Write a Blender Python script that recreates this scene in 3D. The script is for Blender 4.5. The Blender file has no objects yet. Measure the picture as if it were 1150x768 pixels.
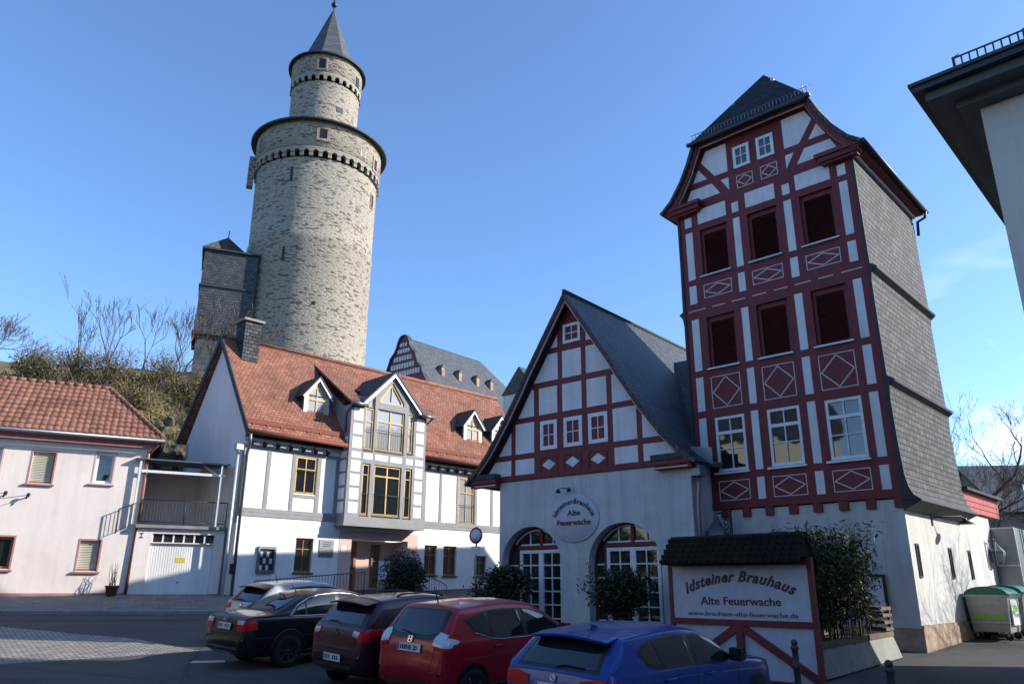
import bpy, bmesh, math, random
from mathutils import Vector, Matrix, noise
from mathutils.geometry import tessellate_polygon
from mathutils.bvhtree import BVHTree

R = math.radians
scene = bpy.context.scene
COL = scene.collection
EYE = 2.4

# ------------------------------------------------------------------ camera
cam_d = bpy.data.cameras.new("camera")
cam = bpy.data.objects.new("camera", cam_d)
COL.objects.link(cam)
cam.location = (0, 0, EYE)
cam_d.sensor_width = 36.0
cam_d.lens = 36.0 * 851.94 / 1150.0
cam_d.clip_start = 0.1
cam_d.clip_end = 3000
_p, _r = R(17.8135), R(0.2766)
_F = Vector((0, math.cos(_p), math.sin(_p)))
_up = Vector((0, -math.sin(_p), math.cos(_p)))
_rt = Vector((1, 0, 0))
_R = _rt * math.cos(_r) + _up * math.sin(_r)
_U = -_rt * math.sin(_r) + _up * math.cos(_r)
cam.rotation_euler = Matrix(((_R.x, _U.x, -_F.x), (_R.y, _U.y, -_F.y), (_R.z, _U.z, -_F.z))).to_euler()
scene.camera = cam

# ------------------------------------------------------------------ sky and sun
SUN_AZ, SUN_EL = -0.6, 26.3          # azimuth measured from +X towards +Y
world = bpy.data.worlds.new("World")
scene.world = world
world.use_nodes = True
wt = world.node_tree
wt.nodes.clear()
w_out = wt.nodes.new("ShaderNodeOutputWorld")
w_bg = wt.nodes.new("ShaderNodeBackground")
w_sky = wt.nodes.new("ShaderNodeTexSky")
w_sky.sky_type = 'NISHITA'
w_sky.sun_disc = False
w_sky.sun_elevation = R(SUN_EL)
w_sky.sun_rotation = R(90 - SUN_AZ)
w_sky.air_density = 1.0
w_sky.dust_density = 0.6
w_sky.ozone_density = 1.5
w_bg.inputs['Strength'].default_value = 0.088
# a few thin clouds low in the sky, towards the sun
w_tc = wt.nodes.new("ShaderNodeTexCoord")
w_map = wt.nodes.new("ShaderNodeMapping")
w_map.inputs['Scale'].default_value = (5, 5, 15)
w_ns = wt.nodes.new("ShaderNodeTexNoise")
w_ns.inputs['Scale'].default_value = 1.3
w_ns.inputs['Detail'].default_value = 6
w_rp = wt.nodes.new("ShaderNodeValToRGB")
w_rp.color_ramp.elements[0].position = 0.52
w_rp.color_ramp.elements[1].position = 0.72
w_sep = wt.nodes.new("ShaderNodeSeparateXYZ")
w_lo = wt.nodes.new("ShaderNodeMapRange")
w_lo.inputs[1].default_value = 0.40; w_lo.inputs[2].default_value = 0.15
w_x = wt.nodes.new("ShaderNodeMapRange")
w_x.inputs[1].default_value = 0.35; w_x.inputs[2].default_value = 0.62
w_m1 = wt.nodes.new("ShaderNodeMath"); w_m1.operation = 'MULTIPLY'
w_m2 = wt.nodes.new("ShaderNodeMath"); w_m2.operation = 'MULTIPLY'
w_mix = wt.nodes.new("ShaderNodeMix"); w_mix.data_type = 'RGBA'
w_mix.inputs[7].default_value = (11, 11.3, 12, 1)
L = wt.links.new
L(w_tc.outputs['Generated'], w_map.inputs[0]); L(w_map.outputs[0], w_ns.inputs['Vector'])
L(w_ns.outputs['Fac'], w_rp.inputs[0]); L(w_tc.outputs['Generated'], w_sep.inputs[0])
L(w_sep.outputs['Z'], w_lo.inputs[0]); L(w_sep.outputs['X'], w_x.inputs[0])
L(w_rp.outputs[0], w_m1.inputs[0]); L(w_lo.outputs[0], w_m1.inputs[1])
L(w_m1.outputs[0], w_m2.inputs[0]); L(w_x.outputs[0], w_m2.inputs[1])
w_hsv = wt.nodes.new("ShaderNodeMix"); w_hsv.data_type = 'RGBA'; w_hsv.blend_type = 'MULTIPLY'
w_hsv.inputs[0].default_value = 1.0
w_hsv.inputs[7].default_value = (0.90, 1.15, 1.48, 1)      # daylight white balance: a bluer sky
L(w_sky.outputs[0], w_hsv.inputs[6])
L(w_m2.outputs[0], w_mix.inputs[0]); L(w_hsv.outputs[2], w_mix.inputs[6])
L(w_mix.outputs[2], w_bg.inputs[0]); L(w_bg.outputs[0], w_out.inputs[0])

sun_d = bpy.data.lights.new("sun", 'SUN')
sun_d.energy = 3.5
sun_d.angle = R(0.5)
sun_d.color = (1.0, 0.93, 0.83)
sun = bpy.data.objects.new("sun", sun_d)
COL.objects.link(sun)
sun.location = (60, 3, 40)
_sd = Vector((math.cos(R(SUN_AZ)) * math.cos(R(SUN_EL)), math.sin(R(SUN_AZ)) * math.cos(R(SUN_EL)), math.sin(R(SUN_EL))))
sun.rotation_euler = (-_sd).to_track_quat('-Z', 'Y').to_euler()
vs = scene.view_settings
vs.view_transform = 'Standard'
vs.look = 'None'
vs.exposure = 1.17
vs.gamma = 1.0
vs.use_curve_mapping = False

# ------------------------------------------------------------------ materials
MATS = {}
def newmat(name):
    m = bpy.data.materials.new(name)
    m.use_nodes = True
    nt = m.node_tree
    b = nt.nodes["Principled BSDF"]
    MATS[name] = m
    return m, nt, b
def nd(nt, typ, **kw):
    n = nt.nodes.new(typ)
    for k, v in kw.items():
        if k.startswith('i_'):
            n.inputs[k[2:].replace('_', ' ')].default_value = v
        else:
            setattr(n, k, v)
    return n
def c4(c): return (c[0], c[1], c[2], 1)
def ramp(nt, stops):
    r = nt.nodes.new("ShaderNodeValToRGB")
    e = r.color_ramp.elements
    while len(e) < len(stops): e.new(0.5)
    for i, (p, c) in enumerate(stops):
        e[i].position = p; e[i].color = c4(c)
    return r
def rough_mat(name, col, col2=None, scale=3.0, rough=0.85, bump=0.15, bscale=60, stretch=(1, 1, 1), spec=0.3, streak=0.0):
    """matt surface: large blotches between two colours, fine bump"""
    m, nt, b = newmat(name)
    l = nt.links.new
    tc = nd(nt, "ShaderNodeTexCoord")
    mp = nd(nt, "ShaderNodeMapping"); mp.inputs['Scale'].default_value = stretch
    l(tc.outputs['Object'], mp.inputs[0])
    n1 = nd(nt, "ShaderNodeTexNoise", i_Scale=scale, i_Detail=8.0, i_Roughness=0.65)
    l(mp.outputs[0], n1.inputs['Vector'])
    col2 = col2 or tuple(c * 0.8 for c in col)
    r = ramp(nt, [(0.35, col2), (0.65, col)])
    l(n1.outputs['Fac'], r.inputs[0]); l(r.outputs[0], b.inputs['Base Color'])
    if streak:      # rain streaks and weathered patches
        ms_ = nd(nt, "ShaderNodeMapping"); ms_.inputs['Scale'].default_value = (3.2, 3.2, 0.22)
        l(tc.outputs['Object'], ms_.inputs[0])
        n3 = nd(nt, "ShaderNodeTexNoise", i_Scale=1.0, i_Detail=7.0, i_Roughness=0.7); l(ms_.outputs[0], n3.inputs['Vector'])
        r3 = ramp(nt, [(0.36, tuple(1 - streak * q for q in (1.0, 1.02, 1.08))), (0.56, (1, 1, 1))]); l(n3.outputs['Fac'], r3.inputs[0])
        n4 = nd(nt, "ShaderNodeTexNoise", i_Scale=0.55, i_Detail=9.0, i_Roughness=0.75); l(tc.outputs['Object'], n4.inputs['Vector'])
        r4 = ramp(nt, [(0.40, tuple(1 - streak * .7 * q for q in (1.0, 1.0, 1.05))), (0.50, (1, 1, 1))]); l(n4.outputs['Fac'], r4.inputs[0])
        x1 = nd(nt, "ShaderNodeMix", data_type='RGBA', blend_type='MULTIPLY'); x1.inputs[0].default_value = 1
        x2 = nd(nt, "ShaderNodeMix", data_type='RGBA', blend_type='MULTIPLY'); x2.inputs[0].default_value = 1
        l(r.outputs[0], x1.inputs[6]); l(r3.outputs[0], x1.inputs[7]); l(x1.outputs[2], x2.inputs[6]); l(r4.outputs[0], x2.inputs[7])
        l(x2.outputs[2], b.inputs['Base Color'])
    n2 = nd(nt, "ShaderNodeTexNoise", i_Scale=bscale, i_Detail=4.0)
    l(mp.outputs[0], n2.inputs['Vector'])
    bp = nd(nt, "ShaderNodeBump", i_Strength=bump, i_Distance=0.02)
    l(n2.outputs['Fac'], bp.inputs['Height']); l(bp.outputs[0], b.inputs['Normal'])
    b.inputs['Roughness'].default_value = rough
    b.inputs['Specular IOR Level'].default_value = spec
    return m
def brick_mat(name, c1, c2, mortar, w, h, ms=0.008, rough=0.8, bump=0.5, off=0.5, noisec=None, spec=0.3, nscale=2.0):
    m, nt, b = newmat(name)
    l = nt.links.new
    tc = nd(nt, "ShaderNodeTexCoord")
    wn = nd(nt, "ShaderNodeTexNoise", i_Scale=1.3, i_Detail=2.0)
    l(tc.outputs['UV'], wn.inputs['Vector'])
    mx = nd(nt, "ShaderNodeMix", data_type='VECTOR')
    mx.inputs[0].default_value = 0.02
    l(tc.outputs['UV'], mx.inputs[4]); l(wn.outputs['Color'], mx.inputs[5])
    br = nd(nt, "ShaderNodeTexBrick", offset=off, i_Scale=1.0)
    br.inputs['Color1'].default_value = c4(c1); br.inputs['Color2'].default_value = c4(c2)
    br.inputs['Mortar'].default_value = c4(mortar)
    br.inputs['Mortar Size'].default_value = ms
    br.inputs['Mortar Smooth'].default_value = 0.3
    br.inputs['Bias'].default_value = 0.0
    br.inputs['Brick Width'].default_value = w
    br.inputs['Row Height'].default_value = h
    l(mx.outputs[1], br.inputs['Vector'])
    n1 = nd(nt, "ShaderNodeTexNoise", i_Scale=nscale, i_Detail=8.0, i_Roughness=0.7)
    l(tc.outputs['UV'], n1.inputs['Vector'])
    r = ramp(nt, [(0.3, noisec or (0.6, 0.6, 0.6)), (0.7, (1.15, 1.15, 1.15))])
    l(n1.outputs['Fac'], r.inputs[0])
    mul = nd(nt, "ShaderNodeMix", data_type='RGBA', blend_type='MULTIPLY')
    mul.inputs[0].default_value = 1
    l(br.outputs['Color'], mul.inputs[6]); l(r.outputs[0], mul.inputs[7])
    l(mul.outputs[2], b.inputs['Base Color'])
    # overlapping courses: height falls towards the upper edge of a course
    sp = nd(nt, "ShaderNodeSeparateXYZ"); l(mx.outputs[1], sp.inputs[0])
    dv = nd(nt, "ShaderNodeMath", operation='DIVIDE'); dv.inputs[1].default_value = h
    l(sp.outputs['Y'], dv.inputs[0])
    fr = nd(nt, "ShaderNodeMath", operation='FRACT'); l(dv.outputs[0], fr.inputs[0])
    sb = nd(nt, "ShaderNodeMath", operation='MULTIPLY_ADD'); sb.inputs[1].default_value = -0.6; sb.inputs[2].default_value = 1
    l(fr.outputs[0], sb.inputs[0])
    s2 = nd(nt, "ShaderNodeMath", operation='MULTIPLY_ADD'); s2.inputs[1].default_value = -0.7
    l(br.outputs['Fac'], s2.inputs[0]); l(sb.outputs[0], s2.inputs[2])
    s3 = nd(nt, "ShaderNodeMath", operation='MULTIPLY_ADD'); s3.inputs[1].default_value = 0.5
    l(n1.outputs['Fac'], s3.inputs[0]); l(s2.outputs[0], s3.inputs[2])
    bp = nd(nt, "ShaderNodeBump", i_Strength=bump, i_Distance=0.03)
    l(s3.outputs[0], bp.inputs['Height']); l(bp.outputs[0], b.inputs['Normal'])
    b.inputs['Roughness'].default_value = rough
    b.inputs['Specular IOR Level'].default_value = spec
    return m
def plain(name, col, rough=0.5, metal=0.0, spec=0.5, coat=0.0, bump=0.0, bscale=80):
    m, nt, b = newmat(name)
    b.inputs['Base Color'].default_value = c4(col)
    b.inputs['Roughness'].default_value = rough
    b.inputs['Metallic'].default_value = metal
    b.inputs['Specular IOR Level'].default_value = spec
    b.inputs['Coat Weight'].default_value = coat
    b.inputs['Coat Roughness'].default_value = 0.04
    tc = nd(nt, "ShaderNodeTexCoord")
    n1 = nd(nt, "ShaderNodeTexNoise", i_Scale=6.0, i_Detail=6.0)
    nt.links.new(tc.outputs['Object'], n1.inputs['Vector'])
    r = ramp(nt, [(0.3, tuple(c * 0.86 for c in col)), (0.7, col)])
    nt.links.new(n1.outputs['Fac'], r.inputs[0]); nt.links.new(r.outputs[0], b.inputs['Base Color'])
    if bump:
        n2 = nd(nt, "ShaderNodeTexNoise", i_Scale=bscale, i_Detail=3.0)
        nt.links.new(tc.outputs['Object'], n2.inputs['Vector'])
        bp = nd(nt, "ShaderNodeBump", i_Strength=bump, i_Distance=0.02)
        nt.links.new(n2.outputs['Fac'], bp.inputs['Height']); nt.links.new(bp.outputs[0], b.inputs['Normal'])
    return m
def glass_mat(name, col=(0.015, 0.018, 0.022), ior=1.9, wav=0.02):
    m, nt, b = newmat(name)
    b.inputs['Base Color'].default_value = c4(col)
    b.inputs['Roughness'].default_value = 0.03
    b.inputs['IOR'].default_value = ior
    tc = nd(nt, "ShaderNodeTexCoord")
    n2 = nd(nt, "ShaderNodeTexNoise", i_Scale=1.6, i_Detail=1.0)
    nt.links.new(tc.outputs['Object'], n2.inputs['Vector'])
    bp = nd(nt, "ShaderNodeBump", i_Strength=wav * 5, i_Distance=0.05)
    nt.links.new(n2.outputs['Fac'], bp.inputs['Height']); nt.links.new(bp.outputs[0], b.inputs['Normal'])
    return m

M_renderb = rough_mat("brown_render", (0.15, 0.14, 0.13), (0.11, 0.105, 0.10), 0.5, 0.9, 0.2, 30)
M_plaster = rough_mat("white_plaster", (0.74, 0.74, 0.73), (0.62, 0.63, 0.64), 0.9, 0.9, 0.35, 28)
M_plaster_g = rough_mat("grey_white_plaster", (0.58, 0.575, 0.56), (0.47, 0.475, 0.475), 0.7, 0.9, 0.6, 18, streak=.16)
M_panel = rough_mat("panel_plaster", (0.74, 0.73, 0.73), (0.64, 0.63, 0.64), 1.2, 0.9, 0.3, 26, streak=.12)
M_wwall = rough_mat("fresh_white_plaster", (0.80, 0.79, 0.77), (0.74, 0.73, 0.71), 0.6, 0.9, 0.2, 40, streak=.08)
M_pink = rough_mat("pale_pink_plaster", (0.76, 0.685, 0.63), (0.69, 0.615, 0.565), 0.5, 0.9, 0.3, 30, streak=.08)
M_pinkdk = rough_mat("pink_plinth", (0.46, 0.22, 0.22), (0.36, 0.17, 0.17), 1.0, 0.85, 0.2, 40)
M_rose = rough_mat("rose_plaster", (0.66, 0.45, 0.41), (0.58, 0.39, 0.36), 0.8, 0.9, 0.2, 40)
M_red = rough_mat("oxblood_timber", (0.185, 0.025, 0.030), (0.125, 0.018, 0.022), 2.0, 0.55, 0.3, 30, (3, 3, 1), 0.35)
M_redl = rough_mat("red_board", (0.42, 0.085, 0.08), (0.32, 0.06, 0.06), 2.0, 0.6, 0.2, 30)
M_grey = rough_mat("grey_timber", (0.27, 0.27, 0.28), (0.22, 0.22, 0.23), 2.0, 0.7, 0.2, 30)
M_dkgrey = rough_mat("dark_slate_trim", (0.045, 0.05, 0.06), (0.03, 0.034, 0.04), 2.0, 0.6, 0.2, 30)
M_slate = brick_mat("slate_roof", (0.072, 0.078, 0.088), (0.034, 0.038, 0.044), (0.008, 0.009, 0.010), 0.32, 0.21, 0.020, 0.55, 1.0, noisec=(0.5, 0.55, 0.6), spec=0.5)
M_slatew = brick_mat("slate_cladding", (0.098, 0.106, 0.114), (0.040, 0.044, 0.049), (0.008, 0.008, 0.008), 0.27, 0.165, 0.018, 0.75, 1.0, noisec=(0.45, 0.45, 0.47), spec=0.2, nscale=1.1)
M_castle = brick_mat("castle_slate", (0.10, 0.108, 0.12), (0.07, 0.078, 0.088), (0.03, 0.03, 0.035), 0.6, 0.4, 0.02, 0.6, 0.4)
M_tile = brick_mat("red_plain_tiles", (0.355, 0.160, 0.100), (0.235, 0.100, 0.064), (0.10, 0.03, 0.02), 0.18, 0.16, 0.012, 0.8, 0.9, noisec=(0.55, 0.55, 0.55), nscale=0.9)
M_pan = rough_mat("red_pantile", (0.33, 0.152, 0.104), (0.19, 0.085, 0.062), 2.5, 0.75, 0.4, 30, streak=.35)
M_wood = rough_mat("honey_wood", (0.62, 0.42, 0.16), (0.50, 0.32, 0.11), 4.0, 0.5, 0.15, 40)
M_woodd = rough_mat("brown_wood", (0.30, 0.15, 0.05), (0.22, 0.10, 0.035), 4.0, 0.5, 0.15, 40)
M_white = plain("white_paint", (0.72, 0.74, 0.76), 0.4, bump=0.1)
M_whitel = plain("white_line", (0.60, 0.55, 0.55), 0.6)
M_shut = rough_mat("dark_red_louvre", (0.085, 0.014, 0.017), (0.065, 0.011, 0.013), 3, 0.6, 0.1, 40)
M_black = plain("black_metal", (0.018, 0.019, 0.021), 0.45, 0.2)
M_zinc = plain("zinc_metal", (0.22, 0.24, 0.26), 0.42, 0.7, bump=0.1, bscale=12)
M_zincw = plain("pale_pipe", (0.52, 0.54, 0.57), 0.4, 0.3)
M_iron = plain("railing_iron", (0.045, 0.048, 0.052), 0.5, 0.3)
M_glass = glass_mat("window_glass")
M_glassl = glass_mat("curtained_glass", (0.30, 0.31, 0.32), 1.8)
M_blind = rough_mat("roller_blind", (0.52, 0.50, 0.40), (0.46, 0.44, 0.36), 3, 0.6, 0.1, 40)
M_stone = rough_mat("plinth_stone", (0.42, 0.33, 0.24), (0.22, 0.155, 0.12), 2.2, 0.9, 0.6, 9)
M_concrete = rough_mat("concrete", (0.27, 0.27, 0.255), (0.19, 0.19, 0.18), 2.2, 0.9, 0.4, 20)
M_sign = plain("sign_panel", (0.46, 0.48, 0.53), 0.45)
M_ink = plain("sign_ink", (0.045, 0.016, 0.02), 0.5)
M_inkd = plain("dark_ink", (0.012, 0.012, 0.014), 0.5)
M_moss = rough_mat("mossy_shingle", (0.018, 0.019, 0.009), (0.007, 0.007, 0.007), 1.6, 0.95, 0.8, 14)
M_bark = rough_mat("bark", (0.12, 0.095, 0.075), (0.07, 0.055, 0.045), 4, 0.9, 0.5, 20)
M_twig = rough_mat("twigs", (0.17, 0.13, 0.095), (0.10, 0.075, 0.058), 2, 0.9, 0.2, 20)
M_leafd = rough_mat("dark_leaf", (0.028, 0.042, 0.018), (0.012, 0.022, 0.010), 3, 0.45, 0.1, 20, spec=0.5)
M_leafm = rough_mat("olive_leaf", (0.185, 0.170, 0.055), (0.095, 0.095, 0.032), 1.2, 0.7, 0.1, 20)
M_leafb = rough_mat("bamboo_leaf", (0.06, 0.085, 0.03), (0.03, 0.048, 0.018), 2, 0.5, 0.1, 20)
M_dry = rough_mat("dry_grass", (0.17, 0.135, 0.060), (0.075, 0.070, 0.030), 1.0, 0.9, 0.3, 12)
M_horizon_block = rough_mat("horizon_block_woodland", (0.026, 0.028, 0.024), (0.015, 0.018, 0.016), 0.05, 0.95, 0.6, 0.3)
M_rock = rough_mat("mossy_rock", (0.17, 0.15, 0.080), (0.026, 0.028, 0.023), 1.6, 0.95, 0.7, 9)
M_green = plain("green_plastic", (0.010, 0.145, 0.085), 0.4)
M_bin = plain("grey_bin_metal", (0.36, 0.37, 0.37), 0.42, 0.6, bump=0.15, bscale=10)
M_rubber = rough_mat("tyre_rubber", (0.018, 0.018, 0.019), (0.012, 0.012, 0.013), 8, 0.8, 0.2, 60)
M_rim = plain("alloy_rim", (0.38, 0.39, 0.40), 0.3, 0.9)
M_rimd = plain("dark_steel_rim", (0.035, 0.036, 0.038), 0.45, 0.5)
M_trim = plain("black_trim", (0.012, 0.012, 0.013), 0.35)
M_chrome = plain("chrome", (0.65, 0.66, 0.68), 0.15, 1.0)
M_carglass = glass_mat("car_glass", (0.012, 0.015, 0.017), 1.75, 0.004)
M_lampred = plain("red_lens", (0.50, 0.004, 0.010), 0.3, 0.0, 0.25, 0.0)
M_lampclr = plain("clear_lens", (0.55, 0.56, 0.60), 0.12, 0.0, 0.6, 0.6)
M_plate = plain("plate_white", (0.62, 0.63, 0.66), 0.4)
M_blue = plain("blue_band", (0.02, 0.06, 0.30), 0.4)
M_redsign = plain("sign_red", (0.50, 0.02, 0.025), 0.4)
M_yellow = plain("yellow_sticker", (0.60, 0.46, 0.06), 0.5)
M_paper = plain("paper_notice", (0.62, 0.66, 0.72), 0.5)
M_lime = plain("lime_band", (0.26, 0.48, 0.05), 0.5)
M_terra = plain("terracotta", (0.20, 0.055, 0.035), 0.8)
def vary_islands(m, lo=.45, hi=1.7, warm=.25):
    nt = m.node_tree; b = nt.nodes["Principled BSDF"]
    src = b.inputs['Base Color'].links[0].from_socket
    g = nt.nodes.new("ShaderNodeNewGeometry")
    r = ramp(nt, [(0.0, (lo, lo, lo)), (0.75, (1.05, 1.0, .95)), (1.0, (hi * (1 + warm), hi, hi * .7))])
    nt.links.new(g.outputs['Random Per Island'], r.inputs[0])
    x = nt.nodes.new("ShaderNodeMix"); x.data_type = 'RGBA'; x.blend_type = 'MULTIPLY'; x.inputs[0].default_value = 1
    nt.links.new(src, x.inputs[6]); nt.links.new(r.outputs[0], x.inputs[7]); nt.links.new(x.outputs[2], b.inputs['Base Color'])
for _m in (M_leafd, M_leafm, M_leafb): vary_islands(_m)
def carpaint(name, col, metal=0.35):
    m = plain(name, col, 0.28, metal * .4, 0.35, 0.35)
    return m

def tower_stone():
    m, nt, b = newmat("rubble_stone")
    l = nt.links.new
    tc = nd(nt, "ShaderNodeTexCoord")
    mp = nd(nt, "ShaderNodeMapping"); mp.inputs['Scale'].default_value = (2.6, 8.5, 1)
    l(tc.outputs['UV'], mp.inputs[0])
    vo = nd(nt, "ShaderNodeTexVoronoi", feature='DISTANCE_TO_EDGE', i_Scale=1.0, i_Randomness=0.9)
    vc = nd(nt, "ShaderNodeTexVoronoi", feature='F1', i_Scale=1.0, i_Randomness=0.9)
    l(mp.outputs[0], vo.inputs['Vector']); l(mp.outputs[0], vc.inputs['Vector'])
    mp2 = nd(nt, "ShaderNodeMapping"); mp2.inputs['Scale'].default_value = (3.4, 14.0, 1)
    l(tc.outputs['UV'], mp2.inputs[0])
    n1 = nd(nt, "ShaderNodeTexNoise", i_Scale=1.0, i_Detail=4.0, i_Roughness=0.6)
    l(mp2.outputs[0], n1.inputs['Vector'])
    n2 = nd(nt, "ShaderNodeTexNoise", i_Scale=0.16, i_Detail=4.0)
    l(tc.outputs['UV'], n2.inputs['Vector'])
    r1 = ramp(nt, [(0.34, (0.09, 0.08, 0.07)), (0.42, (0.37, 0.335, 0.285)), (0.66, (0.475, 0.435, 0.37))])
    l(n1.outputs['Fac'], r1.inputs[0])
    r2 = ramp(nt, [(0.3, (0.86, 0.86, 0.87)), (0.7, (1.05, 1.04, 1.0))])
    l(n2.outputs['Fac'], r2.inputs[0])
    mu = nd(nt, "ShaderNodeMix", data_type='RGBA', blend_type='MULTIPLY'); mu.inputs[0].default_value = 1
    l(r1.outputs[0], mu.inputs[6]); l(r2.outputs[0], mu.inputs[7])
    r3 = ramp(nt, [(0.0, (0.70, 0.68, 0.64)), (0.07, (1, 1, 1))])
    l(vo.outputs['Distance'], r3.inputs[0])
    mu2 = nd(nt, "ShaderNodeMix", data_type='RGBA', blend_type='MULTIPLY'); mu2.inputs[0].default_value = 1
    l(mu.outputs[2], mu2.inputs[6]); l(r3.outputs[0], mu2.inputs[7])
    sp = nd(nt, "ShaderNodeSeparateColor"); l(vc.outputs['Color'], sp.inputs[0])
    r4 = ramp(nt, [(0.0, (0.36, 0.35, 0.34)), (0.13, (0.50, 0.49, 0.47)), (0.16, (1, 1, 1))])
    l(sp.outputs[0], r4.inputs[0])
    mu3 = nd(nt, "ShaderNodeMix", data_type='RGBA', blend_type='MULTIPLY'); mu3.inputs[0].default_value = 1
    l(mu2.outputs[2], mu3.inputs[6]); l(r4.outputs[0], mu3.inputs[7])
    l(mu3.outputs[2], b.inputs['Base Color'])
    ad = nd(nt, "ShaderNodeMath", operation='MULTIPLY_ADD'); ad.inputs[1].default_value = 1.2
    l(n1.outputs['Fac'], ad.inputs[0]); l(vo.outputs['Distance'], ad.inputs[2])
    bp = nd(nt, "ShaderNodeBump", i_Strength=0.8, i_Distance=0.10)
    l(ad.outputs[0], bp.inputs['Height']); l(bp.outputs[0], b.inputs['Normal'])
    b.inputs['Roughness'].default_value = 0.95
    b.inputs['Specular IOR Level'].default_value = 0.15
    return m
M_rubble = tower_stone()

def asphalt():
    m, nt, b = newmat("asphalt")
    l = nt.links.new
    tc = nd(nt, "ShaderNodeTexCoord")
    n1 = nd(nt, "ShaderNodeTexNoise", i_Scale=0.35, i_Detail=8.0, i_Roughness=0.7)
    n2 = nd(nt, "ShaderNodeTexNoise", i_Scale=90.0, i_Detail=3.0)
    vo = nd(nt, "ShaderNodeTexVoronoi", feature='DISTANCE_TO_EDGE', i_Scale=0.16)
    nw = nd(nt, "ShaderNodeTexNoise", i_Scale=1.2, i_Detail=4.0)
    for n in (n1, n2, nw): l(tc.outputs['Object'], n.inputs['Vector'])
    mx = nd(nt, "ShaderNodeMix", data_type='VECTOR'); mx.inputs[0].default_value = 0.35
    l(tc.outputs['Object'], mx.inputs[4]); l(nw.outputs['Color'], mx.inputs[5])
    l(mx.outputs[1], vo.inputs['Vector'])
    r1 = ramp(nt, [(0.3, (0.036, 0.037, 0.039)), (0.45, (0.060, 0.060, 0.060)), (0.55, (0.066, 0.066, 0.065)), (0.7, (0.095, 0.093, 0.090))])
    l(n1.outputs['Fac'], r1.inputs[0])
    r2 = ramp(nt, [(0.35, (0.65, 0.65, 0.65)), (0.7, (1.3, 1.3, 1.3))])
    l(n2.outputs['Fac'], r2.inputs[0])
    r3 = ramp(nt, [(0.0, (0.55, 0.55, 0.55)), (0.006, (1, 1, 1))])
    l(vo.outputs['Distance'], r3.inputs[0])
    a = nd(nt, "ShaderNodeMix", data_type='RGBA', blend_type='MULTIPLY'); a.inputs[0].default_value = 1
    c = nd(nt, "ShaderNodeMix", data_type='RGBA', blend_type='MULTIPLY'); c.inputs[0].default_value = 1
    l(r1.outputs[0], a.inputs[6]); l(r2.outputs[0], a.inputs[7])
    l(a.outputs[2], c.inputs[6]); l(r3.outputs[0], c.inputs[7])
    l(c.outputs[2], b.inputs['Base Color'])
    bp = nd(nt, "ShaderNodeBump", i_Strength=0.5, i_Distance=0.01)
    l(n2.outputs['Fac'], bp.inputs['Height']); l(bp.outputs[0], b.inputs['Normal'])
    b.inputs['Roughness'].default_value = 0.85
    b.inputs['Specular IOR Level'].default_value = 0.35
    return m
M_asphalt = asphalt()
M_cobble = brick_mat("paving_setts", (0.40, 0.36, 0.31), (0.27, 0.245, 0.22), (0.10, 0.095, 0.085), 0.22, 0.14, 0.018, 0.85, 0.8, noisec=(0.6, 0.6, 0.6))
M_patch = rough_mat("asphalt_patch", (0.062, 0.062, 0.062), (0.040, 0.041, 0.043), 1.5, 0.85, 0.5, 60)
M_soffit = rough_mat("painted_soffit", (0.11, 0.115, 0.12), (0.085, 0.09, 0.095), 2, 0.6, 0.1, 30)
M_beige = rough_mat("warm_beige_plaster", (0.66, 0.62, 0.54), (0.60, 0.56, 0.49), 0.6, 0.9, 0.2, 40, streak=.08)
M_kerb = rough_mat("kerb_stone", (0.26, 0.255, 0.25), (0.18, 0.18, 0.18), 3, 0.85, 0.3, 30)
M_pave = brick_mat("pavement_slabs", (0.20, 0.195, 0.185), (0.155, 0.15, 0.145), (0.07, 0.07, 0.07), 0.4, 0.4, 0.01, 0.9, 0.3)
M_dirt = rough_mat("planter_soil", (0.04, 0.03, 0.022), (0.02, 0.016, 0.012), 5, 0.95, 0.8, 15)

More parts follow.
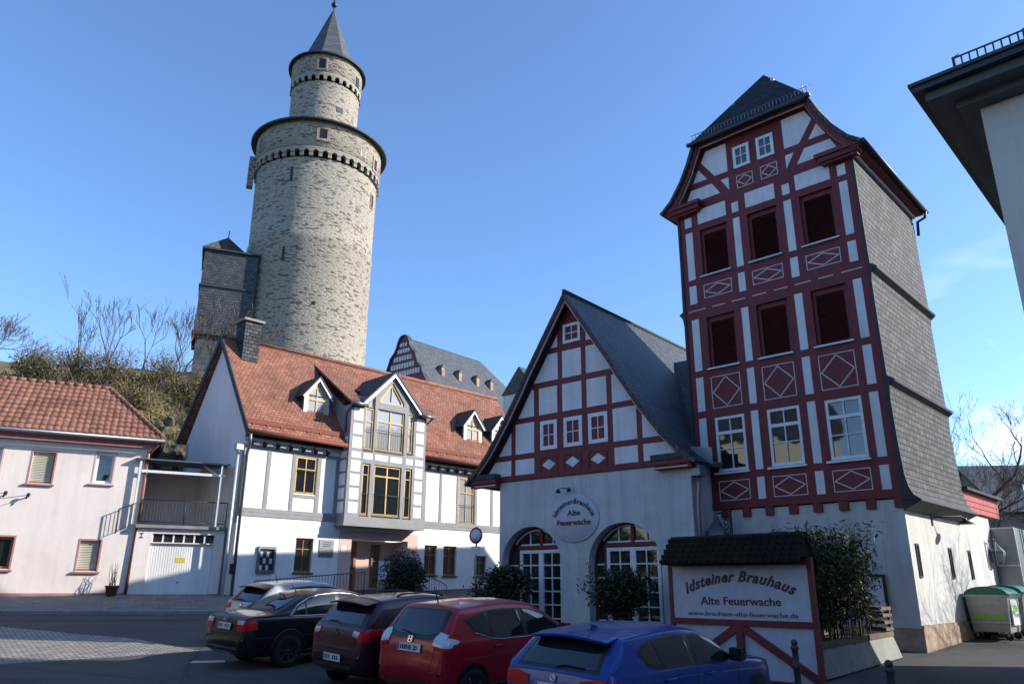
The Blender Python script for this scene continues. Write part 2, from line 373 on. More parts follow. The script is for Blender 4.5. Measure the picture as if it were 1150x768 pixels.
# ------------------------------------------------------------------ mesh builder
NOSPLIT = {'leaves', 'foliage', 'twigs', 'stems', 'canes', 'crown', 'trunk', 'lettering', 'balusters', 'louvre', 'posters', 'plate_characters', 'engraving', 'door_seam', 'tailgate_seam', 'window_railing', 'finial', 'badge', 'mirror', 'bay_infill'}
def rotz(x, y, a):
    c, s = math.cos(a), math.sin(a)
    return (x * c - y * s, x * s + y * c)
class MB:
    def __init__(self, k=1.0):
        self.v = []; self.f = []; self.m = []; self.uv = {}; self.k = k; self.sm = set()
    def add(self, pts, faces, mat=0, smooth=False, uvs=None):
        b = len(self.v)
        if not hasattr(self, 'prim'): self.prim = []
        self.prim.append((b, b + len(pts)))
        self.v += [tuple(p) for p in pts]
        for i, f in enumerate(faces):
            if smooth: self.sm.add(len(self.f))
            if uvs: self.uv[len(self.f)] = [uvs[j] for j in f]
            self.f.append(tuple(b + j for j in f)); self.m.append(mat)
        return self
    def box(self, x0, x1, y0, y1, z0, z1, mat=0):
        p = [(x0, y0, z0), (x1, y0, z0), (x1, y1, z0), (x0, y1, z0), (x0, y0, z1), (x1, y0, z1), (x1, y1, z1), (x0, y1, z1)]
        return self.add(p, [(0, 3, 2, 1), (4, 5, 6, 7), (0, 1, 5, 4), (1, 2, 6, 5), (2, 3, 7, 6), (3, 0, 4, 7)], mat)
    def prism(self, poly, y0, y1, mat=0, axis='y'):
        """polygon in (x,z) extruded along y (or in (y,z) along x, or (x,y) along z)"""
        n = len(poly)
        a2 = sum(poly[i][0] * poly[(i + 1) % n][1] - poly[(i + 1) % n][0] * poly[i][1] for i in range(n))
        if a2 < 0: poly = poly[::-1]
        def P(q, d):
            return {'y': (q[0], d, q[1]), 'x': (d, q[0], q[1]), 'z': (q[0], q[1], d)}[axis]
        pts = [P(q, y0) for q in poly] + [P(q, y1) for q in poly]
        fr = tuple(range(n)); bk = tuple(range(2 * n - 1, n - 1, -1))
        sides = [(i, n + i, n + (i + 1) % n, (i + 1) % n) for i in range(n)]
        if axis == 'y':
            faces = [fr, bk] + sides
        else:
            faces = [fr[::-1], bk[::-1]] + [s[::-1] for s in sides]
        return self.add(pts, faces, mat)
    def beam(self, p0, p1, w, d, mat=0, up=(0, -1, 0)):
        p0, p1 = Vector(p0), Vector(p1)
        t = (p1 - p0).normalized(); u = Vector(up)
        s = t.cross(u)
        if s.length < 1e-4: s = t.cross(Vector((1, 0, 0)))
        s.normalize(); n = s.cross(t).normalized()
        pts = []
        for q in (p0, p1):
            for a, b in ((-1, -1), (1, -1), (1, 1), (-1, 1)):
                pts.append(q + s * (a * w / 2) + n * (b * d / 2))
        return self.add(pts, [(0, 1, 2, 3), (7, 6, 5, 4), (0, 4, 5, 1), (1, 5, 6, 2), (2, 6, 7, 3), (3, 7, 4, 0)], mat)
    def tube(self, path, r, n=8, mat=0, cap=True, r1=None):
        path = [Vector(p) for p in path]
        m = len(path); pts = []
        prev = None
        for i, p in enumerate(path):
            t = (path[min(i + 1, m - 1)] - path[max(i - 1, 0)])
            if t.length < 1e-9: t = Vector((0, 0, 1))
            t.normalize()
            if prev is None:
                a = Vector((0, 0, 1)) if abs(t.z) < 0.9 else Vector((1, 0, 0))
                s = t.cross(a).normalized()
            else:
                s = (prev - t * prev.dot(t))
                s = s.normalized() if s.length > 1e-6 else t.cross(Vector((0.3, 0.5, 0.8))).normalized()
            prev = s
            q = t.cross(s)
            rr = r if r1 is None else r + (r1 - r) * i / max(1, m - 1)
            for k in range(n):
                an = 2 * math.pi * k / n
                pts.append(p + s * (math.cos(an) * rr) + q * (math.sin(an) * rr))
        faces = []
        for i in range(m - 1):
            for k in range(n):
                faces.append((i * n + k, i * n + (k + 1) % n, (i + 1) * n + (k + 1) % n, (i + 1) * n + k))
        self.add(pts, faces, mat, smooth=n > 4)
        if cap:
            b = len(self.v) - len(pts)
            self.f.append(tuple(b + k for k in range(n))[::-1]); self.m.append(mat)
            self.f.append(tuple(b + (m - 1) * n + k for k in range(n))); self.m.append(mat)
        return self
    def lathe(self, prof, n=24, c=(0, 0), mat=0, smooth=True, a0=0.0, uvk=None, ax='z'):
        pts = []; uvs = []
        for i, (r, z) in enumerate(prof):
            for k in range(n + 1):
                an = a0 + 2 * math.pi * k / n
                if ax == 'z': pts.append((c[0] + r * math.cos(an), c[1] + r * math.sin(an), z))
                elif ax == 'y': pts.append((c[0] + r * math.cos(an), z, c[1] + r * math.sin(an)))
                uvs.append((an * (uvk or max(r, 0.1)), z))
        faces = []
        for i in range(len(prof) - 1):
            for k in range(n):
                a = i * (n + 1) + k
                fc = (a, a + 1, a + n + 2, a + n + 1)
                faces.append(fc if ax == 'z' else fc[::-1])
        return self.add(pts, faces, mat, smooth, uvs)
    def sphere(self, c, r, mat=0, n=12, sq=1.0):
        pr = [(r * math.sin(math.pi * i / n), c[2] - r * sq * math.cos(math.pi * i / n)) for i in range(n + 1)]
        pr[0] = (1e-4, pr[0][1]); pr[-1] = (1e-4, pr[-1][1])
        return self.lathe(pr, n + 4, (c[0], c[1]), mat)
    def sheet(self, rows, thick, mat=0, smooth=False):
        """rows of points (equal length) -> slab with thickness below"""
        m, n = len(rows), len(rows[0])
        rows = [[Vector(p) for p in r] for r in rows]
        top = [p for r in rows for p in r]
        nr = []
        for i in range(m):
            for j in range(n):
                a = rows[min(i + 1, m - 1)][j] - rows[max(i - 1, 0)][j]
                b = rows[i][min(j + 1, n - 1)] - rows[i][max(j - 1, 0)]
                q = b.cross(a)
                if q.length < 1e-9: q = Vector((0, 0, 1))
                q.normalize()
                if q.z < 0: q = -q
                nr.append(q)
        bot = [p - q * thick for p, q in zip(top, nr)]
        flip = (rows[0][1] - rows[0][0]).cross(rows[1][0] - rows[0][0]).dot(nr[0]) < 0
        F = []
        for i in range(m - 1):
            for j in range(n - 1):
                a = (i * n + j, i * n + j + 1, (i + 1) * n + j + 1, (i + 1) * n + j)
                F.append(a[::-1] if flip else a)
        self.add(top, F, mat, smooth)
        self.add(bot, [f[::-1] for f in F], mat, smooth)
        edge = [(i, 0) for i in range(m)] + [(m - 1, j) for j in range(1, n)] + [(i, n - 1) for i in range(m - 2, -1, -1)] + [(0, j) for j in range(n - 2, 0, -1)]
        ids = [i * n + j for i, j in edge]
        pts = [top[k] for k in ids] + [bot[k] for k in ids]
        q = len(ids)
        ef = [(k, (k + 1) % q, q + (k + 1) % q, q + k) for k in range(q)]
        self.add(pts, [f if flip else f[::-1] for f in ef], mat)
        return self
    def wall(self, x0, x1, z0, z1, y0, y1, holes, mat=0, back=True):
        """rectangular wall with rectangular holes, including the reveals"""
        xs = sorted(set([x0, x1] + [min(max(h[i], x0), x1) for h in holes for i in (0, 1)]))
        zs = sorted(set([z0, z1] + [min(max(h[i], z0), z1) for h in holes for i in (2, 3)]))
        def inh(x, z): return any(h[0] < x < h[1] and h[2] < z < h[3] for h in holes)
        for i in range(len(xs) - 1):
            for j in range(len(zs) - 1):
                xm, zm = (xs[i] + xs[i + 1]) / 2, (zs[j] + zs[j + 1]) / 2
                if inh(xm, zm): continue
                a, b, c, d = xs[i], xs[i + 1], zs[j], zs[j + 1]
                self.add([(a, y0, c), (b, y0, c), (b, y0, d), (a, y0, d)], [(0, 1, 2, 3)], mat)
                if back: self.add([(a, y1, c), (b, y1, c), (b, y1, d), (a, y1, d)], [(3, 2, 1, 0)], mat)
        for h in holes:
            a, b, c, d = max(h[0], x0), min(h[1], x1), max(h[2], z0), min(h[3], z1)
            p = [(a, y0, c), (b, y0, c), (b, y0, d), (a, y0, d), (a, y1, c), (b, y1, c), (b, y1, d), (a, y1, d)]
            F = [(0, 3, 7, 4), (1, 5, 6, 2), (3, 2, 6, 7)]
            if c > z0: F.append((0, 4, 5, 1))
            self.add(p, F, mat)
        p = [(x0, y0, z0), (x1, y0, z0), (x1, y0, z1), (x0, y0, z1), (x0, y1, z0), (x1, y1, z0), (x1, y1, z1), (x0, y1, z1)]
        self.add(p, [(0, 4, 7, 3), (1, 2, 6, 5), (3, 7, 6, 2), (0, 1, 5, 4)], mat)
        return self
    def holed(self, outer, holes, y0, depth, mat=0):
        """polygon (x,z) with polygonal holes at y0, hole reveals go back by depth"""
        loops = [[Vector((p[0], p[1], 0)) for p in outer]] + [[Vector((p[0], p[1], 0)) for p in h] for h in holes]
        tris = tessellate_polygon(loops)
        flat = [p for lp in loops for p in lp]
        pts = [(p.x, y0, p.y) for p in flat]
        F = []
        for t in tris:
            a, b, c = [flat[i] for i in t]
            F.append(tuple(t) if (b - a).cross(c - a).z > 0 else tuple(t)[::-1])
        self.add(pts, F, mat)
        for h in holes:
            n = len(h)
            P = [(p[0], y0, p[1]) for p in h] + [(p[0], y0 + depth, p[1]) for p in h]
            self.add(P, [(i, (i + 1) % n, n + (i + 1) % n, n + i) for i in range(n)], mat)
        return self
    def clusters(self, gap=0.3):
        """groups of primitives that lie apart from one another"""
        pr = self.prim; n = len(pr)
        bb = []
        for a, b in pr:
            q = self.v[a:b]
            bb.append([min(p[i] for p in q) for i in range(3)] + [max(p[i] for p in q) for i in range(3)])
        par = list(range(n))
        def fd(i):
            while par[i] != i: par[i] = par[par[i]]; i = par[i]
            return i
        for i in range(n):
            for j in range(i):
                if fd(i) != fd(j) and all(bb[i][k] - gap <= bb[j][k + 3] and bb[j][k] - gap <= bb[i][k + 3] for k in range(3)): par[fd(i)] = fd(j)
        g = {}
        for i in range(n): g.setdefault(fd(i), []).append(i)
        return list(g.values())
    def build(self, name, mats, parent=None, loc=None, rz=0.0):
        if parent is not None and name not in NOSPLIT and 1 < len(getattr(self, 'prim', [])) <= 260:
            cl = self.clusters(0.2 / self.k)
            if 1 < len(cl) <= 24:
                first = None
                own = {}
                for ci, c in enumerate(cl):
                    for i in c:
                        for q in range(*self.prim[i]): own[q] = ci
                for ci in range(len(cl)):
                    s = MB(self.k); mp = {}
                    for fi, f in enumerate(self.f):
                        if own[f[0]] != ci: continue
                        nf = []
                        for q in f:
                            if q not in mp: mp[q] = len(s.v); s.v.append(self.v[q])
                            nf.append(mp[q])
                        k2 = len(s.f); s.f.append(tuple(nf)); s.m.append(self.m[fi])
                        if fi in self.sm: s.sm.add(k2)
                        if fi in self.uv: s.uv[k2] = self.uv[fi]
                    o = s.build(name, mats, parent, loc, rz)
                    first = first or o
                return first
        me = bpy.data.meshes.new(name)
        k = self.k
        me.from_pydata([(x * k, y * k, z * k) for x, y, z in self.v], [], self.f)
        if not isinstance(mats, (list, tuple)): mats = [mats]
        for m in mats: me.materials.append(m)
        me.polygons.foreach_set('material_index', self.m)
        if self.sm:
            me.polygons.foreach_set('use_smooth', [i in self.sm for i in range(len(self.f))])
        uvl = me.uv_layers.new(name="UVMap")
        co = me.vertices
        Z = Vector((0, 0, 1))
        data = [0.0] * (2 * len(me.loops))
        for pi, p in enumerate(me.polygons):
            if pi in self.uv:
                for li, u in zip(p.loop_indices, self.uv[pi]):
                    data[2 * li] = u[0]; data[2 * li + 1] = u[1]
                continue
            n = p.normal
            t = Z.cross(n)
            if t.length < 1e-3: t = Vector((1, 0, 0))
            t.normalize(); b = n.cross(t)
            for li, vi in zip(p.loop_indices, p.vertices):
                q = co[vi].co
                data[2 * li] = q.dot(t); data[2 * li + 1] = q.dot(b)
        uvl.data.foreach_set('uv', data)
        me.update()
        o = bpy.data.objects.new(name, me)
        COL.objects.link(o)
        if parent: o.parent = parent
        if loc is not None: o.location = loc
        o.rotation_euler.z = rz
        return o

def tag(o, label=None, cat=None, group=None, kind=None):
    if label: o['label'] = label
    if cat: o['category'] = cat
    if group: o['group'] = group
    if kind: o['kind'] = kind
    return o
def thing(name, label, cat, loc=(0, 0, 0), rz=0.0, group=None):
    o = bpy.data.objects.new(name, None)
    o.empty_display_size = 0.3
    COL.objects.link(o)
    o.location = loc; o.rotation_euler = (0, 0, rz)
    return tag(o, label, cat, group)
def struct(name, mb, m):
    o = mb.build(name, m); o['kind'] = 'structure'; return o
def copy_tree(o, parent=None):
    c = o.copy(); COL.objects.link(c)
    if parent: c.parent = parent
    for ch in list(o.children): copy_tree(ch, c)
    return c

class Frame:
    """a vertical facade plane: x along the wall, y into the building, z up"""
    def __init__(self, yaw, s0, D, z0):
        self.yaw = R(yaw)
        self.u = Vector((math.cos(self.yaw), math.sin(self.yaw), 0)); self.n = Vector((-math.sin(self.yaw), math.cos(self.yaw), 0))
        self.o = self.u * s0 + self.n * D + Vector((0, 0, z0 + EYE))
    def w(self, x, y, z): return self.o + self.u * x + self.n * y + Vector((0, 0, z))
TF = Frame(-43.32, -12.2, 21.4, -1.5)
GF = Frame(-40.06, -18.9, 20.7, -1.5)
WK = 30 / 26
WF = Frame(44.6, 12.2 * WK, 30.0, -0.45 * WK)
PF = Frame(27.0, 0, 33.3, -0.5)
AF = Frame(27.0, 0.05, 33.18, -0.55)

def ground_z(x, y):
    m = -0.702 * x + 0.712 * y
    yy = max(-30.0, min(y, 60))
    xx = max(-60.0, min(x, 60))
    z = -0.04 - 0.005 * xx + 0.0496 * yy
    mm = max(0.0, min(m, 34.0) - 16)
    return z + 0.0016 * mm * mm

# text helper --------------------------------------------------------------
def text_polys(s, size, shear=0.0, bold=0.0):
    cu = bpy.data.curves.new("lettering", 'FONT')
    cu.body = s; cu.size = size; cu.shear = shear; cu.offset = bold
    cu.extrude = 0.004; cu.resolution_u = 3
    cu.align_x = 'LEFT'
    o = bpy.data.objects.new("lettering", cu)
    COL.objects.link(o)
    dg = bpy.context.evaluated_depsgraph_get()
    me = bpy.data.meshes.new_from_object(o.evaluated_get(dg))
    v = [tuple(q.co) for q in me.vertices]; f = [tuple(p.vertices) for p in me.polygons]
    bpy.data.objects.remove(o); bpy.data.curves.remove(cu); bpy.data.meshes.remove(me)
    return v, f
def text_flat(mb, s, size, cx, z, y, width=None, shear=0.0, bold=0.0, mat=0):
    v, f = text_polys(s, size, shear, bold)
    x0 = min(p[0] for p in v); x1 = max(p[0] for p in v)
    k = (width / (x1 - x0)) if width else 1.0
    mb.add([(cx + (p[0] - (x0 + x1) / 2) * k, y - p[2], z + p[1]) for p in v], f, mat)
def text_arc(mb, s, size, cx, cz, rad, ang_span, y, shear=0.0, bold=0.0, mat=0, ell=1.0):
    """letters along an arc centred above (cx,cz)"""
    adv = []
    for i in range(len(s)):
        w1 = text_polys(s[:i + 1] + '.', size)[0]
        adv.append(max(p[0] for p in w1))
    w0 = max(p[0] for p in text_polys('.', size)[0])
    starts = [0] + [a - w0 for a in adv]
    total = starts[-1]
    for i, ch in enumerate(s):
        if ch == ' ': continue
        v, f = text_polys(ch, size, shear, bold)
        mid = (starts[i] + starts[i + 1]) / 2
        a = (0.5 - mid / total) * ang_span
        px, pz = cx - rad * math.sin(a), cz + rad * ell * math.cos(a)
        c, q = math.cos(a), math.sin(a)
        hw = (starts[i + 1] - starts[i]) / 2
        mb.add([(px + (p[0] - hw) * c - p[1] * q, y - p[2], pz + (p[0] - hw) * q + p[1] * c) for p in v], f, mat)

# window helper ------------------------------------------------------------
def window(parent, x0, x1, z0, z1, y, mf, mg, fw=0.07, vb=1, hb=(), dep=0.06, bar=0.035, name='window', sill=None, k=1.0, thickbar=None):
    """frame with bars (a part) and pane (its sub-part); y is the front of the frame"""
    f = MB(k)
    f.box(x0, x0 + fw, y, y + dep, z0, z1); f.box(x1 - fw, x1, y, y + dep, z0, z1)
    f.box(x0 + fw, x1 - fw, y, y + dep, z0, z0 + fw); f.box(x0 + fw, x1 - fw, y, y + dep, z1 - fw, z1)
    zc = z0 + fw
    hz = [z0 + fw] + [z0 + (z1 - z0) * h for h in hb] + [z1 - fw]
    for h in hz[1:-1]:
        t = bar if thickbar is None or h != hz[-2] else thickbar
        f.box(x0 + fw, x1 - fw, y + 0.004, y + dep - 0.01, h - t / 2, h + t / 2)
    for i in range(vb):
        xc = x0 + (x1 - x0) * (i + 1) / (vb + 1)
        for a, b in zip(hz[:-1], hz[1:]):
            f.box(xc - bar / 2, xc + bar / 2, y + 0.008, y + dep - 0.014, a + (bar / 2 if a != hz[0] else 0), b - (bar / 2 if b != hz[-1] else 0))
    w = f.build(name, mf, parent)
    g = MB(k); g.box(x0 + fw * 0.5, x1 - fw * 0.5, y + dep * 0.6, y + dep * 0.6 + 0.006, z0 + fw * 0.5, z1 - fw * 0.5)
    g.build('pane', mg, w)
    if sill:
        s = MB(k); s.box(x0 - 0.06, x1 + 0.06, sill[0], y - 0.002, z0 - 0.05, z0 - 0.004)
        s.build('sill', sill[1], w)
    return w
# ================================================================== SETTING
def ground_sheet(name, poly, lift, mat, step=0.6):
    """a sheet that follows the terrain inside a convex-ish polygon (x,y)"""
    bm = bmesh.new()
    vs_ = [bm.verts.new((p[0], p[1], 0)) for p in poly]
    bm.faces.new(vs_)
    xs = [p[0] for p in poly]; ys = [p[1] for p in poly]
    x = math.ceil(min(xs) / step) * step
    while x < max(xs):
        bmesh.ops.bisect_plane(bm, geom=bm.verts[:] + bm.edges[:] + bm.faces[:], plane_co=(x, 0, 0), plane_no=(1, 0, 0)); x += step
    y = math.ceil(min(ys) / step) * step
    while y < max(ys):
        bmesh.ops.bisect_plane(bm, geom=bm.verts[:] + bm.edges[:] + bm.faces[:], plane_co=(0, y, 0), plane_no=(0, 1, 0)); y += step
    bmesh.ops.recalc_face_normals(bm, faces=bm.faces)
    mb = MB()
    bm.verts.index_update()
    pts = [(v.co.x, v.co.y, ground_z(v.co.x, v.co.y) + lift) for v in bm.verts]
    F = []; 
    for f in bm.faces:
        idx = [v.index for v in f.verts]
        a, b, c = [Vector(pts[i]) for i in idx[:3]]
        F.append(idx if f.normal.z > 0 else idx[::-1])
    mb.add(pts, F, 0, True, [(p[0] * 0.8 + p[1] * 0.6, -p[0] * 0.6 + p[1] * 0.8) for p in pts])
    bm.free()
    o = mb.build(name, mat); o['kind'] = 'structure'
    return o
def frange(a, b, s):
    r = []
    while a < b + 1e-6: r.append(a); a += s
    return r
def grid_mesh(name, xs, ys, fz, mat):
    pts = [(x, y, fz(x, y)) for y in ys for x in xs]
    n = len(xs)
    F = [(j * n + i, j * n + i + 1, (j + 1) * n + i + 1, (j + 1) * n + i) for j in range(len(ys) - 1) for i in range(n - 1)]
    mb = MB(); mb.add(pts, F, 0, True, [(p[0], p[1]) for p in pts])
    o = mb.build(name, mat); o['kind'] = 'structure'
    return o
gx = [-900, -400, -200, -120, -80] + frange(-60, 60, 1.5) + [80, 120, 200, 400, 900]
gy = [-400, -150, -60] + frange(-30, 60, 1.5) + [80, 120, 200, 400, 1200]
grid_mesh('ground', gx, gy, ground_z, M_asphalt)

# pavement and kerb in front of the left houses
def pavement():
    mb = MB()
    a, b = Vector((-22.0, 22.5, 0)), Vector((-8.6, 26.8, 0))
    d = (b - a).normalized(); nn = Vector((-d.y, d.x, 0))
    N = 26
    top = []; 
    for i in range(N + 1):
        p = a + (b - a) * (i / N)
        q = p + nn * 0.16
        r = p + nn * 7.5
        z = lambda v, h: (v.x, v.y, ground_z(v.x, v.y) + h)
        top.append((z(p, -0.05), z(p, 0.11), z(q, 0.112), z(r, 0.114)))
    for i in range(N):
        A, B = top[i], top[i + 1]
        mb.add([A[0], B[0], B[1], A[1]], [(0, 1, 2, 3)], 0)
        mb.add([A[1], B[1], B[2], A[2]], [(0, 1, 2, 3)], 0)
        mb.add([A[2], B[2], B[3], A[3]], [(0, 1, 2, 3)], 1)
    struct('pavement', mb, [M_kerb, M_pave])
pavement()
ground_sheet('cobbled_square', [(-26, 21), (-14.3, 22.3), (-9.6, 20.7), (-7.2, 18.9), (-8.6, 17.7), (-10.6, 16.4), (-26, 11)], 0.004, M_cobble, 0.8)
# painted remnants of parking bay markings, repaired patches and a manhole
for i, (x, y, l, w, a) in enumerate([(-6.35, 17.3, 0.7, 0.3, 10)]):
    c, s = math.cos(R(a)), math.sin(R(a))
    pl = [(x + c * u - s * v, y + s * u + c * v) for u, v in ((-l / 2, -w / 2), (l / 2, -w / 2), (l / 2 * .8, w / 2), (-l / 2, w / 2 * .7))]
    ground_sheet('road_marking', pl, 0.008, M_whitel, 2.0)
for pl in ([(-12.5, 13.5), (-8.6, 14.3), (-8.4, 15.2), (-12.4, 14.5)], [(7.4, 15.2), (10.5, 13.2), (11.3, 14.3), (8.2, 16.4)], [(-15.5, 22.6), (-9.5, 24.6), (-9.7, 25.2), (-15.7, 23.3)]):
    ground_sheet('asphalt_patch', pl, 0.004, M_patch, 1.0)
def manhole(x, y, label):
    t = thing('manhole_cover', label, 'manhole', (x, y, ground_z(x, y)), 0)
    m = MB(); m.lathe([(1e-3, .006), (.26, .006), (.28, .010), (.31, .010), (.32, .0)], 28); m.build('lid', M_iron, t)
    m = MB()
    for i in range(5): m.box(-.18, .18, -.17 + i * .08, -.14 + i * .08, .0065, .012)
    m.build('ribs', M_iron, t)
manhole(-7.3, 13.6, 'round iron manhole cover in the asphalt left of the parked cars')

# hill behind the houses
def sstep(a, b, x):
    t = min(1, max(0, (x - a) / (b - a))); return t * t * (3 - 2 * t)
def hill_z(x, y):
    m = -0.702 * x + 0.712 * y
    z = -1.2 + 12.8 * sstep(38.3, 46.5, m) + 5.0 * sstep(47, 60, m) + 9 * sstep(64, 90, m)
    z -= 3.6 * sstep(22, 36, -x) * sstep(40, 46, m)
    nz = noise.noise(Vector((x * 0.18, y * 0.18, 0))) * 1.1 + noise.noise(Vector((x * 0.5, y * 0.5, 3))) * 0.5
    return z + EYE + nz * sstep(39, 43, m) * 0.9
def hill():
    us = frange(-46, 100, 1.6); ms = frange(38.0, 66, 0.8) + [70, 76, 84, 95, 120, 160]
    pts = []
    for m in ms:
        for s in us:
            x, y = 0.712 * s - 0.702 * m, 0.702 * s + 0.712 * m
            pts.append((x, y, hill_z(x, y)))
    n = len(us)
    F = [(j * n + i, j * n + i + 1, (j + 1) * n + i + 1, (j + 1) * n + i) for j in range(len(ms) - 1) for i in range(n - 1)]
    mb = MB(); mb.add(pts, F, 0, True, [(p[0], p[1]) for p in pts])
    struct('hill', mb, M_dry)
hill()

# ring of dark wooded ridges, added to block the bright horizon in reflections
def horizon_block_hills():
    N = 120
    pts = []
    for i in range(N):
        an = 2 * math.pi * i / N
        h = 34 + 16 * noise.noise(Vector((math.cos(an) * 2.2, math.sin(an) * 2.2, 1))) + 5 * noise.noise(Vector((math.cos(an) * 9, math.sin(an) * 9, 4)))
        for r, z in ((230, -30), (290, h * .6), (350, h), (460, h + 6), (560, -60)): pts.append((r * math.cos(an), r * math.sin(an), z))
    F = [(i * 5 + j, ((i + 1) % N) * 5 + j, ((i + 1) % N) * 5 + j + 1, i * 5 + j + 1) for i in range(N) for j in range(4)]
    mb = MB(); mb.add(pts, F, 0, True); struct('horizon_block_hills', mb, M_horizon_block)
horizon_block_hills()

# ================================================================== HALF TIMBERED TOWER HOUSE
def tower_house():
    rt = thing('half_timbered_house', 'tall narrow oxblood half-timbered house with slate-clad side above the brewery sign', 'house', TF.o, TF.yaw)
    W_ = 5.94
    cols = [(.23, .49), (2.0, 2.23), (3.73, 3.97), (5.46, 5.70)]
    bays = [(.77, 1.77), (2.49, 3.49), (4.22, 5.24)]
    gable = [(-.02, 14.0), (.28, 14.45), (.68, 15.05), (.98, 15.65), (1.16, 16.05), (4.78, 16.05), (4.96, 15.65), (5.26, 15.05), (5.66, 14.45), (5.94, 14.0)]
    # timber frame
    m = MB()
    holes = [(a, b, 11.36, 13.03) for a, b in bays] + [(a, b, 8.16, 9.89) for a, b in bays] + [(a, b, 4.85, 6.56) for a, b in bays]
    m.wall(0, W_, 3.73, 14.0, 0, 0.25, holes)
    m.prism(gable, 0, 0.25)
    m.build('timber_frame', M_red, rt)
    # brackets below
    m = MB()
    for x0, x1 in [(.02, .24), (.76, 1.0), (1.46, 1.70), (2.17, 2.40), (2.87, 3.13), (3.57, 3.82), (4.28, 4.53), (4.99, 5.23), (5.70, 5.92)]:
        m.box(x0, x1, -.02, .3, 3.48, 3.729)
    m.box(-.01, 5.95, -.025, -.001, 3.74, 3.90)
    m.build('beam_ends', M_red, rt)
    # ledge boards between the storeys
    m = MB()
    for z in (10.34, 7.98, 4.70, 11.2, 13.15):
        pass
    # white panels
    m = MB()
    e = .007
    def pan(x0, x1, z0, z1): m.box(x0, x1, -e, .01, z0, z1)
    for a, b in cols:
        for z0, z1 in ((13.26, 13.62), (11.32, 13.05), (10.46, 11.10), (8.15, 9.91), (6.81, 7.93), (4.82, 6.59), (3.96, 4.60)):
            pan(a, b, z0, z1)
    for a, b in ((.73, 1.78), (2.48, 3.48), (4.16, 5.23)): pan(a, b, 13.27, 13.80)
    def mir(p): return [(5.94 - x, z) for x, z in p]
    Ls = [[(1.02, 15.52), (1.22, 15.90), (1.98, 15.90), (1.98, 14.84), (1.50, 14.84)],
          [(.66, 14.84), (.90, 15.30), (1.20, 14.84)],
          [(1.70, 14.60), (1.98, 14.60), (1.98, 14.12), (1.98, 14.12)],
          [(.34, 14.14), (.56, 14.60), (1.36, 14.60), (1.64, 14.14)]]
    for p in Ls:
        q = [p[0]]
        for t in p[1:]:
            if t != q[-1]: q.append(t)
        m.prism(q, -e, .01); m.prism(mir(q), -e, .01)
    m.build('infill_panels', M_panel, rt)
    # painted diamonds, frames and dashes
    m = MB()
    def ln(p, q, w=.024): m.beam((p[0], -.006, p[1]), (q[0], -.006, q[1]), w, .006)
    def diamond(x0, x1, z0, z1):
        for p, q in (((x0, z0), (x1, z0)), ((x0, z1), (x1, z1))): ln((p[0] - .012, p[1]), (q[0] + .012, q[1]))
        for x in (x0, x1): ln((x, z0 + .013), (x, z1 - .013))
        g = .04; xm, zm = (x0 + x1) / 2, (z0 + z1) / 2
        k = [(x0 + g, zm), (xm, z1 - g), (x1 - g, zm), (xm, z0 + g)]
        for i in range(4): ln(k[i], k[(i + 1) % 4], .03)
    for a, b in bays:
        diamond(a, b - .02, 10.57, 11.02); diamond(a, b - .02, 6.85, 7.86); diamond(a, b - .02, 3.99, 4.56)
    diamond(2.27, 2.82, 14.08, 14.52); diamond(3.11, 3.66, 14.08, 14.52)
    for a, b in ((.14, .76), (1.01, 1.47), (1.70, 2.17), (2.42, 2.87), (3.12, 3.56), (3.79, 4.28), (4.51, 4.95), (5.17, 5.77)):
        ln((a, 10.215), (b, 10.215), .03)
    m.build('painted_ornament', M_whitel, rt)
    # louvred shutters
    for z0, z1 in ((11.36, 13.03), (8.16, 9.89)):
        for a, b in bays:
            f = MB()
            f.box(a + .003, a + .10, .10, .16, z0 + .002, z1 - .002); f.box(b - .10, b - .003, .10, .16, z0 + .002, z1 - .002)
            f.box(a + .10, b - .10, .10, .16, z1 - .16, z1 - .002)
            s = f.build('shutter', M_red, rt)
            l = MB(); n = 15
            for i in range(n):
                z = z0 + .04 + (z1 - .18 - z0 - .04) * i / n
                l.add([(a + .10, .155, z + .085), (b - .10, .155, z + .085), (b - .10, .10, z + .02), (a + .10, .10, z + .02)], [(0, 1, 2, 3), (3, 2, 1, 0)])
            l.box(a + .06, b - .06, .165, .17, z0, z1 - .1)
            l.build('louvre', M_shut, s)
            q = MB(); q.box(a - .07, b + .05, -.09, -.002, z0 - .055, z0 - .015); q.box(a - .02, b + .02, -.03, .10, z0 - .012, z0 + .018)
            q.build('sill', M_zincw, s)
    # glazed windows
    for i, (a, b) in enumerate(bays):
        w = window(rt, a + .003, b - .003, 4.855, 6.555, .02, M_white, M_glass, .085, 1, (.40, .70), .08, .03, thickbar=.10)
        s = MB(); s.box(a - .10, b + .06, -.10, -.002, 4.77, 4.825); s.build('sill', M_white, w)
    for a, b in ((2.22, 2.80), (3.06, 3.64)):
        f = MB(); f.box(a, b, -.02, .05, 14.80, 15.60)
        window(rt, a, b, 14.80, 15.60, -.045, M_white, M_glass, .10, 1, (.52,), .06, .03)
    # verge boards
    m = MB()
    gi = [(x, z) for x, z in gable]
    out = [(-.42, 13.88), (-.10, 14.16), (.30, 14.72), (.62, 15.32), (.92, 16.02)]
    inn = [(.06, 14.02), (.38, 14.45), (.72, 15.05), (.99, 15.66), (1.14, 16.02)]
    for i in range(4):
        for fn in (lambda p: p, lambda p: (5.94 - p[0], p[1])):
            q = [fn(out[i]), fn(out[i + 1]), fn(inn[i + 1]), fn(inn[i])]
            m.prism(q, -.30, -.22)
    m.box(1.0, 4.94, -.32, -.26, 15.99, 16.08)
    m.build('verge_board', M_red, rt)
    m = MB()
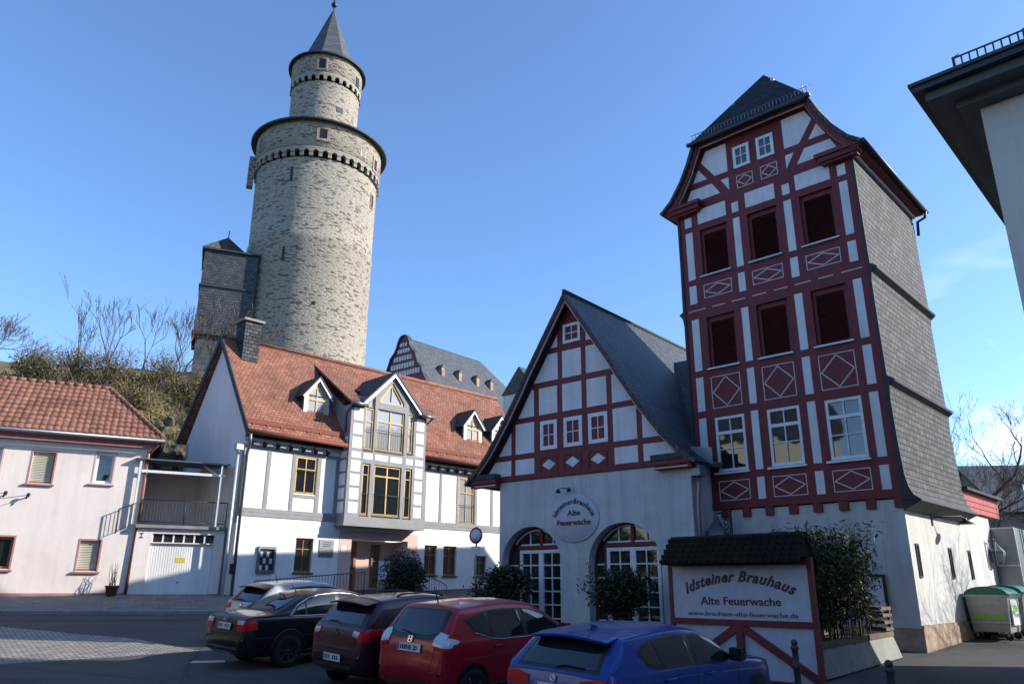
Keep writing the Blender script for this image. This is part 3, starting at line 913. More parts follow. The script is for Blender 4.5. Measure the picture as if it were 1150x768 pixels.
    for i in range(4):
        for fn in (lambda p: p, lambda p: (5.94 - p[0], p[1])):
            a, b = fn(inn[i]), fn(inn[i + 1])
            m.beam((a[0], -.21, a[1] + .03), (b[0], -.21, b[1] + .03), .045, .05)
    m.box(1.12, 4.82, -.24, -.19, 15.96, 15.99)
    m.build('verge_moulding', M_whitel, rt)
    m = MB()
    for s in (0, 1):
        fx = (lambda x: x) if s == 0 else (lambda x: 5.94 - x)
        def bx(x0, x1, y0, y1, z0, z1):
            a, b = sorted((fx(x0), fx(x1))); m.box(a, b, y0, y1, z0, z1)
        bx(-.30, .92, -.27, -.002, 13.78, 13.93); bx(-.36, 1.0, -.33, -.004, 13.931, 14.06)
        bx(-.22, .84, -.20, -.003, 13.70, 13.779)
    m.build('eaves_bracket', M_red, rt)
    # plaster ground floor
    m = MB()
    m.box(.02, 5.90, .06, 5.45, -.8, 3.70)
    m.build('plaster_wall', M_plaster_g, rt)
    m = MB(); m.box(3.0, 5.955, .005, .059, -.8, .55); m.box(5.901, 5.955, .06, 9.0, -.8, .62)
    m.build('stone_plinth', M_stone, rt)
    # slate cladding: right side and left side
    prof = [(6.36, 3.66), (6.21, 3.78), (6.12, 3.98), (6.06, 4.3), (6.02, 5.2), (6.0, 6.3), (6.03, 6.72), (6.15, 6.88), (6.0, 6.97), (5.985, 8.3), (5.98, 9.75), (6.02, 10.02), (6.14, 10.18), (6.0, 10.26), (5.98, 12), (5.98, 13.9)]
    m = MB()
    for a, b in zip(prof[:-1], prof[1:]):
        mt = 1 if (a[0] > b[0] + .08 and b[1] - a[1] < .12) else 0
        m.add([(a[0], -.01, a[1]), (a[0], 5.5, a[1]), (b[0], 5.5, b[1]), (b[0], -.01, b[1])], [(0, 1, 2, 3)], mt)
        m.add([(5.94 - a[0], -.01, a[1]), (5.94 - a[0], 5.5, a[1]), (5.94 - b[0], 5.5, b[1]), (5.94 - b[0], -.01, b[1])], [(3, 2, 1, 0)], mt)
    m.box(.03, 5.91, 5.46, 5.5, 3.7, 14.1)
    m.build('slate_cladding', [M_slatew, M_dkgrey], rt)
    m = MB()
    edge = prof
    poly = edge + [(5.905, 13.9), (5.905, 3.66)]
    m.prism(poly, -.045, -.012); m.prism(poly, 5.505, 5.53)
    m.prism([(5.94 - x, z) for x, z in poly], -.045, -.012)
    m.prism([(5.91, 3.40), (6.37, 3.62), (6.37, 3.655), (5.91, 3.655)], -.02, 5.52)
    for z, xx in ((6.80, 6.17), (10.10, 6.16)):
        m.prism([(5.96, z - .16), (xx, z - .01), (xx + .015, z + .05), (5.96, z + .05)], -.02, 5.52)
    m.build('slate_edge_trim', M_dkgrey, rt)
    # eaves board on the right side
    m = MB(); m.box(5.99, 6.05, -.2, 5.6, 13.74, 13.85); m.build('eaves_moulding', M_whitel, rt)
    m = MB(); m.box(5.99, 6.28, -.3, 5.75, 13.86, 13.96); m.box(-.34, -.05, -.3, 5.75, 13.86, 13.96); m.build('eaves_soffit', M_red, rt)
    # roof
    m = MB()
    P = [(-.44, 14.0), (-.08, 14.30), (.32, 14.85), (.64, 15.45), (.93, 16.16), (2.97, 18.97)]
    yf, yb, ya, yc = -.40, 5.9, 1.45, 4.0
    for i in range(4):
        a, b = P[i], P[i + 1]
        m.sheet([[(a[0], yf, a[1]), (a[0], yb, a[1])], [(b[0], yf, b[1]), (b[0], yb, b[1])]], .1)
        m.sheet([[(5.94 - a[0], yf, a[1]), (5.94 - a[0], yb, a[1])], [(5.94 - b[0], yf, b[1]), (5.94 - b[0], yb, b[1])]], .1)
    a = P[4]
    for fx in (lambda x: x, lambda x: 5.94 - x):
        q = [(fx(a[0]), yf, a[1]), (fx(a[0]), yb, a[1]), (fx(2.97), yc, 18.97), (fx(2.97), ya, 18.97)]
        m.add(q, [(0, 1, 2, 3), (3, 2, 1, 0)])
    m.add([(.86, yf - .08, 16.10), (5.08, yf - .08, 16.10), (2.97, ya, 18.97)], [(0, 1, 2), (2, 1, 0)])
    m.add([(.93, yb, 16.16), (5.01, yb, 16.16), (2.97, yc, 18.97)], [(2, 1, 0), (0, 1, 2)])
    roof = m.build('roof', M_slate, rt)
    m = MB(); m.box(.80, 5.14, yf - .15, yf - .03, 16.02, 16.12)
    m.tube([(6.40, -.35, 13.97), (6.40, 5.8, 13.95)], .07, 8); m.tube([(-.46, -.35, 13.97), (-.46, 5.8, 13.95)], .075, 8)
    m.tube([(6.40, 5.6, 13.92), (6.34, 5.62, 13.7), (6.10, 5.6, 13.6), (6.06, 5.6, 13.1)], .05, 8)
    m.build('gutter', M_iron, roof)
    m = MB()
    for i in range(34):
        x = .95 + 4.05 * i / 33
        m.tube([(x, yf + .06, 16.22), (x, yf + .06, 16.50)], .011, 4, cap=False)
    for z in (16.28, 16.49): m.tube([(.9, yf + .06, z), (5.04, yf + .06, z)], .013, 4)
    for x in (.95, 1.9, 2.97, 4.0, 5.0): m.tube([(x, yf + .06, 16.49), (x, yf + .5, 16.8)], .013, 4)
    m.build('snow_guard', M_zinc, roof)
    m = MB()
    m.tube([(2.1, .75, 17.62), (2.1, .60, 17.72)], .06, 8); m.tube([(3.5, .95, 18.1), (3.5, .80, 18.2)], .06, 8)
    m.tube([(4.6, .5, 16.9), (4.6, .5, 17.3)], .012, 5)
    m.build('roof_vent', M_zincw, roof)
    # slits in the side wall
    for y in (.60, 3.58, 5.65):
        f = MB(); f.box(5.893, 5.93, y - .13, y + .13, 1.75, 2.60)
        w = f.build('window', M_dkgrey, rt)
        g = MB(); g.box(5.931, 5.936, y - .09, y + .09, 1.80, 2.55); g.build('pane', M_glass, w)
    # low rear extension with red fascia
    m = MB(); m.box(.5, 5.9, 5.451, 8.9, -.8, 3.78); m.build('extension_wall', M_plaster_g, rt)
    m = MB()
    for i in range(4): m.box(5.55, 6.0 + i * .012, 5.54, 10.1, 3.80 + i * .17, 3.955 + i * .17)
    m.build('extension_fascia', M_redl, rt)
    m = MB(); m.sheet([[(6.2, 5.54, 4.50), (6.2, 10.3, 4.50)], [(1, 5.54, 5.0), (1, 10.3, 5.0)]], .08); m.build('extension_roof', M_slate, rt)
    return rt
tower_house()

# wall lamp on the tower side
t = thing('wall_lamp', 'black swan-neck lamp with dish shade under the slate overhang', 'lamp', TF.w(5.9, 2.3, 3.3), TF.yaw)
m = MB(); m.box(.0, .03, -.05, .05, -.15, .12); m.tube([(.03, 0, .05), (.25, .3, .10), (.55, .75, .12), (.62, .9, .06)], .02, 6); m.build('bracket', M_black, t)
m = MB(); m.lathe([(.04, .08), (.06, .02), (.22, -.07), (.23, -.09), (.03, -.06)], 16, (.62, .92)); m.build('lamp_shade', M_black, t)

# ================================================================== BREWERY HALL
def arch(cx, hw, zb, zs, rise, n=18):
    p = [(cx - hw, zb), (cx + hw, zb)]
    for i in range(n + 1):
        a = math.pi * i / n
        p.append((cx + hw * math.cos(a), zs + rise * math.sin(a)))
    return p
def brew_hall():
    rt = thing('gabled_hall', 'low gabled hall with dark red timber gable and two arched doorways', 'house', GF.o, GF.yaw)
    cx = 4.2
    def hw(z):
        T_ = [(5.0, 4.15), (5.25, 4.0), (5.86, 3.48), (6.84, 2.76), (7.81, 2.13), (8.48, 1.74), (11.14, 0.0), (12, -.6)]
        for (a, wa), (b, wb) in zip(T_[:-1], T_[1:]):
            if z <= b: return wa + (wb - wa) * (z - a) / (b - a)
        return 0
    zs = [5.0, 5.25, 5.86, 6.84, 7.81, 8.48, 11.1]
    gab = [(cx - hw(z) + .02, z) for z in zs] + [(cx + hw(z) - .02, z) for z in zs[::-1]]
    m = MB(); 
    m.prism(gab, 0, .25)
    m.build('timber_gable', M_red, rt)
    m = MB()
    e = .007
    rows = [(5.21, 5.74, [(None, 1.49), (1.69, 2.53), (5.82, 6.68), (6.88, None)]),
            (5.94, 7.02, [(None, 1.49), (1.69, 2.53), (5.80, 6.68), (6.88, None)]),
            (7.22, 8.18, [(None, 2.53), (2.76, 3.56), (3.78, 4.59), (4.80, 5.59), (5.80, None)]),
            (8.40, 9.37, [(None, 3.60), (3.80, 4.60), (4.80, None)]),
            (9.58, 10.4, [(None, 3.60), (4.82, None)])]
    for z0, z1, cs in rows:
        for a, b in cs:
            if a is None:
                lo, hi = cx - hw(z0) + .13, cx - hw(z1) + .13
                q = [(lo, z0), (b, z0), (b, min(z1, 99)), (hi, z1)]
                if hi > b:
                    zt = z0 + (z1 - z0) * (b - lo) / (hi - lo); q = [(lo, z0), (b, z0), (b, zt)]
            elif b is None:
                lo, hi = cx + hw(z0) - .13, cx + hw(z1) - .13
                q = [(a, z0), (lo, z0), (hi, z1), (a, z1)]
                if hi < a:
                    zt = z0 + (z1 - z0) * (lo - a) / (lo - hi); q = [(a, z0), (lo, z0), (a, zt)]
            else: q = [(a, z0), (b, z0), (b, z1), (a, z1)]
            m.prism(q, -e, .01)
    for c in (3.165, 4.16, 5.18):
        m.prism([(c - .29, 5.46), (c, 5.28), (c + .29, 5.46), (c, 5.64)], -e, .01)
    m.build('infill_panels', M_panel, rt)
    m = MB()
    for c in (3.165, 4.16, 5.18):
        for x in (c - .36, c + .34): m.box(x, x + .02, -.02, .0 + .005, 5.22, 5.72)
        m.box(c - .34, c + .34, -.02, .005, 5.70, 5.72)
    m.box(.97, 8.4, -.03, -.001, 5.03, 5.19)
    m.build('panel_moulding', M_red, rt)
    for a, b in ((2.82, 3.54), (3.83, 4.59), (4.84, 5.60)):
        window(rt, a, b, 5.97, 6.98, -.03, M_white, M_glass, .13, 1, (.5,), .06, .03)
    window(rt, 3.86, 4.60, 9.63, 10.33, -.03, M_white, M_glass, .10, 1, (.5,), .06, .03)
    # plaster wall with arched doorways
    m = MB()
    d1, d2 = arch(2.34, 1.27, -.5, 2.2, 1.23), arch(5.99, 1.30, -.5, 2.15, 1.25)
    m.holed([(.95, -.8), (8.42, -.8), (8.42, 5.03), (.95, 5.03)], [d1, d2], .02, .42)
    m.add([(.95, .02, -.8), (.95, 20, -.8), (.95, 20, 5.0), (.95, .02, 5.0)], [(3, 2, 1, 0)])
    m.add([(8.42, .02, -.8), (8.42, 20, -.8), (8.42, 20, 5.0), (8.42, .02, 5.0)], [(0, 1, 2, 3)])
    m.build('plaster_wall', M_plaster_g, rt)
    # doors
    for cxx, hwid, xs in ((2.34, 1.27, (1.62, 3.45)), (5.99, 1.30, (5.17, 7.08))):
        f = MB()
        y = .36
        zr, rise = 2.2, 1.23
        mid = (xs[0] + xs[1]) / 2
        f.box(xs[0] - .07, xs[1] + .07, y, y + .10, 2.70, 2.82)
        f.box(xs[0] - .09, xs[0] - .002, y, y + .10, -.5, 2.70); f.box(xs[1] + .002, xs[1] + .09, y, y + .10, -.5, 2.70)
        f.box(mid - .055, mid + .055, y, y + .10, 2.82, 3.41)
        ar = [(cxx + (hwid - .005) * math.cos(math.pi * i / 18), zr + (rise - .005) * math.sin(math.pi * i / 18)) for i in range(19)]
        for a, b in zip(ar[:-1], ar[1:]): f.beam((a[0], y + .05, a[1]), (b[0], y + .05, b[1]), .10, .10)
        for x in (cxx - hwid + .05, cxx + hwid - .05): f.box(x - .05, x + .05, y, y + .1, -.5, zr)
        dr = f.build('door', M_red, rt)
        w = MB()
        w.box(xs[0], xs[0] + .11, y - .02, y + .05, -.4, 2.67); w.box(xs[1] - .11, xs[1], y - .02, y + .05, -.4, 2.67)
        w.box(mid - .10, mid + .10, y - .02, y + .05, -.4, 2.67)
        w.box(xs[0] + .11, mid - .10, y - .02, y + .05, 2.56, 2.67); w.box(mid + .10, xs[1] - .11, y - .02, y + .05, 2.56, 2.67)
        for z in (2.17, 1.76, 1.34, .92, .5, .08):
            w.box(xs[0] + .11, mid - .10, y - .01, y + .03, z - .02, z + .02); w.box(mid + .10, xs[1] - .11, y - .01, y + .03, z - .02, z + .02)
            for a, b in ((cxx - hwid + .1, xs[0] - .09), (xs[1] + .09, cxx + hwid - .1)):
                if b > a + .02: w.box(a, b, y + .02, y + .06, z - .025, z + .025)
        for a, b in ((xs[0] + .11, mid - .10), (mid + .10, xs[1] - .11)):
            xm = (a + b) / 2
            w.box(xm - .018, xm + .018, y - .008, y + .028, -.4, 2.56)
        for a, b in ((xs[0], mid - .055), (mid + .055, xs[1])):
            w.box(a + .01, b - .01, y + .02, y + .06, 2.822, 2.87)
            xm = (a + b) / 2
            h = zr + rise * math.sqrt(max(0, 1 - ((xm - cxx) / hwid) ** 2)) - .08
            w.box(xm - .02, xm + .02, y + .02, y + .06, 2.87, h)
        ar2 = [(cxx + (hwid - .10) * math.cos(math.pi * i / 24), zr + (rise - .10) * math.sin(math.pi * i / 24)) for i in range(25)]
        for a, b in zip(ar2[:-1], ar2[1:]):
            if a[1] > 2.86 and b[1] > 2.86: w.beam((a[0], y + .04, a[1]), (b[0], y + .04, b[1]), .045, .04)
        w.build('sash', M_white, dr)
        g = MB(); g.prism(arch(cxx, hwid - .02, -.45, zr, rise - .02), y + .065, y + .07); g.build('pane', M_glass, dr)
    # roof
    m = MB()
    prof = [(0, 11.42), (1.80, 8.68), (2.2, 8.0), (2.85, 7.0), (3.6, 5.98), (4.2, 5.35), (4.62, 5.02)]
    yf, yb = -.42, 20
    for s in (-1, 1):
        m.sheet([[(cx + s * x, yf, z), (cx + s * x, yb, z)] for x, z in prof], .10)
    m.build('roof', M_slate, rt)
    # cross roof running towards the tower house
    m = MB(); m.sheet([[(4.6, .75, 5.0), (7.98, .75, 5.0)], [(4.6, 1.4, 5.45), (7.98, 1.4, 5.45)], [(4.6, 2.6, 6.7), (7.98, 2.6, 6.7)], [(4.4, 5.7, 10.0), (8.0, 5.7, 10.0)], [(4.4, 10.0, 6.0), (8.0, 10.0, 6.0)]], .09)
    m.build('cross_roof', M_slate, rt)
    m = MB()
    m.tube([(cx, yf, 11.44), (cx, yb, 11.44)], .07, 6); m.build('ridge_cap', M_dkgrey, rt)
    # verge boards
    o_ = [(0, 11.36)] + [(x, z - .06) for x, z in prof[1:]]
    i_ = [(0, 11.02), (1.62, 8.56), (2.0, 7.92), (2.64, 6.94), (3.36, 5.96), (3.92, 5.36), (4.2, 5.14)]
    for nm, mt, k0, k1, y0, y1 in (('verge_board', M_red, 0.0, .72, -.40, -.34), ('verge_moulding', M_whitel, .80, .92, -.36, -.30), ('verge_soffit', M_shut, .0, 1.0, -.30, -.26)):
        m = MB()
        L_ = lambda a, b, k: (a[0] + (b[0] - a[0]) * k, a[1] + (b[1] - a[1]) * k)
        for j in range(len(o_) - 1):
            for s in (-1, 1):
                q = [L_(o_[j], i_[j], k0), L_(o_[j + 1], i_[j + 1], k0), L_(o_[j + 1], i_[j + 1], k1), L_(o_[j], i_[j], k1)]
                m.prism([(cx + s * x, z) for x, z in q], y0, y1)
        m.build(nm, mt, rt)
    m = MB()
    for x0, x1 in ((-.32, 1.02), (7.28, 8.66)):
        m.box(x0 + .1, x1 - .05, -.26, .015, 4.86, 4.98); m.box(x0, x1, -.33, .012, 4.985, 5.12)
    m.build('eaves_bracket', M_red, rt)
    m = MB()
    for x0, x1 in ((-.30, 1.0), (7.3, 8.62)): m.box(x0, x1, -.36, .008, 5.13, 5.30)
    for x0, x1 in ((.0, .99), (7.4, 8.5)): m.box(x0, x1, -.275, -.262, 4.885, 4.92, 1)
    m.build('bracket_cover', [M_dkgrey, M_whitel], rt)
    m = MB()
    m.box(8.45, 8.75, -.05, .35, 4.62, 5.0); m.tube([(8.6, .15, 4.65), (8.6, .12, 4.3), (8.56, .1, 3.8), (8.56, .1, -.3)], .06, 10)
    m.prism([(8.2, 5.15), (8.9, 5.0), (8.9, 5.5), (8.2, 5.6)], .55, .58)
    m.tube([(8.6, .2, 5.02), (8.86, 1.2, 5.05)], .08, 8)
    m.build('downpipe', M_zinc, rt)
    return rt
brew_hall()

def disc_sign():
    t = thing('sign', 'round white wall disc lettered Idsteiner Brauhaus Alte Feuerwache between arched doors', 'sign', GF.w(4.17, .0, 3.62), GF.yaw)
    m = MB(); m.lathe([(1e-4, .012), (.985, .012), (.985, -.012), (.97, -.02), (1e-4, -.02)], 48, (0, 0), ax='y')
    o = m.build('board', M_sign, t); o.scale = (1, 1, .79)
    m = MB()
    text_arc(m, 'IdsteinerBrauhaus', .235, 0, -.20, .765, R(140), -.03, .15, .006, ell=.86)
    m.build('lettering', M_ink, t)
    for tx, wd, zz in (('Alte', .52, .08), ('Feuerwache', 1.34, -.22)):
        m = MB(); text_flat(m, tx, .25, .01, zz, -.03, wd, 0, .006); m.build('lettering', M_ink, t)
disc_sign()
t = thing('wall_lamp', 'small black twin spotlight above the round brewery disc', 'lamp', GF.w(3.95, .02, 4.52), GF.yaw)
m = MB(); m.box(-.02, .02, -.03, 0, -.05, .1); m.tube([(0, -.02, .05), (-.12, -.2, .08), (-.2, -.3, .02)], .015, 6); m.tube([(0, -.02, .05), (.12, -.15, .08), (.18, -.22, .02)], .015, 6); m.build('bracket', M_black, t)
m = MB(); m.lathe([(.02, .04), (.06, .0), (.10, -.09), (.02, -.08)], 12, (-.2, -.3)); m.build('spotlight', M_black, t)
m = MB(); m.lathe([(.02, .06), (.06, .03), (.07, -.06), (.02, -.06)], 12, (.18, -.22)); m.build('spotlight', M_black, t)

# iron lantern at the corner between the hall and the tower
def lantern(name_label, loc, rz, arm=.5, s=1.0, group=None):
    t = thing('lantern', name_label, 'lantern', loc, rz)
    m = MB(s); m.box(.30, .36, -.03, .03, -.55, .45)
    m.tube([(.3, 0, .35), (.1, 0, .38), (-.1, 0, .36)], .02, 6); m.tube([(.3, 0, -.2), (.15, 0, -.1), (.05, 0, .1), (-.05, 0, .3)], .018, 6)
    for q in range(4):
        cz = -.1 + .12 * q
        m.tube([(.2 + .06 * math.cos(a), 0, cz + .06 * math.sin(a)) for a in [i * .7 for i in range(10)]], .012, 5)
    m.build('bracket', M_black, t)
    m = MB(s); m.lathe([(.015, .34), (.03, .25), (.05, .22), (.06, .18), (.26, -.05), (.27, -.09)], 6, (-.1, 0), smooth=False); m.lathe([(.2, -.42), (.14, -.5), (.01, -.52)], 6, (-.1, 0), smooth=False)
    for k in range(6):
        a = math.pi * k / 3
        m.tube([(-.1 + .25 * math.cos(a), .25 * math.sin(a), -.09), (-.1 + .19 * math.cos(a), .19 * math.sin(a), -.43)], .014, 5)
    m.build('lantern_cage', M_zinc, t)
    m = MB(s); m.lathe([(.235, -.095), (.18, -.425)], 6, (-.1, 0), smooth=False); m.build('lantern_glass', M_glassl, t)
    return t
lantern('grey iron scroll lantern in the corner left of the brewery sign roof', TF.w(.92, -.5, 3.15), TF.yaw, s=1.15)
t = thing('wall_lantern', 'dark flat-topped wall light above the sign roof', 'lamp', TF.w(2.6, 0, 2.75), TF.yaw)
m = MB(); m.box(-.26, .26, -.45, 0, -.12, .10); m.box(-.32, .32, -.52, 0, .101, .16); m.box(-.18, .18, -.38, -.02, .161, .24); m.build('housing', M_black, t)

# menu case on the tower house wall
t = thing('menu_case', 'dark framed menu case on the wall behind the bamboo', 'menu case', TF.w(4.85, .03, 1.35), TF.yaw)
m = MB(); m.wall(-.36, .36, -.48, .48, -.08, 0, [(-.30, .30, -.42, .42)]); m.build('frame', M_black, t)
m = MB(); m.box(-.30, .30, -.03, -.02, -.42, .42); m.build('paper', M_paper, t)
#@@PART3
# ================================================================== WHITE HOUSE WITH BAY
def white_house():
    k = WK
    rt = thing('white_house', 'white half-timbered house with grey beams, red tiled roof and glazed bay', 'house', WF.o, WF.yaw)
    XE = 15.0
    op = [(4.74, 7.45, -1.0, 2.17)]
    gw = [(2.36, 3.09, .88, 2.10), (8.35, 9.02, .87, 2.07), (9.38, 10.12, .85, 2.07), (11.17, 11.9, .85, 1.72)]
    fw = [(2.08, 2.985, 3.69, 5.09), (10.14, 11.10, 3.04, 5.10)]
    m = MB(k)
    m.wall(0, XE, -1.0, 5.5, 0, .3, gw + fw + op)
    # gable wall on the left
    m.prism([(.3, -1), (5.3, -1), (5.3, 5.95), (2.76, 9.72), (.3, 6.2)], 0.0, .28, axis='x')
    m.prism([(.0, 5.5), (.3, 5.5), (.3, 6.2)], .0, .28, axis='x')
    m.box(0, XE, 5.02, 5.3, -1, 5.9)
    m.build('plaster_wall', M_wwall, rt)
    m = MB(k)
    m.wall(4.19, 7.97, -1.0, 2.46, -.012, -.001, op); m.box(4.45, 7.7, 1.0, 1.1, -1, 2.17)
    m.box(4.70, 4.739, -.001, 1.0, -1, 2.17); m.box(7.451, 7.49, -.001, 1.0, -1, 2.17)
    m.build('entrance_surround', M_rose, rt)
    m = MB(k); m.box(8.0, XE, -.03, -.001, -1, .22); m.build('plinth', M_grey, rt)
    # grey timbers
    m = MB(k)
    y0, y1 = -.022, .002
    def tb(x0, x1, z0, z1, yy=y0): m.box(x0, x1, yy, y1, z0, z1)
    for a, b in ((0.0, .17), (.91, 1.06), (1.93, 2.07), (2.99, 3.15), (3.80, 3.95), (7.95, 8.29), (9.05, 9.18), (10.03, 10.135), (11.105, 11.25), (12.1, 12.25), (13.1, 13.25)):
        tb(a, b, 3.05, 5.12)
    tb(0, 3.95, 5.12, 5.25); tb(7.9, XE, 5.12, 5.25)
    tb(2.07, 2.99, 3.55, 3.66)
    tb(0, 3.95, 2.76, 2.90, -.03); tb(0, 3.95, 2.90, 3.05, -.04)
    tb(7.7, XE, 2.76, 2.90, -.03); tb(7.7, XE, 2.90, 3.05, -.04)
    m.box(-.012, -.001, 0.0, .17, 2.5, 5.3)
    m.build('timber_frame', M_grey, rt)
    # cornice with brackets
    m = MB(k)
    for a, b in ((-.02, 3.93), (7.72, XE)):
        m.box(a, b, -.16, -.001, 5.44, 5.50, 1); m.box(a, b, -.22, -.001, 5.50, 5.62, 0)
        m.box(a, b, -.30, -.001, 5.62, 5.67, 1); m.box(a, b, -.34, -.001, 5.67, 5.86, 0)
    m.build('cornice', [M_dkgrey, M_zincw], rt)
    m = MB(k)
    x = .16
    while x < 3.8: m.box(x, x + .10, -.13, -.001, 5.27, 5.435); m.box(x, x + .1, -.06, -.001, 5.22, 5.27); x += .525
    x = 8.35
    while x < XE - .2: m.box(x, x + .10, -.13, -.001, 5.27, 5.435); m.box(x, x + .1, -.06, -.001, 5.22, 5.27); x += .525
    m.build('cornice_brackets', M_dkgrey, rt)
    # windows of the flat wall
    for i, (a, b, c, d) in enumerate(gw):
        window(rt, a, b, c, d, .10, M_woodd if i else M_woodd, M_glass, .075, 1, (.68,), .07, .035, sill=(-.07, M_dkgrey), k=k)
    for i, (a, b, c, d) in enumerate(fw):
        w = window(rt, a + .003, b - .003, c + .003, d - .003, .03, M_wood, M_glass if i == 0 else M_glassl, .075, 1, (.66,), .07, .035, k=k)
        r = MB(k)
        zt = c + (d - c) * .62 if i == 0 else c + .82
        r.tube([(a, -.03, zt), (b, -.03, zt)], .012, 5); r.tube([(a, -.03, c + .08), (b, -.03, c + .08)], .01, 5)
        for j in range(1, 10): r.tube([(a + (b - a) * j / 10, -.03, c + .08), (a + (b - a) * j / 10, -.03, zt)], .007, 4)
        r.build('window_railing', M_iron, w)
    # entrance door and side window inside the porch
    m = MB(k); m.wall(4.78, 5.62, -.45, 2.12, .93, .99, [(4.90, 5.50, .15, .95), (4.90, 5.50, 1.05, 1.95)]); d_ = m.build('door', M_woodd, rt)
    m = MB(k); m.box(4.88, 5.52, .96, .965, .1, 2.0); m.build('pane', M_glass, d_)
    window(rt, 6.35, 6.75, .4, 2.05, .93, M_woodd, M_glass, .06, 0, (.6,), .05, .03, k=k)
    # bay
    bx0, bx1, by = 3.94, 7.70, -.62
    m = MB(k)
    bh = [(4.63, 4.99, 3.03, 5.03), (5.18, 6.51, 3.05, 5.03), (6.69, 7.06, 3.03, 5.03)]
    uh = [(4.62, 5.05, 5.57, 7.30), (5.18, 6.56, 5.60, 7.37), (6.76, 7.05, 5.66, 7.30)]
    m.wall(bx0, bx1, 2.62, 7.30, by, by + .2, bh + uh)
    tri = [(5.27, 7.58), (6.49, 7.58), (6.49, 7.72), (5.88, 8.50), (5.27, 7.72)]
    stL = [(4.66, 7.301), (5.05, 7.301), (5.05, 7.78), (4.66, 7.36)]
    stR = [(6.76, 7.301), (7.12, 7.301), (7.12, 7.36), (6.76, 7.78)]
    m.holed([(4.45, 7.30), (7.33, 7.30), (7.33, 7.50), (5.89, 8.92), (4.45, 7.50)], [tri, stL, stR], by, .2)
    m.box(bx0, bx0 + .1, by + .2, .0, 2.62, 7.3); m.box(bx1 - .1, bx1, by + .2, .0, 2.62, 7.3)
    m.prism([(.0, 5.9), (.0, 7.3), (2.2, 8.8), (2.2, 8.6)], bx0, bx0 + .1, axis='x'); m.prism([(.0, 5.9), (.0, 7.3), (2.2, 8.8), (2.2, 8.6)], bx1 - .1, bx1, axis='x')
    m.box(bx0 - .05, bx1 + .05, by - .05, .0, 2.60, 2.72); m.box(bx0 - .02, bx1 + .02, by - .03, by - .001, 2.72, 2.98)
    m.build('bay_frame', M_grey, rt)
    m = MB(k)
    rows = [(3.08, 3.50), (3.60, 4.03), (4.13, 4.57), (4.67, 5.10), (5.20, 5.44), (5.58, 6.02), (6.13, 6.57), (6.68, 7.18)]
    for z0, z1 in rows:
        m.box(4.07, 4.50, by - .008, by + .01, z0, z1); m.box(7.18, 7.58, by - .008, by + .01, z0, z1)
    for a, b in ((4.62, 5.05), (5.18, 5.80), (5.92, 6.50), (6.70, 7.06)): m.box(a, b, by - .008, by + .01, 5.20, 5.43)
    for z0, z1 in rows[:5] + rows[5:6]: m.box(bx0 - .008, bx0 + .01, by + .12, -.06, z0, z1)
    m.build('bay_infill', M_wwall, rt)
    for i, (a, b, c, d) in enumerate(bh + uh):
        vb = 1 if i in (1, 4) else 0
        hb = (.78,) if i < 3 else ((.66,) if i != 4 else (.68,))
        w = window(rt, a + .003, b - .003, c + .003, d - .003, by + .05, M_wood, M_glass if i < 3 else M_glassl, .07, vb, hb, .07, .035 if vb == 0 else .06, k=k)
        r = MB(k)
        zt = c + (d - c) * (.41 if i < 3 else .46)
        r.tube([(a, by - .02, zt), (b, by - .02, zt)], .012, 5)
        r.tube([(a, by - .02, c + .08), (b, by - .02, c + .08)], .01, 5)
        n = max(3, int((b - a) / .11))
        for j in range(1, n): r.tube([(a + (b - a) * j / n, by - .02, c + .08), (a + (b - a) * j / n, by - .02, zt)], .006, 4)
        r.build('window_railing', M_iron, w)
        s = MB(k); s.box(a - .02, b + .02, by - .03, by + .05, c - .05, c - .002); s.build('sill', M_trim, w)
    for nm, poly in (('gable_window', tri), ('gable_window', stL), ('gable_window', stR)):
        f = MB(k)
        cxx = sum(p[0] for p in poly) / len(poly); cz = sum(p[1] for p in poly) / len(poly)
        inn = [(cxx + (p[0] - cxx) * .80, cz + (p[1] - cz) * .80) for p in poly]
        n = len(poly)
        for i in range(n):
            f.prism([poly[i], poly[(i + 1) % n], inn[(i + 1) % n], inn[i]], by + .05, by + .11)
        if poly is tri: f.box(5.86, 5.90, by + .055, by + .10, 7.72, 8.3)
        w = f.build(nm, M_wood, rt)
        g = MB(k); g.prism(poly, by + .10, by + .105); g.build('pane', M_glassl, w)
    # main roof
    sl = 1.29
    zr = lambda y: 9.93 - sl * abs(2.76 - y)
    m = MB(k)
    for a, b in ((-.20, 3.93), (7.71, XE)):
        m.sheet([[(a, -.52, zr(-.52)), (b, -.52, zr(-.52))], [(a, 2.76, zr(2.76)), (b, 2.76, zr(2.76))]], .12)
    m.sheet([[(3.93, .0, zr(0)), (7.71, .0, zr(0))], [(3.93, 2.76, zr(2.76)), (7.71, 2.76, zr(2.76))]], .12)
    m.sheet([[(-.2, 5.8, zr(5.8)), (XE, 5.8, zr(5.8))], [(-.2, 2.76, zr(2.76)), (XE, 2.76, zr(2.76))]], .12)
    m.tube([(-.2, 2.76, 9.97), (XE, 2.76, 9.97)], .09, 8)
    roof = m.build('roof', M_tile, rt)
    m = MB(k)   # flat pitched roof over the bay
    for a, b in ((3.85, 4.62), (7.16, 7.88)):
        m.sheet([[(a, by - .18, 7.33), (b, by - .18, 7.33)], [(a, 2.45, 9.53), (b, 2.45, 9.53)]], .08)
    m.sheet([[(4.62, .7, 8.26), (7.16, .7, 8.26)], [(4.62, 2.45, 9.53), (7.16, 2.45, 9.53)]], .08)
    m.build('bay_roof', M_tile, rt)
    m = MB(k)   # gable roof in the middle of the bay
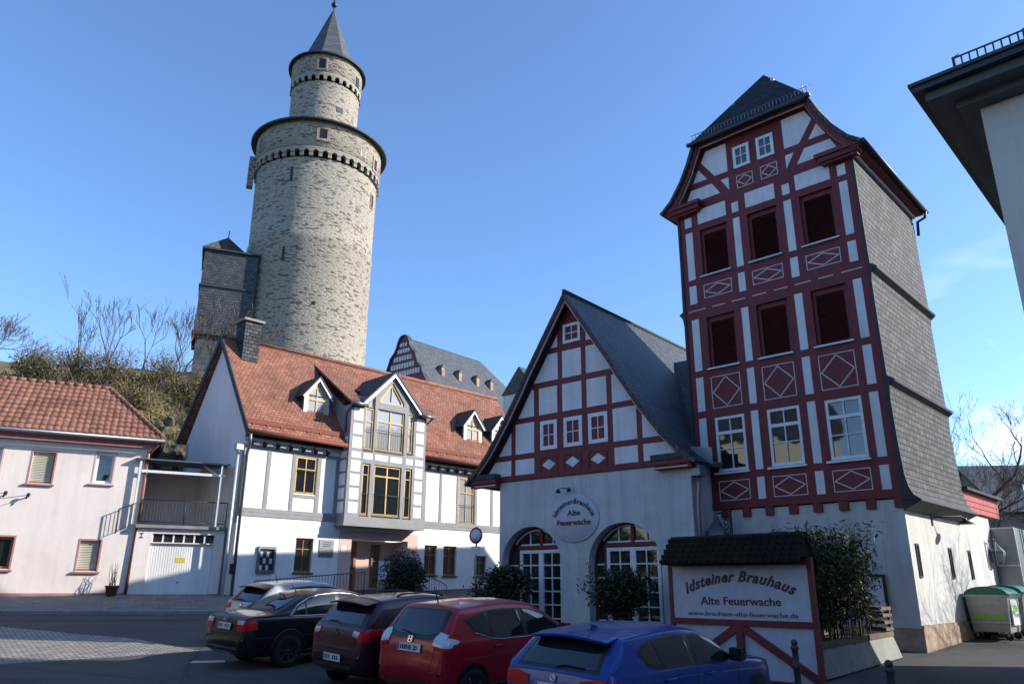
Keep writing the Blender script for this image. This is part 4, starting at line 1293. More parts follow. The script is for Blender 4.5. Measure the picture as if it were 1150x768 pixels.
    for s in (-1, 1):
        m.sheet([[(5.89 + s * 1.52, by - .16, 7.45), (5.89 + s * 1.52, 1.6, 7.45)], [(5.89, by - .16, 8.98), (5.89, 1.6, 8.98)]], .06)
    m.build('bay_gable_roof', M_dkgrey, rt)
    m = MB(k)
    for s in (-1, 1):
        m.prism([(5.89, 8.90), (5.89, 8.74), (5.89 + s * 1.40, 7.34), (5.89 + s * 1.48, 7.42)], by - .13, by - .08)
    m.build('bay_verge_board', M_zincw, rt)
    m = MB(k)
    for a, b in ((3.8, 4.5), (7.28, 7.95)):
        m.tube([(a, by - .24, 7.30), (b, by - .24, 7.30)], .07, 8)
        for j in range(7): m.tube([(a + (b - a) * j / 6, by - .1, 7.42), (a + (b - a) * j / 6, by - .1, 7.62)], .01, 4)
        m.tube([(a, by - .1, 7.62), (b, by - .1, 7.62)], .012, 4)
    m.tube([(3.86, by - .2, 7.28), (3.9, -.3, 7.0), (3.88, -.35, 6.2)], .045, 8); m.tube([(7.9, by - .2, 7.28), (7.82, -.4, 7.0), (7.80, -.38, 6.2)], .045, 8)
    m.build('bay_gutter', M_zinc, rt)
    # eaves: gutter and snow boards
    m = MB(k)
    for a, b in ((-.22, 3.86), (7.8, XE)):
        m.tube([(a, -.60, zr(-.52) - .06), (b, -.60, zr(-.52) - .08)], .085, 8)
    m.build('gutter', M_terra, roof)
    m = MB(k)
    for a, b in ((-.15, 3.85), (7.85, XE)):
        m.box(a, b, -.33, -.31, zr(-.32) + .02, zr(-.32) + .20)
        x = a + .2
        while x < b: m.beam((x, -.36, zr(-.36) + .02), (x, -.26, zr(-.26) + .12), .05, .04); x += .55
    m.build('snow_guard', M_terra, roof)
    m = MB(k)
    m.beam((-.21, -.56, zr(-.56) - .05), (-.21, 2.76, zr(2.76) - .05), .20, .05, up=(1, 0, 0)); m.beam((-.21, 5.8, zr(5.8) - .05), (-.21, 2.76, zr(2.76) - .05), .20, .05, up=(1, 0, 0))
    m.build('verge_board', M_dkgrey, rt)
    # chimney
    m = MB(k); m.box(.38, 1.06, 1.95, 2.75, 8.6, 10.55); ch = m.build('chimney', M_slatew, roof)
    m = MB(k); m.box(.28, 1.16, 1.85, 2.85, 10.555, 10.65); m.build('chimney_cap', M_concrete, roof)
    # dormers
    for cx in (2.98, 11.30, 13.10):
        f = MB(k); yf = .42
        ww = .56
        f.wall(cx - ww, cx + ww, 6.45, 7.62, yf, yf + .1, [(cx - .42, cx + .42, 6.62, 7.62)])
        f.prism([(cx - ww, 7.62), (cx - .42, 7.62), (cx, 8.10), (cx + .42, 7.62), (cx + ww, 7.62), (cx, 8.28)], yf, yf + .1)
        d = f.build('dormer', M_zincw, rt)
        c = MB(k)
        for s in (-1, 1):
            c.prism([(yf + .1, 6.55), (yf + .1, 7.66), (1.4, 7.66), (1.4, 7.5)], cx + s * ww - .02, cx + s * ww + .02, axis='x')
        c.build('cheek', M_dkgrey, d)
        r = MB(k)
        for s in (-1, 1):
            r.sheet([[(cx + s * .74, yf - .14, 7.52), (cx + s * .74, 1.7, 7.52)], [(cx, yf - .14, 8.42), (cx, 1.9, 8.42)]], .05)
        r.build('dormer_roof', M_dkgrey, d)
        r = MB(k)
        for s in (-1, 1): r.prism([(cx, 8.37), (cx, 8.22), (cx + s * .62, 7.47), (cx + s * .72, 7.50)], yf - .12, yf - .06)
        r.build('dormer_verge', M_zincw, d)
        w = MB(k)
        w.box(cx - .42, cx - .35, yf + .02, yf + .08, 6.62, 7.60); w.box(cx + .35, cx + .42, yf + .02, yf + .08, 6.62, 7.60)
        w.box(cx - .35, cx + .35, yf + .02, yf + .08, 6.62, 6.70); w.box(cx - .35, cx + .35, yf + .02, yf + .08, 7.42, 7.49)
        w.box(cx - .025, cx + .025, yf + .025, yf + .075, 6.70, 7.42); w.box(cx - .02, cx + .02, yf + .025, yf + .075, 7.49, 7.98)
        for s in (-1, 1): w.prism([(cx + s * .42, 7.58), (cx + s * .35, 7.58), (cx, 7.97), (cx, 8.07)], yf + .02, yf + .08)
        w.build('dormer_window', M_wood, d)
        g = MB(k); g.prism([(cx - .4, 6.64), (cx + .4, 6.64), (cx + .4, 7.60), (cx, 8.05), (cx - .4, 7.60)], yf + .06, yf + .065); g.build('pane', M_glassl, d)
    # downpipes at the left corner
    m = MB(k)
    m.box(-.36, -.10, -.14, .08, 5.02, 5.22); m.tube([(-.24, -.04, 5.0), (-.24, -.04, -.9)], .055, 8)
    m.build('downpipe', M_zincw, rt)
    m = MB(k)
    m.tube([(-.12, -.60, 5.55), (-.05, -.5, 5.2), (.05, -.12, 4.9), (.06, -.12, -.9)], .055, 8)
    m.build('downpipe', M_zinc, rt)
    # display case and plaque
    return rt
white_house()
k = WK
t = thing('display_case', 'glazed grey notice case with posters on the white house wall', 'notice case', WF.w(1.23 * k, -.002, 1.30 * k), WF.yaw)
m = MB(k); m.wall(-.34, .34, -.45, .45, -.10, 0, [(-.27, .27, -.36, .36)]); m.build('frame', M_zinc, t)
m = MB(k); m.box(-.27, .27, -.03, -.025, -.36, .36); m.build('back_panel', M_dkgrey, t)
m = MB(k)
random.seed(4)
for i in range(4):
    for j in range(3):
        x = -.23 + .12 * i; z = .27 - .23 * j
        m.box(x, x + .10, -.034, -.031, z - .17, z, (i + j) % 2)
m.build('posters', [M_paper, M_inkd], t)
t = thing('plaque', 'plain grey square plaque on the white house beside the porch', 'plaque', WF.w(3.64 * k, -.002, 1.77 * k), WF.yaw)
m = MB(k); m.box(-.31, .31, -.03, 0, -.31, .31); m.build('plate', M_zinc, t)
m = MB(k)
for i in range(3): m.box(-.16, .18, -.033, -.0305, .20 - .07 * i, .225 - .07 * i)
m.build('engraving', M_dkgrey, t)
t = thing('letter_box', 'small dark letter box at the white house corner near the downpipes', 'letter box', WF.w(-.02 * k, -.12, .95 * k), WF.yaw)
m = MB(k); m.box(-.09, .09, -.1, 0, -.16, .16); m.box(-.1, .1, -.11, 0.01, .161, .18); m.build('box', M_black, t)

# railings in front of the white house
def railing(name, label, pts, h, parent_loc, spacing=.14, post=1.6, mat=M_iron, cat='railing', group=None):
    """pts: world points of the foot line"""
    o = Vector(parent_loc)
    t = thing(name, label, cat, o, 0, group)
    P = [Vector(p) - o for p in pts]
    m = MB(); m.tube([p + Vector((0, 0, h)) for p in P], .022, 6); m.tube([p + Vector((0, 0, .12)) for p in P], .015, 6); m.build('rail', mat, t)
    b = MB(); ps = MB()
    for a, c in zip(P[:-1], P[1:]):
        L_ = (c - a).length; n = max(1, int(L_ / spacing))
        for i in range(1, n): 
            q = a + (c - a) * (i / n); b.tube([q + Vector((0, 0, .12)), q + Vector((0, 0, h))], .008, 4, cap=False)
        n = max(1, int(round(L_ / post)))
        for i in range(n + 1):
            q = a + (c - a) * (i / n); ps.tube([q, q + Vector((0, 0, h))], .022, 6)
    b.build('balusters', mat, t); ps.build('posts', mat, t)
    return t
def WP(x, y, z): return WF.w(x * k, y * k, z * k)
railing('ramp_railing', 'thin grey iron railing rising along the ramp before the white house', [WP(.35, -1.1, -.30), WP(1.8, -1.1, -.18), WP(3.4, -1.1, -.05), WP(4.7, -1.1, .05)], 1.0, WP(.35, -1.1, -.30))
railing('stair_railing', 'short curved stair railing right of the big potted shrub', [WP(7.7, -1.2, .0), WP(8.6, -1.2, -.35)], .95, WP(7.7, -1.2, 0), post=.9)
# ramp slab
m = MB(k); m.prism([(.3, -.9), (4.8, -.9), (8.0, -.9), (8.0, -.02), (4.7, 0.0), (.3, -.34)], -1.25, -.03); o = m.build('entrance_ramp', M_concrete, None, WF.o, WF.yaw); tag(o, 'low concrete ramp and landing along the white house front', 'ramp')

# ================================================================== PINK HOUSE
def pink_house():
    rt = thing('pink_house', 'pale pink two-storey house with hipped red pantile roof at the left', 'house', PF.o, PF.yaw)
    x0, x1 = -13.0, .86
    wins = [(-3.07, -2.34, 4.05, 5.21, 1), (-.97, -.34, 4.18, 5.34, 0), (-4.75, -4.03, 4.05, 5.25, 0), (-1.03, -.36, .96, 2.05, 1), (-3.88, -3.14, 1.0, 2.10, 2)]
    m = MB(); m.wall(x0, x1, -1, 5.9, 0, .3, [w[:4] for w in wins]); m.box(x1 - .3, x1, .3, 6.5, -1, 5.9); m.build('plaster_wall', M_pink, rt)
    m = MB(); m.box(x0, x1 + .02, -.03, -.001, -1, .18); m.box(x1 + .001, x1 + .03, -.001, 6, -1, .18); m.build('plinth', M_pinkdk, rt)
    m = MB(); m.box(x0 - .1, x1 + .12, -.18, -.001, 5.62, 5.80); m.box(x0 - .1, x1 + .22, -.30, -.001, 5.80, 5.92); m.box(x1 + .001, x1 + .12, 0, 6.4, 5.62, 5.9); m.build('cornice', M_pinkdk, rt)
    for a, b, c, d, kind in wins:
        f = MB()
        for s in ((a - .06, a, c - .06, d + .06), (b, b + .06, c - .06, d + .06), (a, b, d, d + .06)): f.box(s[0], s[1], -.012, .001, s[2], s[3])
        f.box(a - .12, b + .12, -.09, .001, c - .085, c - .03)
        f.build('window_surround', M_pinkdk if kind != 0 else M_rose, rt)
        if kind == 1:
            f = MB(); f.box(a, b, .14, .15, c, d); n = int((d - c) / .06)
            for i in range(n): f.tube([(a, .135, c + .03 + i * .06), (b, .135, c + .03 + i * .06)], .022, 5, cap=False)
            f.build('roller_shutter', M_blind, rt)
            f = MB(); f.box(b - .05, b, .10, .139, c, d); f.box(a, b, .10, .139, c, c + .05); f.build('shutter_guide', M_woodd, rt)
        else:
            window(rt, a + .002, b - .002, c + .002, d - .002, .10, M_white if kind == 0 else M_woodd, M_glass, .09, 0, (), .07)
    # pantile roof: corrugated sheets
    ex0, ex1, ey, ez = -13.5, 1.25, -.45, 5.94
    rx, ry, rz_ = -1.0, 3.2, 8.52
    m = MB()
    def corr(P00, P10, P01, P11, nu, nv, amp=.045, step=.02):
        """grid from eave edge P00-P10 to ridge edge P01-P11"""
        P00, P10, P01, P11 = [Vector(p) for p in (P00, P10, P01, P11)]
        nrm = (P10 - P00).cross(P01 - P00).normalized()
        if nrm.z < 0: nrm = -nrm
        return P00, P10, P01, P11, nrm
    # front slope rows: each course is clipped by the hip on the right
    n_course = 11
    tw = .235
    sl = (Vector((0, ry, rz_)) - Vector((0, ey, ez)))
    nrm = Vector((0, -sl.z, sl.y)).normalized()
    for c in range(n_course):
        t0, t1 = c / n_course, (c + 1) / n_course + .012
        def xr(t): return ex1 + (rx - ex1) * min(1, t)
        rows = []
        nx = int((xr(t0) - (-9.0)) / tw * 8)
        xs = [-9.0 + i * tw / 8 for i in range(nx + 1)]
        for tt, lift in ((t0, .035), (t1, .0)):
            p0 = Vector((0, ey, ez)) + sl * tt
            rows.append([(min(x, xr(tt)), p0.y + nrm.y * (lift + .05 * abs(math.sin(math.pi * x / tw)) ** .7), p0.z + nrm.z * (lift + .05 * abs(math.sin(math.pi * x / tw)) ** .7)) for x in xs])
        n = len(xs)
        pts = rows[0] + rows[1]
        low = [(p[0], p[1] - nrm.y * .05, p[2] - nrm.z * .05) for p in rows[0]]
        m.add(pts, [(i, i + 1, n + i + 1, n + i) for i in range(n - 1)], 0, True)
        m.add(low + rows[0], [(i, i + 1, n + i + 1, n + i) for i in range(n - 1)], 0)
    m.add([(-13.5, ey, ez), (-9, ey, ez), (-9, ry, rz_), (-13.5, ry, rz_)], [(0, 1, 2, 3)], 0)
    m.add([(ex1, ey, ez), (ex1, 6.9, ez), (rx, ry, rz_)], [(0, 1, 2)], 0)
    m.add([(ex1, 6.9, ez), (-13.5, 6.9, ez), (-13.5, ry, rz_), (rx, ry, rz_)], [(0, 1, 2, 3)], 0)
    roof = m.build('roof', M_pan, rt)
    m = MB()
    def caps(a, b, r):
        a, b = Vector(a), Vector(b); n = int((b - a).length / .34)
        for i in range(n):
            p, q = a + (b - a) * (i / n), a + (b - a) * ((i + 1.08) / n)
            m.tube([p, q], r * 1.08, 8, r1=r * .94)
    caps((ex1 + .02, ey, ez + .05), (rx, ry, rz_ + .05), .11); caps((-11, ry, rz_ + .05), (rx, ry, rz_ + .05), .11)
    m.build('ridge_tiles', M_pan, roof)
    m = MB(); m.tube([(-13.4, ey - .08, ez - .04), (ex1 + .05, ey - .08, ez - .06)], .07, 8); m.tube([(ex1 + .06, ey - .08, ez - .05), (ex1 + .06, 6.8, ez - .05)], .07, 8)
    m.build('gutter', M_zinc, roof)
    m = MB(); m.tube([(.78, -.08, 5.5), (.80, -.08, 3.2), (.70, -.08, -.8)], .05, 8); m.tube([(1.2, -.5, 5.86), (.9, -.1, 5.5), (.78, -.08, 5.45)], .045, 8); m.build('downpipe', M_terra, rt)
    m = MB()
    for x, z in ((-3.66, 3.63), (-2.95, 3.60)):
        m.sphere((x, -.22, z), .065); m.tube([(x, 0, z - .05), (x, -.12, z - .04), (x, -.22, z)], .025, 6); m.tube([(x - .03, -.2, z), (x - .06, -.22, z - .16)], .03, 6)
    m.build('insulator', M_black, rt)
    return rt
pink_house()
# overhead cables fixed to the pink house
def cable(label, pts):
    m = MB(); m.tube(pts, .012, 5); o = m.build('cable', M_black); tag(o, label, 'cable', 'overhead cables')
a = PF.w(-2.95, -.22, 3.58)
cable('black cable sagging from the right wall hook of the pink house', [a + (PF.w(-14, -9, 2.2) - a) * (i / 10) + Vector((0, 0, -.5 * (1 - (2 * i / 10 - 1) ** 2))) for i in range(11)])
a = PF.w(-3.66, -.22, 3.61)
cable('black cable running from the left wall hook of the pink house', [a + (PF.w(-15, -8.4, 2.6) - a) * (i / 10) + Vector((0, 0, -.3 * (1 - (2 * i / 10 - 1) ** 2))) for i in range(11)])
# flower pot
def leaf_cloud(mb, c, rad, n, size, mat=0, rnd=random, ragged=.35, asp=.45, up=0.0, clumps=9):
    cl = []
    for i in range(clumps):
        a, b = rnd.random() * 6.283, math.acos(2 * rnd.random() - 1)
        q = .62 * rnd.random() ** .5
        cl.append((Vector((math.cos(a) * math.sin(b) * q, math.sin(a) * math.sin(b) * q, math.cos(b) * q)), .32 + .3 * rnd.random()))
    V, F = [], []
    for i in range(n):
        cc, cr = cl[i % clumps]
        while True:
            p = Vector((rnd.uniform(-1, 1), rnd.uniform(-1, 1), rnd.uniform(-1, 1)))
            if p.length < 1: break
        p = cc + p.normalized() * cr * (p.length ** .5)
        if p.length > 1: p = p / p.length * (1 + ragged * rnd.random() * rnd.random())
        P = Vector((c[0] + p.x * rad[0], c[1] + p.y * rad[1], c[2] + p.z * rad[2]))
        d = Vector((rnd.gauss(0, 1), rnd.gauss(0, 1), rnd.gauss(0, .7) + up)).normalized()
        s = d.cross(Vector((rnd.gauss(0, 1), rnd.gauss(0, 1), rnd.gauss(0, 1)))).normalized()
        L_ = size * rnd.uniform(.6, 1.3); w = L_ * asp
        b = len(V)
        V += [P, P + d * L_ * .5 + s * w * .5, P + d * L_, P + d * L_ * .5 - s * w * .5]
        F.append((b, b + 1, b + 2, b + 3))
    mb.add(V, F, mat)
def stems(mb, base, c, rad, n, r, mat=0, rnd=random):
    for i in range(n):
        a = rnd.random() * 6.283; q = rnd.random()
        e = Vector((c[0] + rad[0] * .7 * q * math.cos(a), c[1] + rad[1] * .7 * q * math.sin(a), c[2] + rad[2] * rnd.uniform(.1, .8)))
        b = Vector(base) + Vector((rnd.uniform(-.1, .1), rnd.uniform(-.1, .1), 0))
        mb.tube([b, b.lerp(e, .5) + Vector((rnd.uniform(-.1, .1), rnd.uniform(-.1, .1), .1)), e], r, 5, mat, False, r * .4)
random.seed(11)
p = PF.w(.25, -.5, 0); p.z = ground_z(p.x, p.y) + .114
t = thing('flower_pot', 'terracotta pot with bare dry plant at the pink house corner', 'flower pot', p)
m = MB(); m.lathe([(.01, 0), (.16, 0), (.22, .32), (.25, .33), (.25, .38), (.20, .38), (.19, .33), (.01, .32)], 16); m.build('pot', M_terra, t)
m = MB(); stems(m, (0, 0, .3), (0, 0, .8), (.35, .35, .5), 14, .012); m.build('stems', M_twig, t)

# ================================================================== GARAGE WITH ROOF TERRACE
def garage():
    rt = thing('garage', 'pink garage with white ribbed door and railed roof terrace', 'garage', AF.o, AF.yaw)
    m = MB()
    m.wall(.74, 3.95, -1.0, 2.62, 0, .25, [(1.28, 3.58, -1, 2.06), (1.33, 3.60, 2.10, 2.42)])
    m.box(.74, .98, .25, 4, -1, 2.62); m.box(3.71, 3.95, .25, 4, -1, 2.62)
    m.build('plaster_wall', M_pink, rt)
    m = MB(); m.box(.72, 1.279, -.03, -.001, -1, .20); m.box(3.581, 3.97, -.03, -.001, -1, .20); m.build('plinth', M_pinkdk, rt)
    m = MB(); m.box(.68, 4.0, -.14, 4.2, 2.621, 2.74); m.build('terrace_slab', M_concrete, rt)
    m = MB()
    n = 26
    for i in range(n):
        a = 1.285 + (2.29) * i / n; b = 1.285 + 2.29 * (i + 1) / n
        m.box(a, b - .014, .10, .14, -.6, 2.0)
    m.box(1.28, 3.58, .13, .15, -.6, 2.05); m.box(1.29, 3.57, .08, .14, 2.0, 2.055)
    d = m.build('door', M_wwall, rt)
    m = MB(); m.sphere((2.43, .08, .62), .03); m.build('handle', M_black, d)
    m = MB(); m.box(2.25, 2.60, .092, .097, 1.36, 1.54); m.build('sticker', M_yellow, d)
    f = MB()
    for i in range(7):
        x = 1.33 + 2.27 * i / 6; f.box(max(1.335, x - .03), min(3.595, x + .03), .06, .12, 2.105, 2.415)
    f.box(1.33, 3.6, .055, .13, 2.06, 2.104)
    w = f.build('transom_window', M_white, rt)
    g = MB(); g.box(1.34, 3.59, .10, .105, 2.11, 2.41); g.build('pane', M_glass, w)
    m = MB(); m.box(.87, 1.0, -.012, -.001, 2.40, 2.43); m.box(.87, 1.0, -.012, -.001, 2.24, 2.27); m.box(.925, .945, -.012, -.001, 2.27, 2.40); m.build('wall_anchor', M_black, rt)
    # terrace back wall and canopy
    m = MB(); m.box(-.4, 3.95, 3.6, 3.8, 2.74, 5.3); m.build('terrace_back_wall', M_pink, rt)
    m = MB(); m.sheet([[(.35, -.15, 5.26), (3.85, -.15, 5.26)], [(.35, 3.6, 5.55), (3.85, 3.6, 5.55)]], .05)
    for y in (.6, 1.5, 2.4): m.box(.4, 3.8, y, y + .06, 5.15 + y * .077, 5.24 + y * .077)
    m.build('canopy_roof', M_zinc, rt)
    m = MB(); m.box(.6, 3.7, -.08, -.01, 4.72, 4.82); m.box(3.52, 3.60, -.08, 0, 2.74, 5.24); m.beam((3.56, -.04, 4.7), (2.9, .6, 5.2), .06, .06); m.beam((3.56, -.04, 4.95), (3.56, 1.0, 5.28), .06, .06); m.box(.5, .58, -.08, 0, 2.74, 5.22); m.build('canopy_frame', M_white, rt)
    return rt
garage()
railing('terrace_railing', 'thin iron railing along the edge of the garage roof terrace', [AF.w(.8, -.05, 2.74), AF.w(3.92, -.05, 2.74)], .95, AF.w(.8, -.05, 2.74), .11)
railing('side_railing', 'short iron railing stepping down beside the pink house wall', [AF.w(.02, -.15, 2.35), AF.w(.78, -.05, 2.70)], .92, AF.w(.02, -.15, 2.35), .11)

# ================================================================== ROUND KEEP
def keep():
    az = R(-16.15); d = 62.2
    c = Vector((d * math.sin(az), d * math.cos(az), 0))
    rt = thing('round_tower', 'tall round rubble-stone keep with slimmer turret and slate spire', 'tower', (c.x, c.y, EYE))
    va = math.atan2(-c.y, -c.x)       # direction from the keep to the camera
    S = 96
    m = MB(); m.lathe([(5.22, 8), (5.14, 15), (5.12, 26.2), (5.20, 26.45), (5.10, 26.7), (5.16, 33.4)], S, uvk=5.2); m.build('shaft', M_rubble, rt)
    m = MB(); m.lathe([(5.16, 34.15), (5.38, 34.3), (5.40, 36.75)], S, uvk=5.3); m.lathe([(3.0, 37.5), (3.03, 42.4)], 64, uvk=3.1); m.lathe([(3.03, 43.0), (3.16, 43.1), (3.18, 45.3)], 64, uvk=3.2); m.build('upper_drum', M_rubble, rt)
    # arched corbel friezes
    def frieze(r0, r1, zb, zt, n):
        f = MB()
        for i in range(n):
            a = 2 * math.pi * i / n; da = 2 * math.pi / n
            seg = 10
            for j in range(seg):
                t0, t1 = j / seg, (j + 1) / seg
                def zz(t): return zb + (zt - zb) * (.30 + .32 * math.sqrt(max(0, 1 - ((t - .5) / .3) ** 2))) if .2 < t < .8 else zb
                a0, a1 = a + da * t0, a + da * t1
                z0 = zz((t0 + t1) / 2)
                p = [(r1 * math.cos(q), r1 * math.sin(q), z) for q, z in ((a0, z0), (a1, z0), (a1, zt), (a0, zt))] + [(r0 * math.cos(q), r0 * math.sin(q), z) for q, z in ((a0, z0), (a1, z0), (a1, zt), (a0, zt))]
                f.add(p, [(0, 1, 2, 3), (0, 4, 5, 1), (1, 5, 6, 2), (3, 7, 4, 0)], 0)
        return f
    frieze(5.10, 5.38, 33.45, 34.42, 44).build('corbel_frieze', M_rubble, rt)
    frieze(2.98, 3.165, 42.45, 43.2, 28).build('corbel_frieze', M_rubble, rt)
    m = MB(); m.lathe([(5.86, 36.62), (5.92, 36.74), (5.4, 36.98), (3.0, 38.0)], S); m.lathe([(5.45, 36.70), (5.86, 36.61)], S); m.build('drum_roof', M_dkgrey, rt)
    m = MB(); m.lathe([(3.50, 45.02), (3.52, 45.16), (2.1, 45.95)], 64); m.lathe([(3.15, 45.15), (3.50, 45.0)], 64); m.build('eaves_ring', M_dkgrey, rt)
    m = MB(); m.lathe([(2.62, 45.8), (2.2, 46.6), (1.45, 48.7), (.75, 50.7), (.05, 52.6)], 8, smooth=False, a0=va + math.pi / 8 + .12); m.build('spire', M_castle, rt)
    m = MB(); m.tube([(0, 0, 52.4), (0, 0, 54.2)], .05, 6); m.sphere((0, 0, 53.2), .28, n=8); m.tube([(-.3, 0, 53.8), (.3, 0, 53.8)], .03, 5); m.build('finial', M_black, rt)
    # openings
    def slot(off, z0, z1, w, r, frame=.0, arched=False):
        a = va + off
        f = MB()
        c_, s_ = math.cos(a), math.sin(a)
        def P(u, v, z): return (c_ * (r + v) - s_ * u, s_ * (r + v) + c_ * u, z)
        def bx(u0, u1, v0, v1, q0, q1, mt):
            p = [P(u, v, z) for z in (q0, q1) for u, v in ((u0, v0), (u1, v0), (u1, v1), (u0, v1))]
            f.add(p, [(0, 1, 2, 3), (4, 7, 6, 5), (0, 4, 5, 1), (1, 5, 6, 2), (2, 6, 7, 3), (3, 7, 4, 0)], mt)
        bx(-w / 2, w / 2, -.3, .02, z0, z1, 0)
        if frame:
            bx(-w / 2 - frame, -w / 2, -.3, .06, z0 - frame, z1 + frame, 1); bx(w / 2, w / 2 + frame, -.3, .06, z0 - frame, z1 + frame, 1)
            bx(-w / 2, w / 2, -.3, .06, z1, z1 + frame, 1); bx(-w / 2, w / 2, -.3, .06, z0 - frame, z0, 1)
        f.build('window', [M_trim, M_stone], rt)
    # offsets: negative is to the left as seen from the square
    slot(.02, 35.1, 36.0, .62, 5.39, .22); slot(-1.1, 34.9, 35.9, .45, 5.39, .12); slot(1.05, 34.4, 35.4, .5, 5.39, .2); slot(.72, 34.75, 35.7, .6, 5.36, .0)
    slot(-.42, 31.2, 32.5, .22, 5.14); slot(-.42, 24.2, 25.4, .22, 5.12); slot(1.12, 31.0, 32.2, .4, 5.14, .12); slot(.1, 20.6, 20.9, .25, 5.13)
    slot(-.17, 43.5, 44.5, .62, 3.19, .15); slot(.45, 39.6, 40.1, .6, 3.02); slot(1.0, 43.2, 44.2, .5, 3.19, .0)
    m = MB()
    a = va - 1.45
    m.beam((5.6 * math.cos(a), 5.6 * math.sin(a), 32.2), (5.6 * math.cos(a), 5.6 * math.sin(a), 35.0), .7, .5, up=(math.cos(a), math.sin(a), 0)); m.build('garderobe', M_rubble, rt)
    return rt
keep()
def stair_turret():
    # slate-clad stair house against the keep
    az = R(-22.15); d = 60.0
    c = Vector((d * math.sin(az), d * math.cos(az), EYE))
    rt = thing('stair_house', 'dark slate-clad square stair house clinging to the round keep', 'annex', c, R(22))
    m = MB(); m.box(-1.75, 2.2, -1.5, 3.0, 18.0, 24.6); m.box(-1.55, 2.2, -1.35, 3.0, 8.0, 18.0, 1)
    m.build('wall', [M_slate, M_castle], rt)
    m = MB(); m.box(-1.9, 2.2, -1.65, 3.1, 17.75, 18.0); m.box(-1.85, 2.2, -1.6, 3.1, 21.6, 21.75); m.box(-1.95, 2.3, -1.7, 3.1, 24.6, 24.75); m.build('ledge', M_dkgrey, rt)
    m = MB(); m.add([(-1.95, -1.7, 24.75), (2.3, -1.7, 24.75), (2.3, 3.1, 24.75), (-1.95, 3.1, 24.75), (-.2, .2, 26.6), (1.4, .8, 25.6)], [(0, 1, 5, 4), (1, 2, 5), (2, 3, 4, 5), (3, 0, 4)]); m.build('roof', M_slate, rt)
    m = MB(); m.tube([(-.2, .2, 26.5), (-.2, .2, 27.2)], .04, 5); m.build('finial', M_black, rt)
stair_turret()

# ================================================================== CASTLE
def castle():
    rt = thing('castle_wing', 'distant castle wing with curved half-timbered gable and long slate roof', 'castle', (-14.8, 98.9, EYE), R(-40))
    prof = [(0, 32.6), (.55, 32.3), (.95, 31.6), (1.15, 30.9), (1.6, 30.2), (2.3, 29.6), (2.55, 28.9), (2.9, 28.1), (3.6, 27.4), (3.9, 26.6), (4.6, 25.4), (6.2, 23), (6.3, 12)]
    poly = [(-x, z) for x, z in prof[::-1]] + [(x, z) for x, z in prof[1:]]
    m = MB(); m.prism(poly, 0, .4); m.build('gable_wall', M_red, rt)
    m = MB()
    for z0, z1, w in ((31.0, 31.6, .8), (30.1, 30.75, 1.2), (29.0, 29.75, 1.9), (27.9, 28.7, 2.4), (26.8, 27.6, 3.3)):
        x = -w
        while x < w - .3: m.box(x + .07, x + .44, -.04, -.002, z0 + .06, z1 - .05); x += .52
    m.build('infill_panels', M_panel, rt)
    m = MB()
    for s in (-1, 1):
        for (a, b), (c, d) in zip(prof[:-1], prof[1:]): m.prism([(s * a, b), (s * c, d), (s * (c + .22), d + .1), (s * (a + .22), b + .14)], -.2, .5)
    m.build('gable_coping', M_dkgrey, rt)
    m = MB()
    rp = [(0, 32.45), (2.6, 28.9), (4.1, 26.6), (6.6, 22.6)]
    for s in (-1, 1):
        for (a, b), (c, d) in zip(rp[:-1], rp[1:]):
            m.sheet([[(s * a, .4, b), (s * a, 15.5 + a, b)], [(s * c, .4, d), (s * c, 15.5 + c, d)]], .15)
    m.add([(6.6, 22.1, 22.6), (-6.6, 22.1, 22.6), (0, 15.5, 32.45)], [(0, 1, 2), (2, 1, 0)])
    m.build('roof', M_castle, rt)
    m = MB(); m.box(-6, 6, .41, 21.5, 12, 22.5); m.build('wall', M_plaster, rt)
    for y in (3.6, 7.0, 10.6, 13.6):
        f = MB(); f.box(3.1, 3.9, y, y + .55, 27.0, 28.3); d = f.build('dormer', M_stone, rt)
        f = MB(); f.prism([(y - .12, 28.3), (y + .67, 28.3), (y + .28, 28.7)], 2.6, 4.0, axis='x'); f.build('dormer_roof', M_castle, d)
castle()
t = thing('distant_house', 'sliver of dark slate roof behind the hall gable', 'house', (.9, 97, EYE), R(-40))
m = MB(); m.prism([(-3, 24.2), (3, 24.2), (0, 27.8)], 0, 12); m.build('roof', M_castle, t)
m = MB(); m.box(-2.8, 2.8, .2, 11.8, 14, 24.19); m.build('wall', M_panel, t)
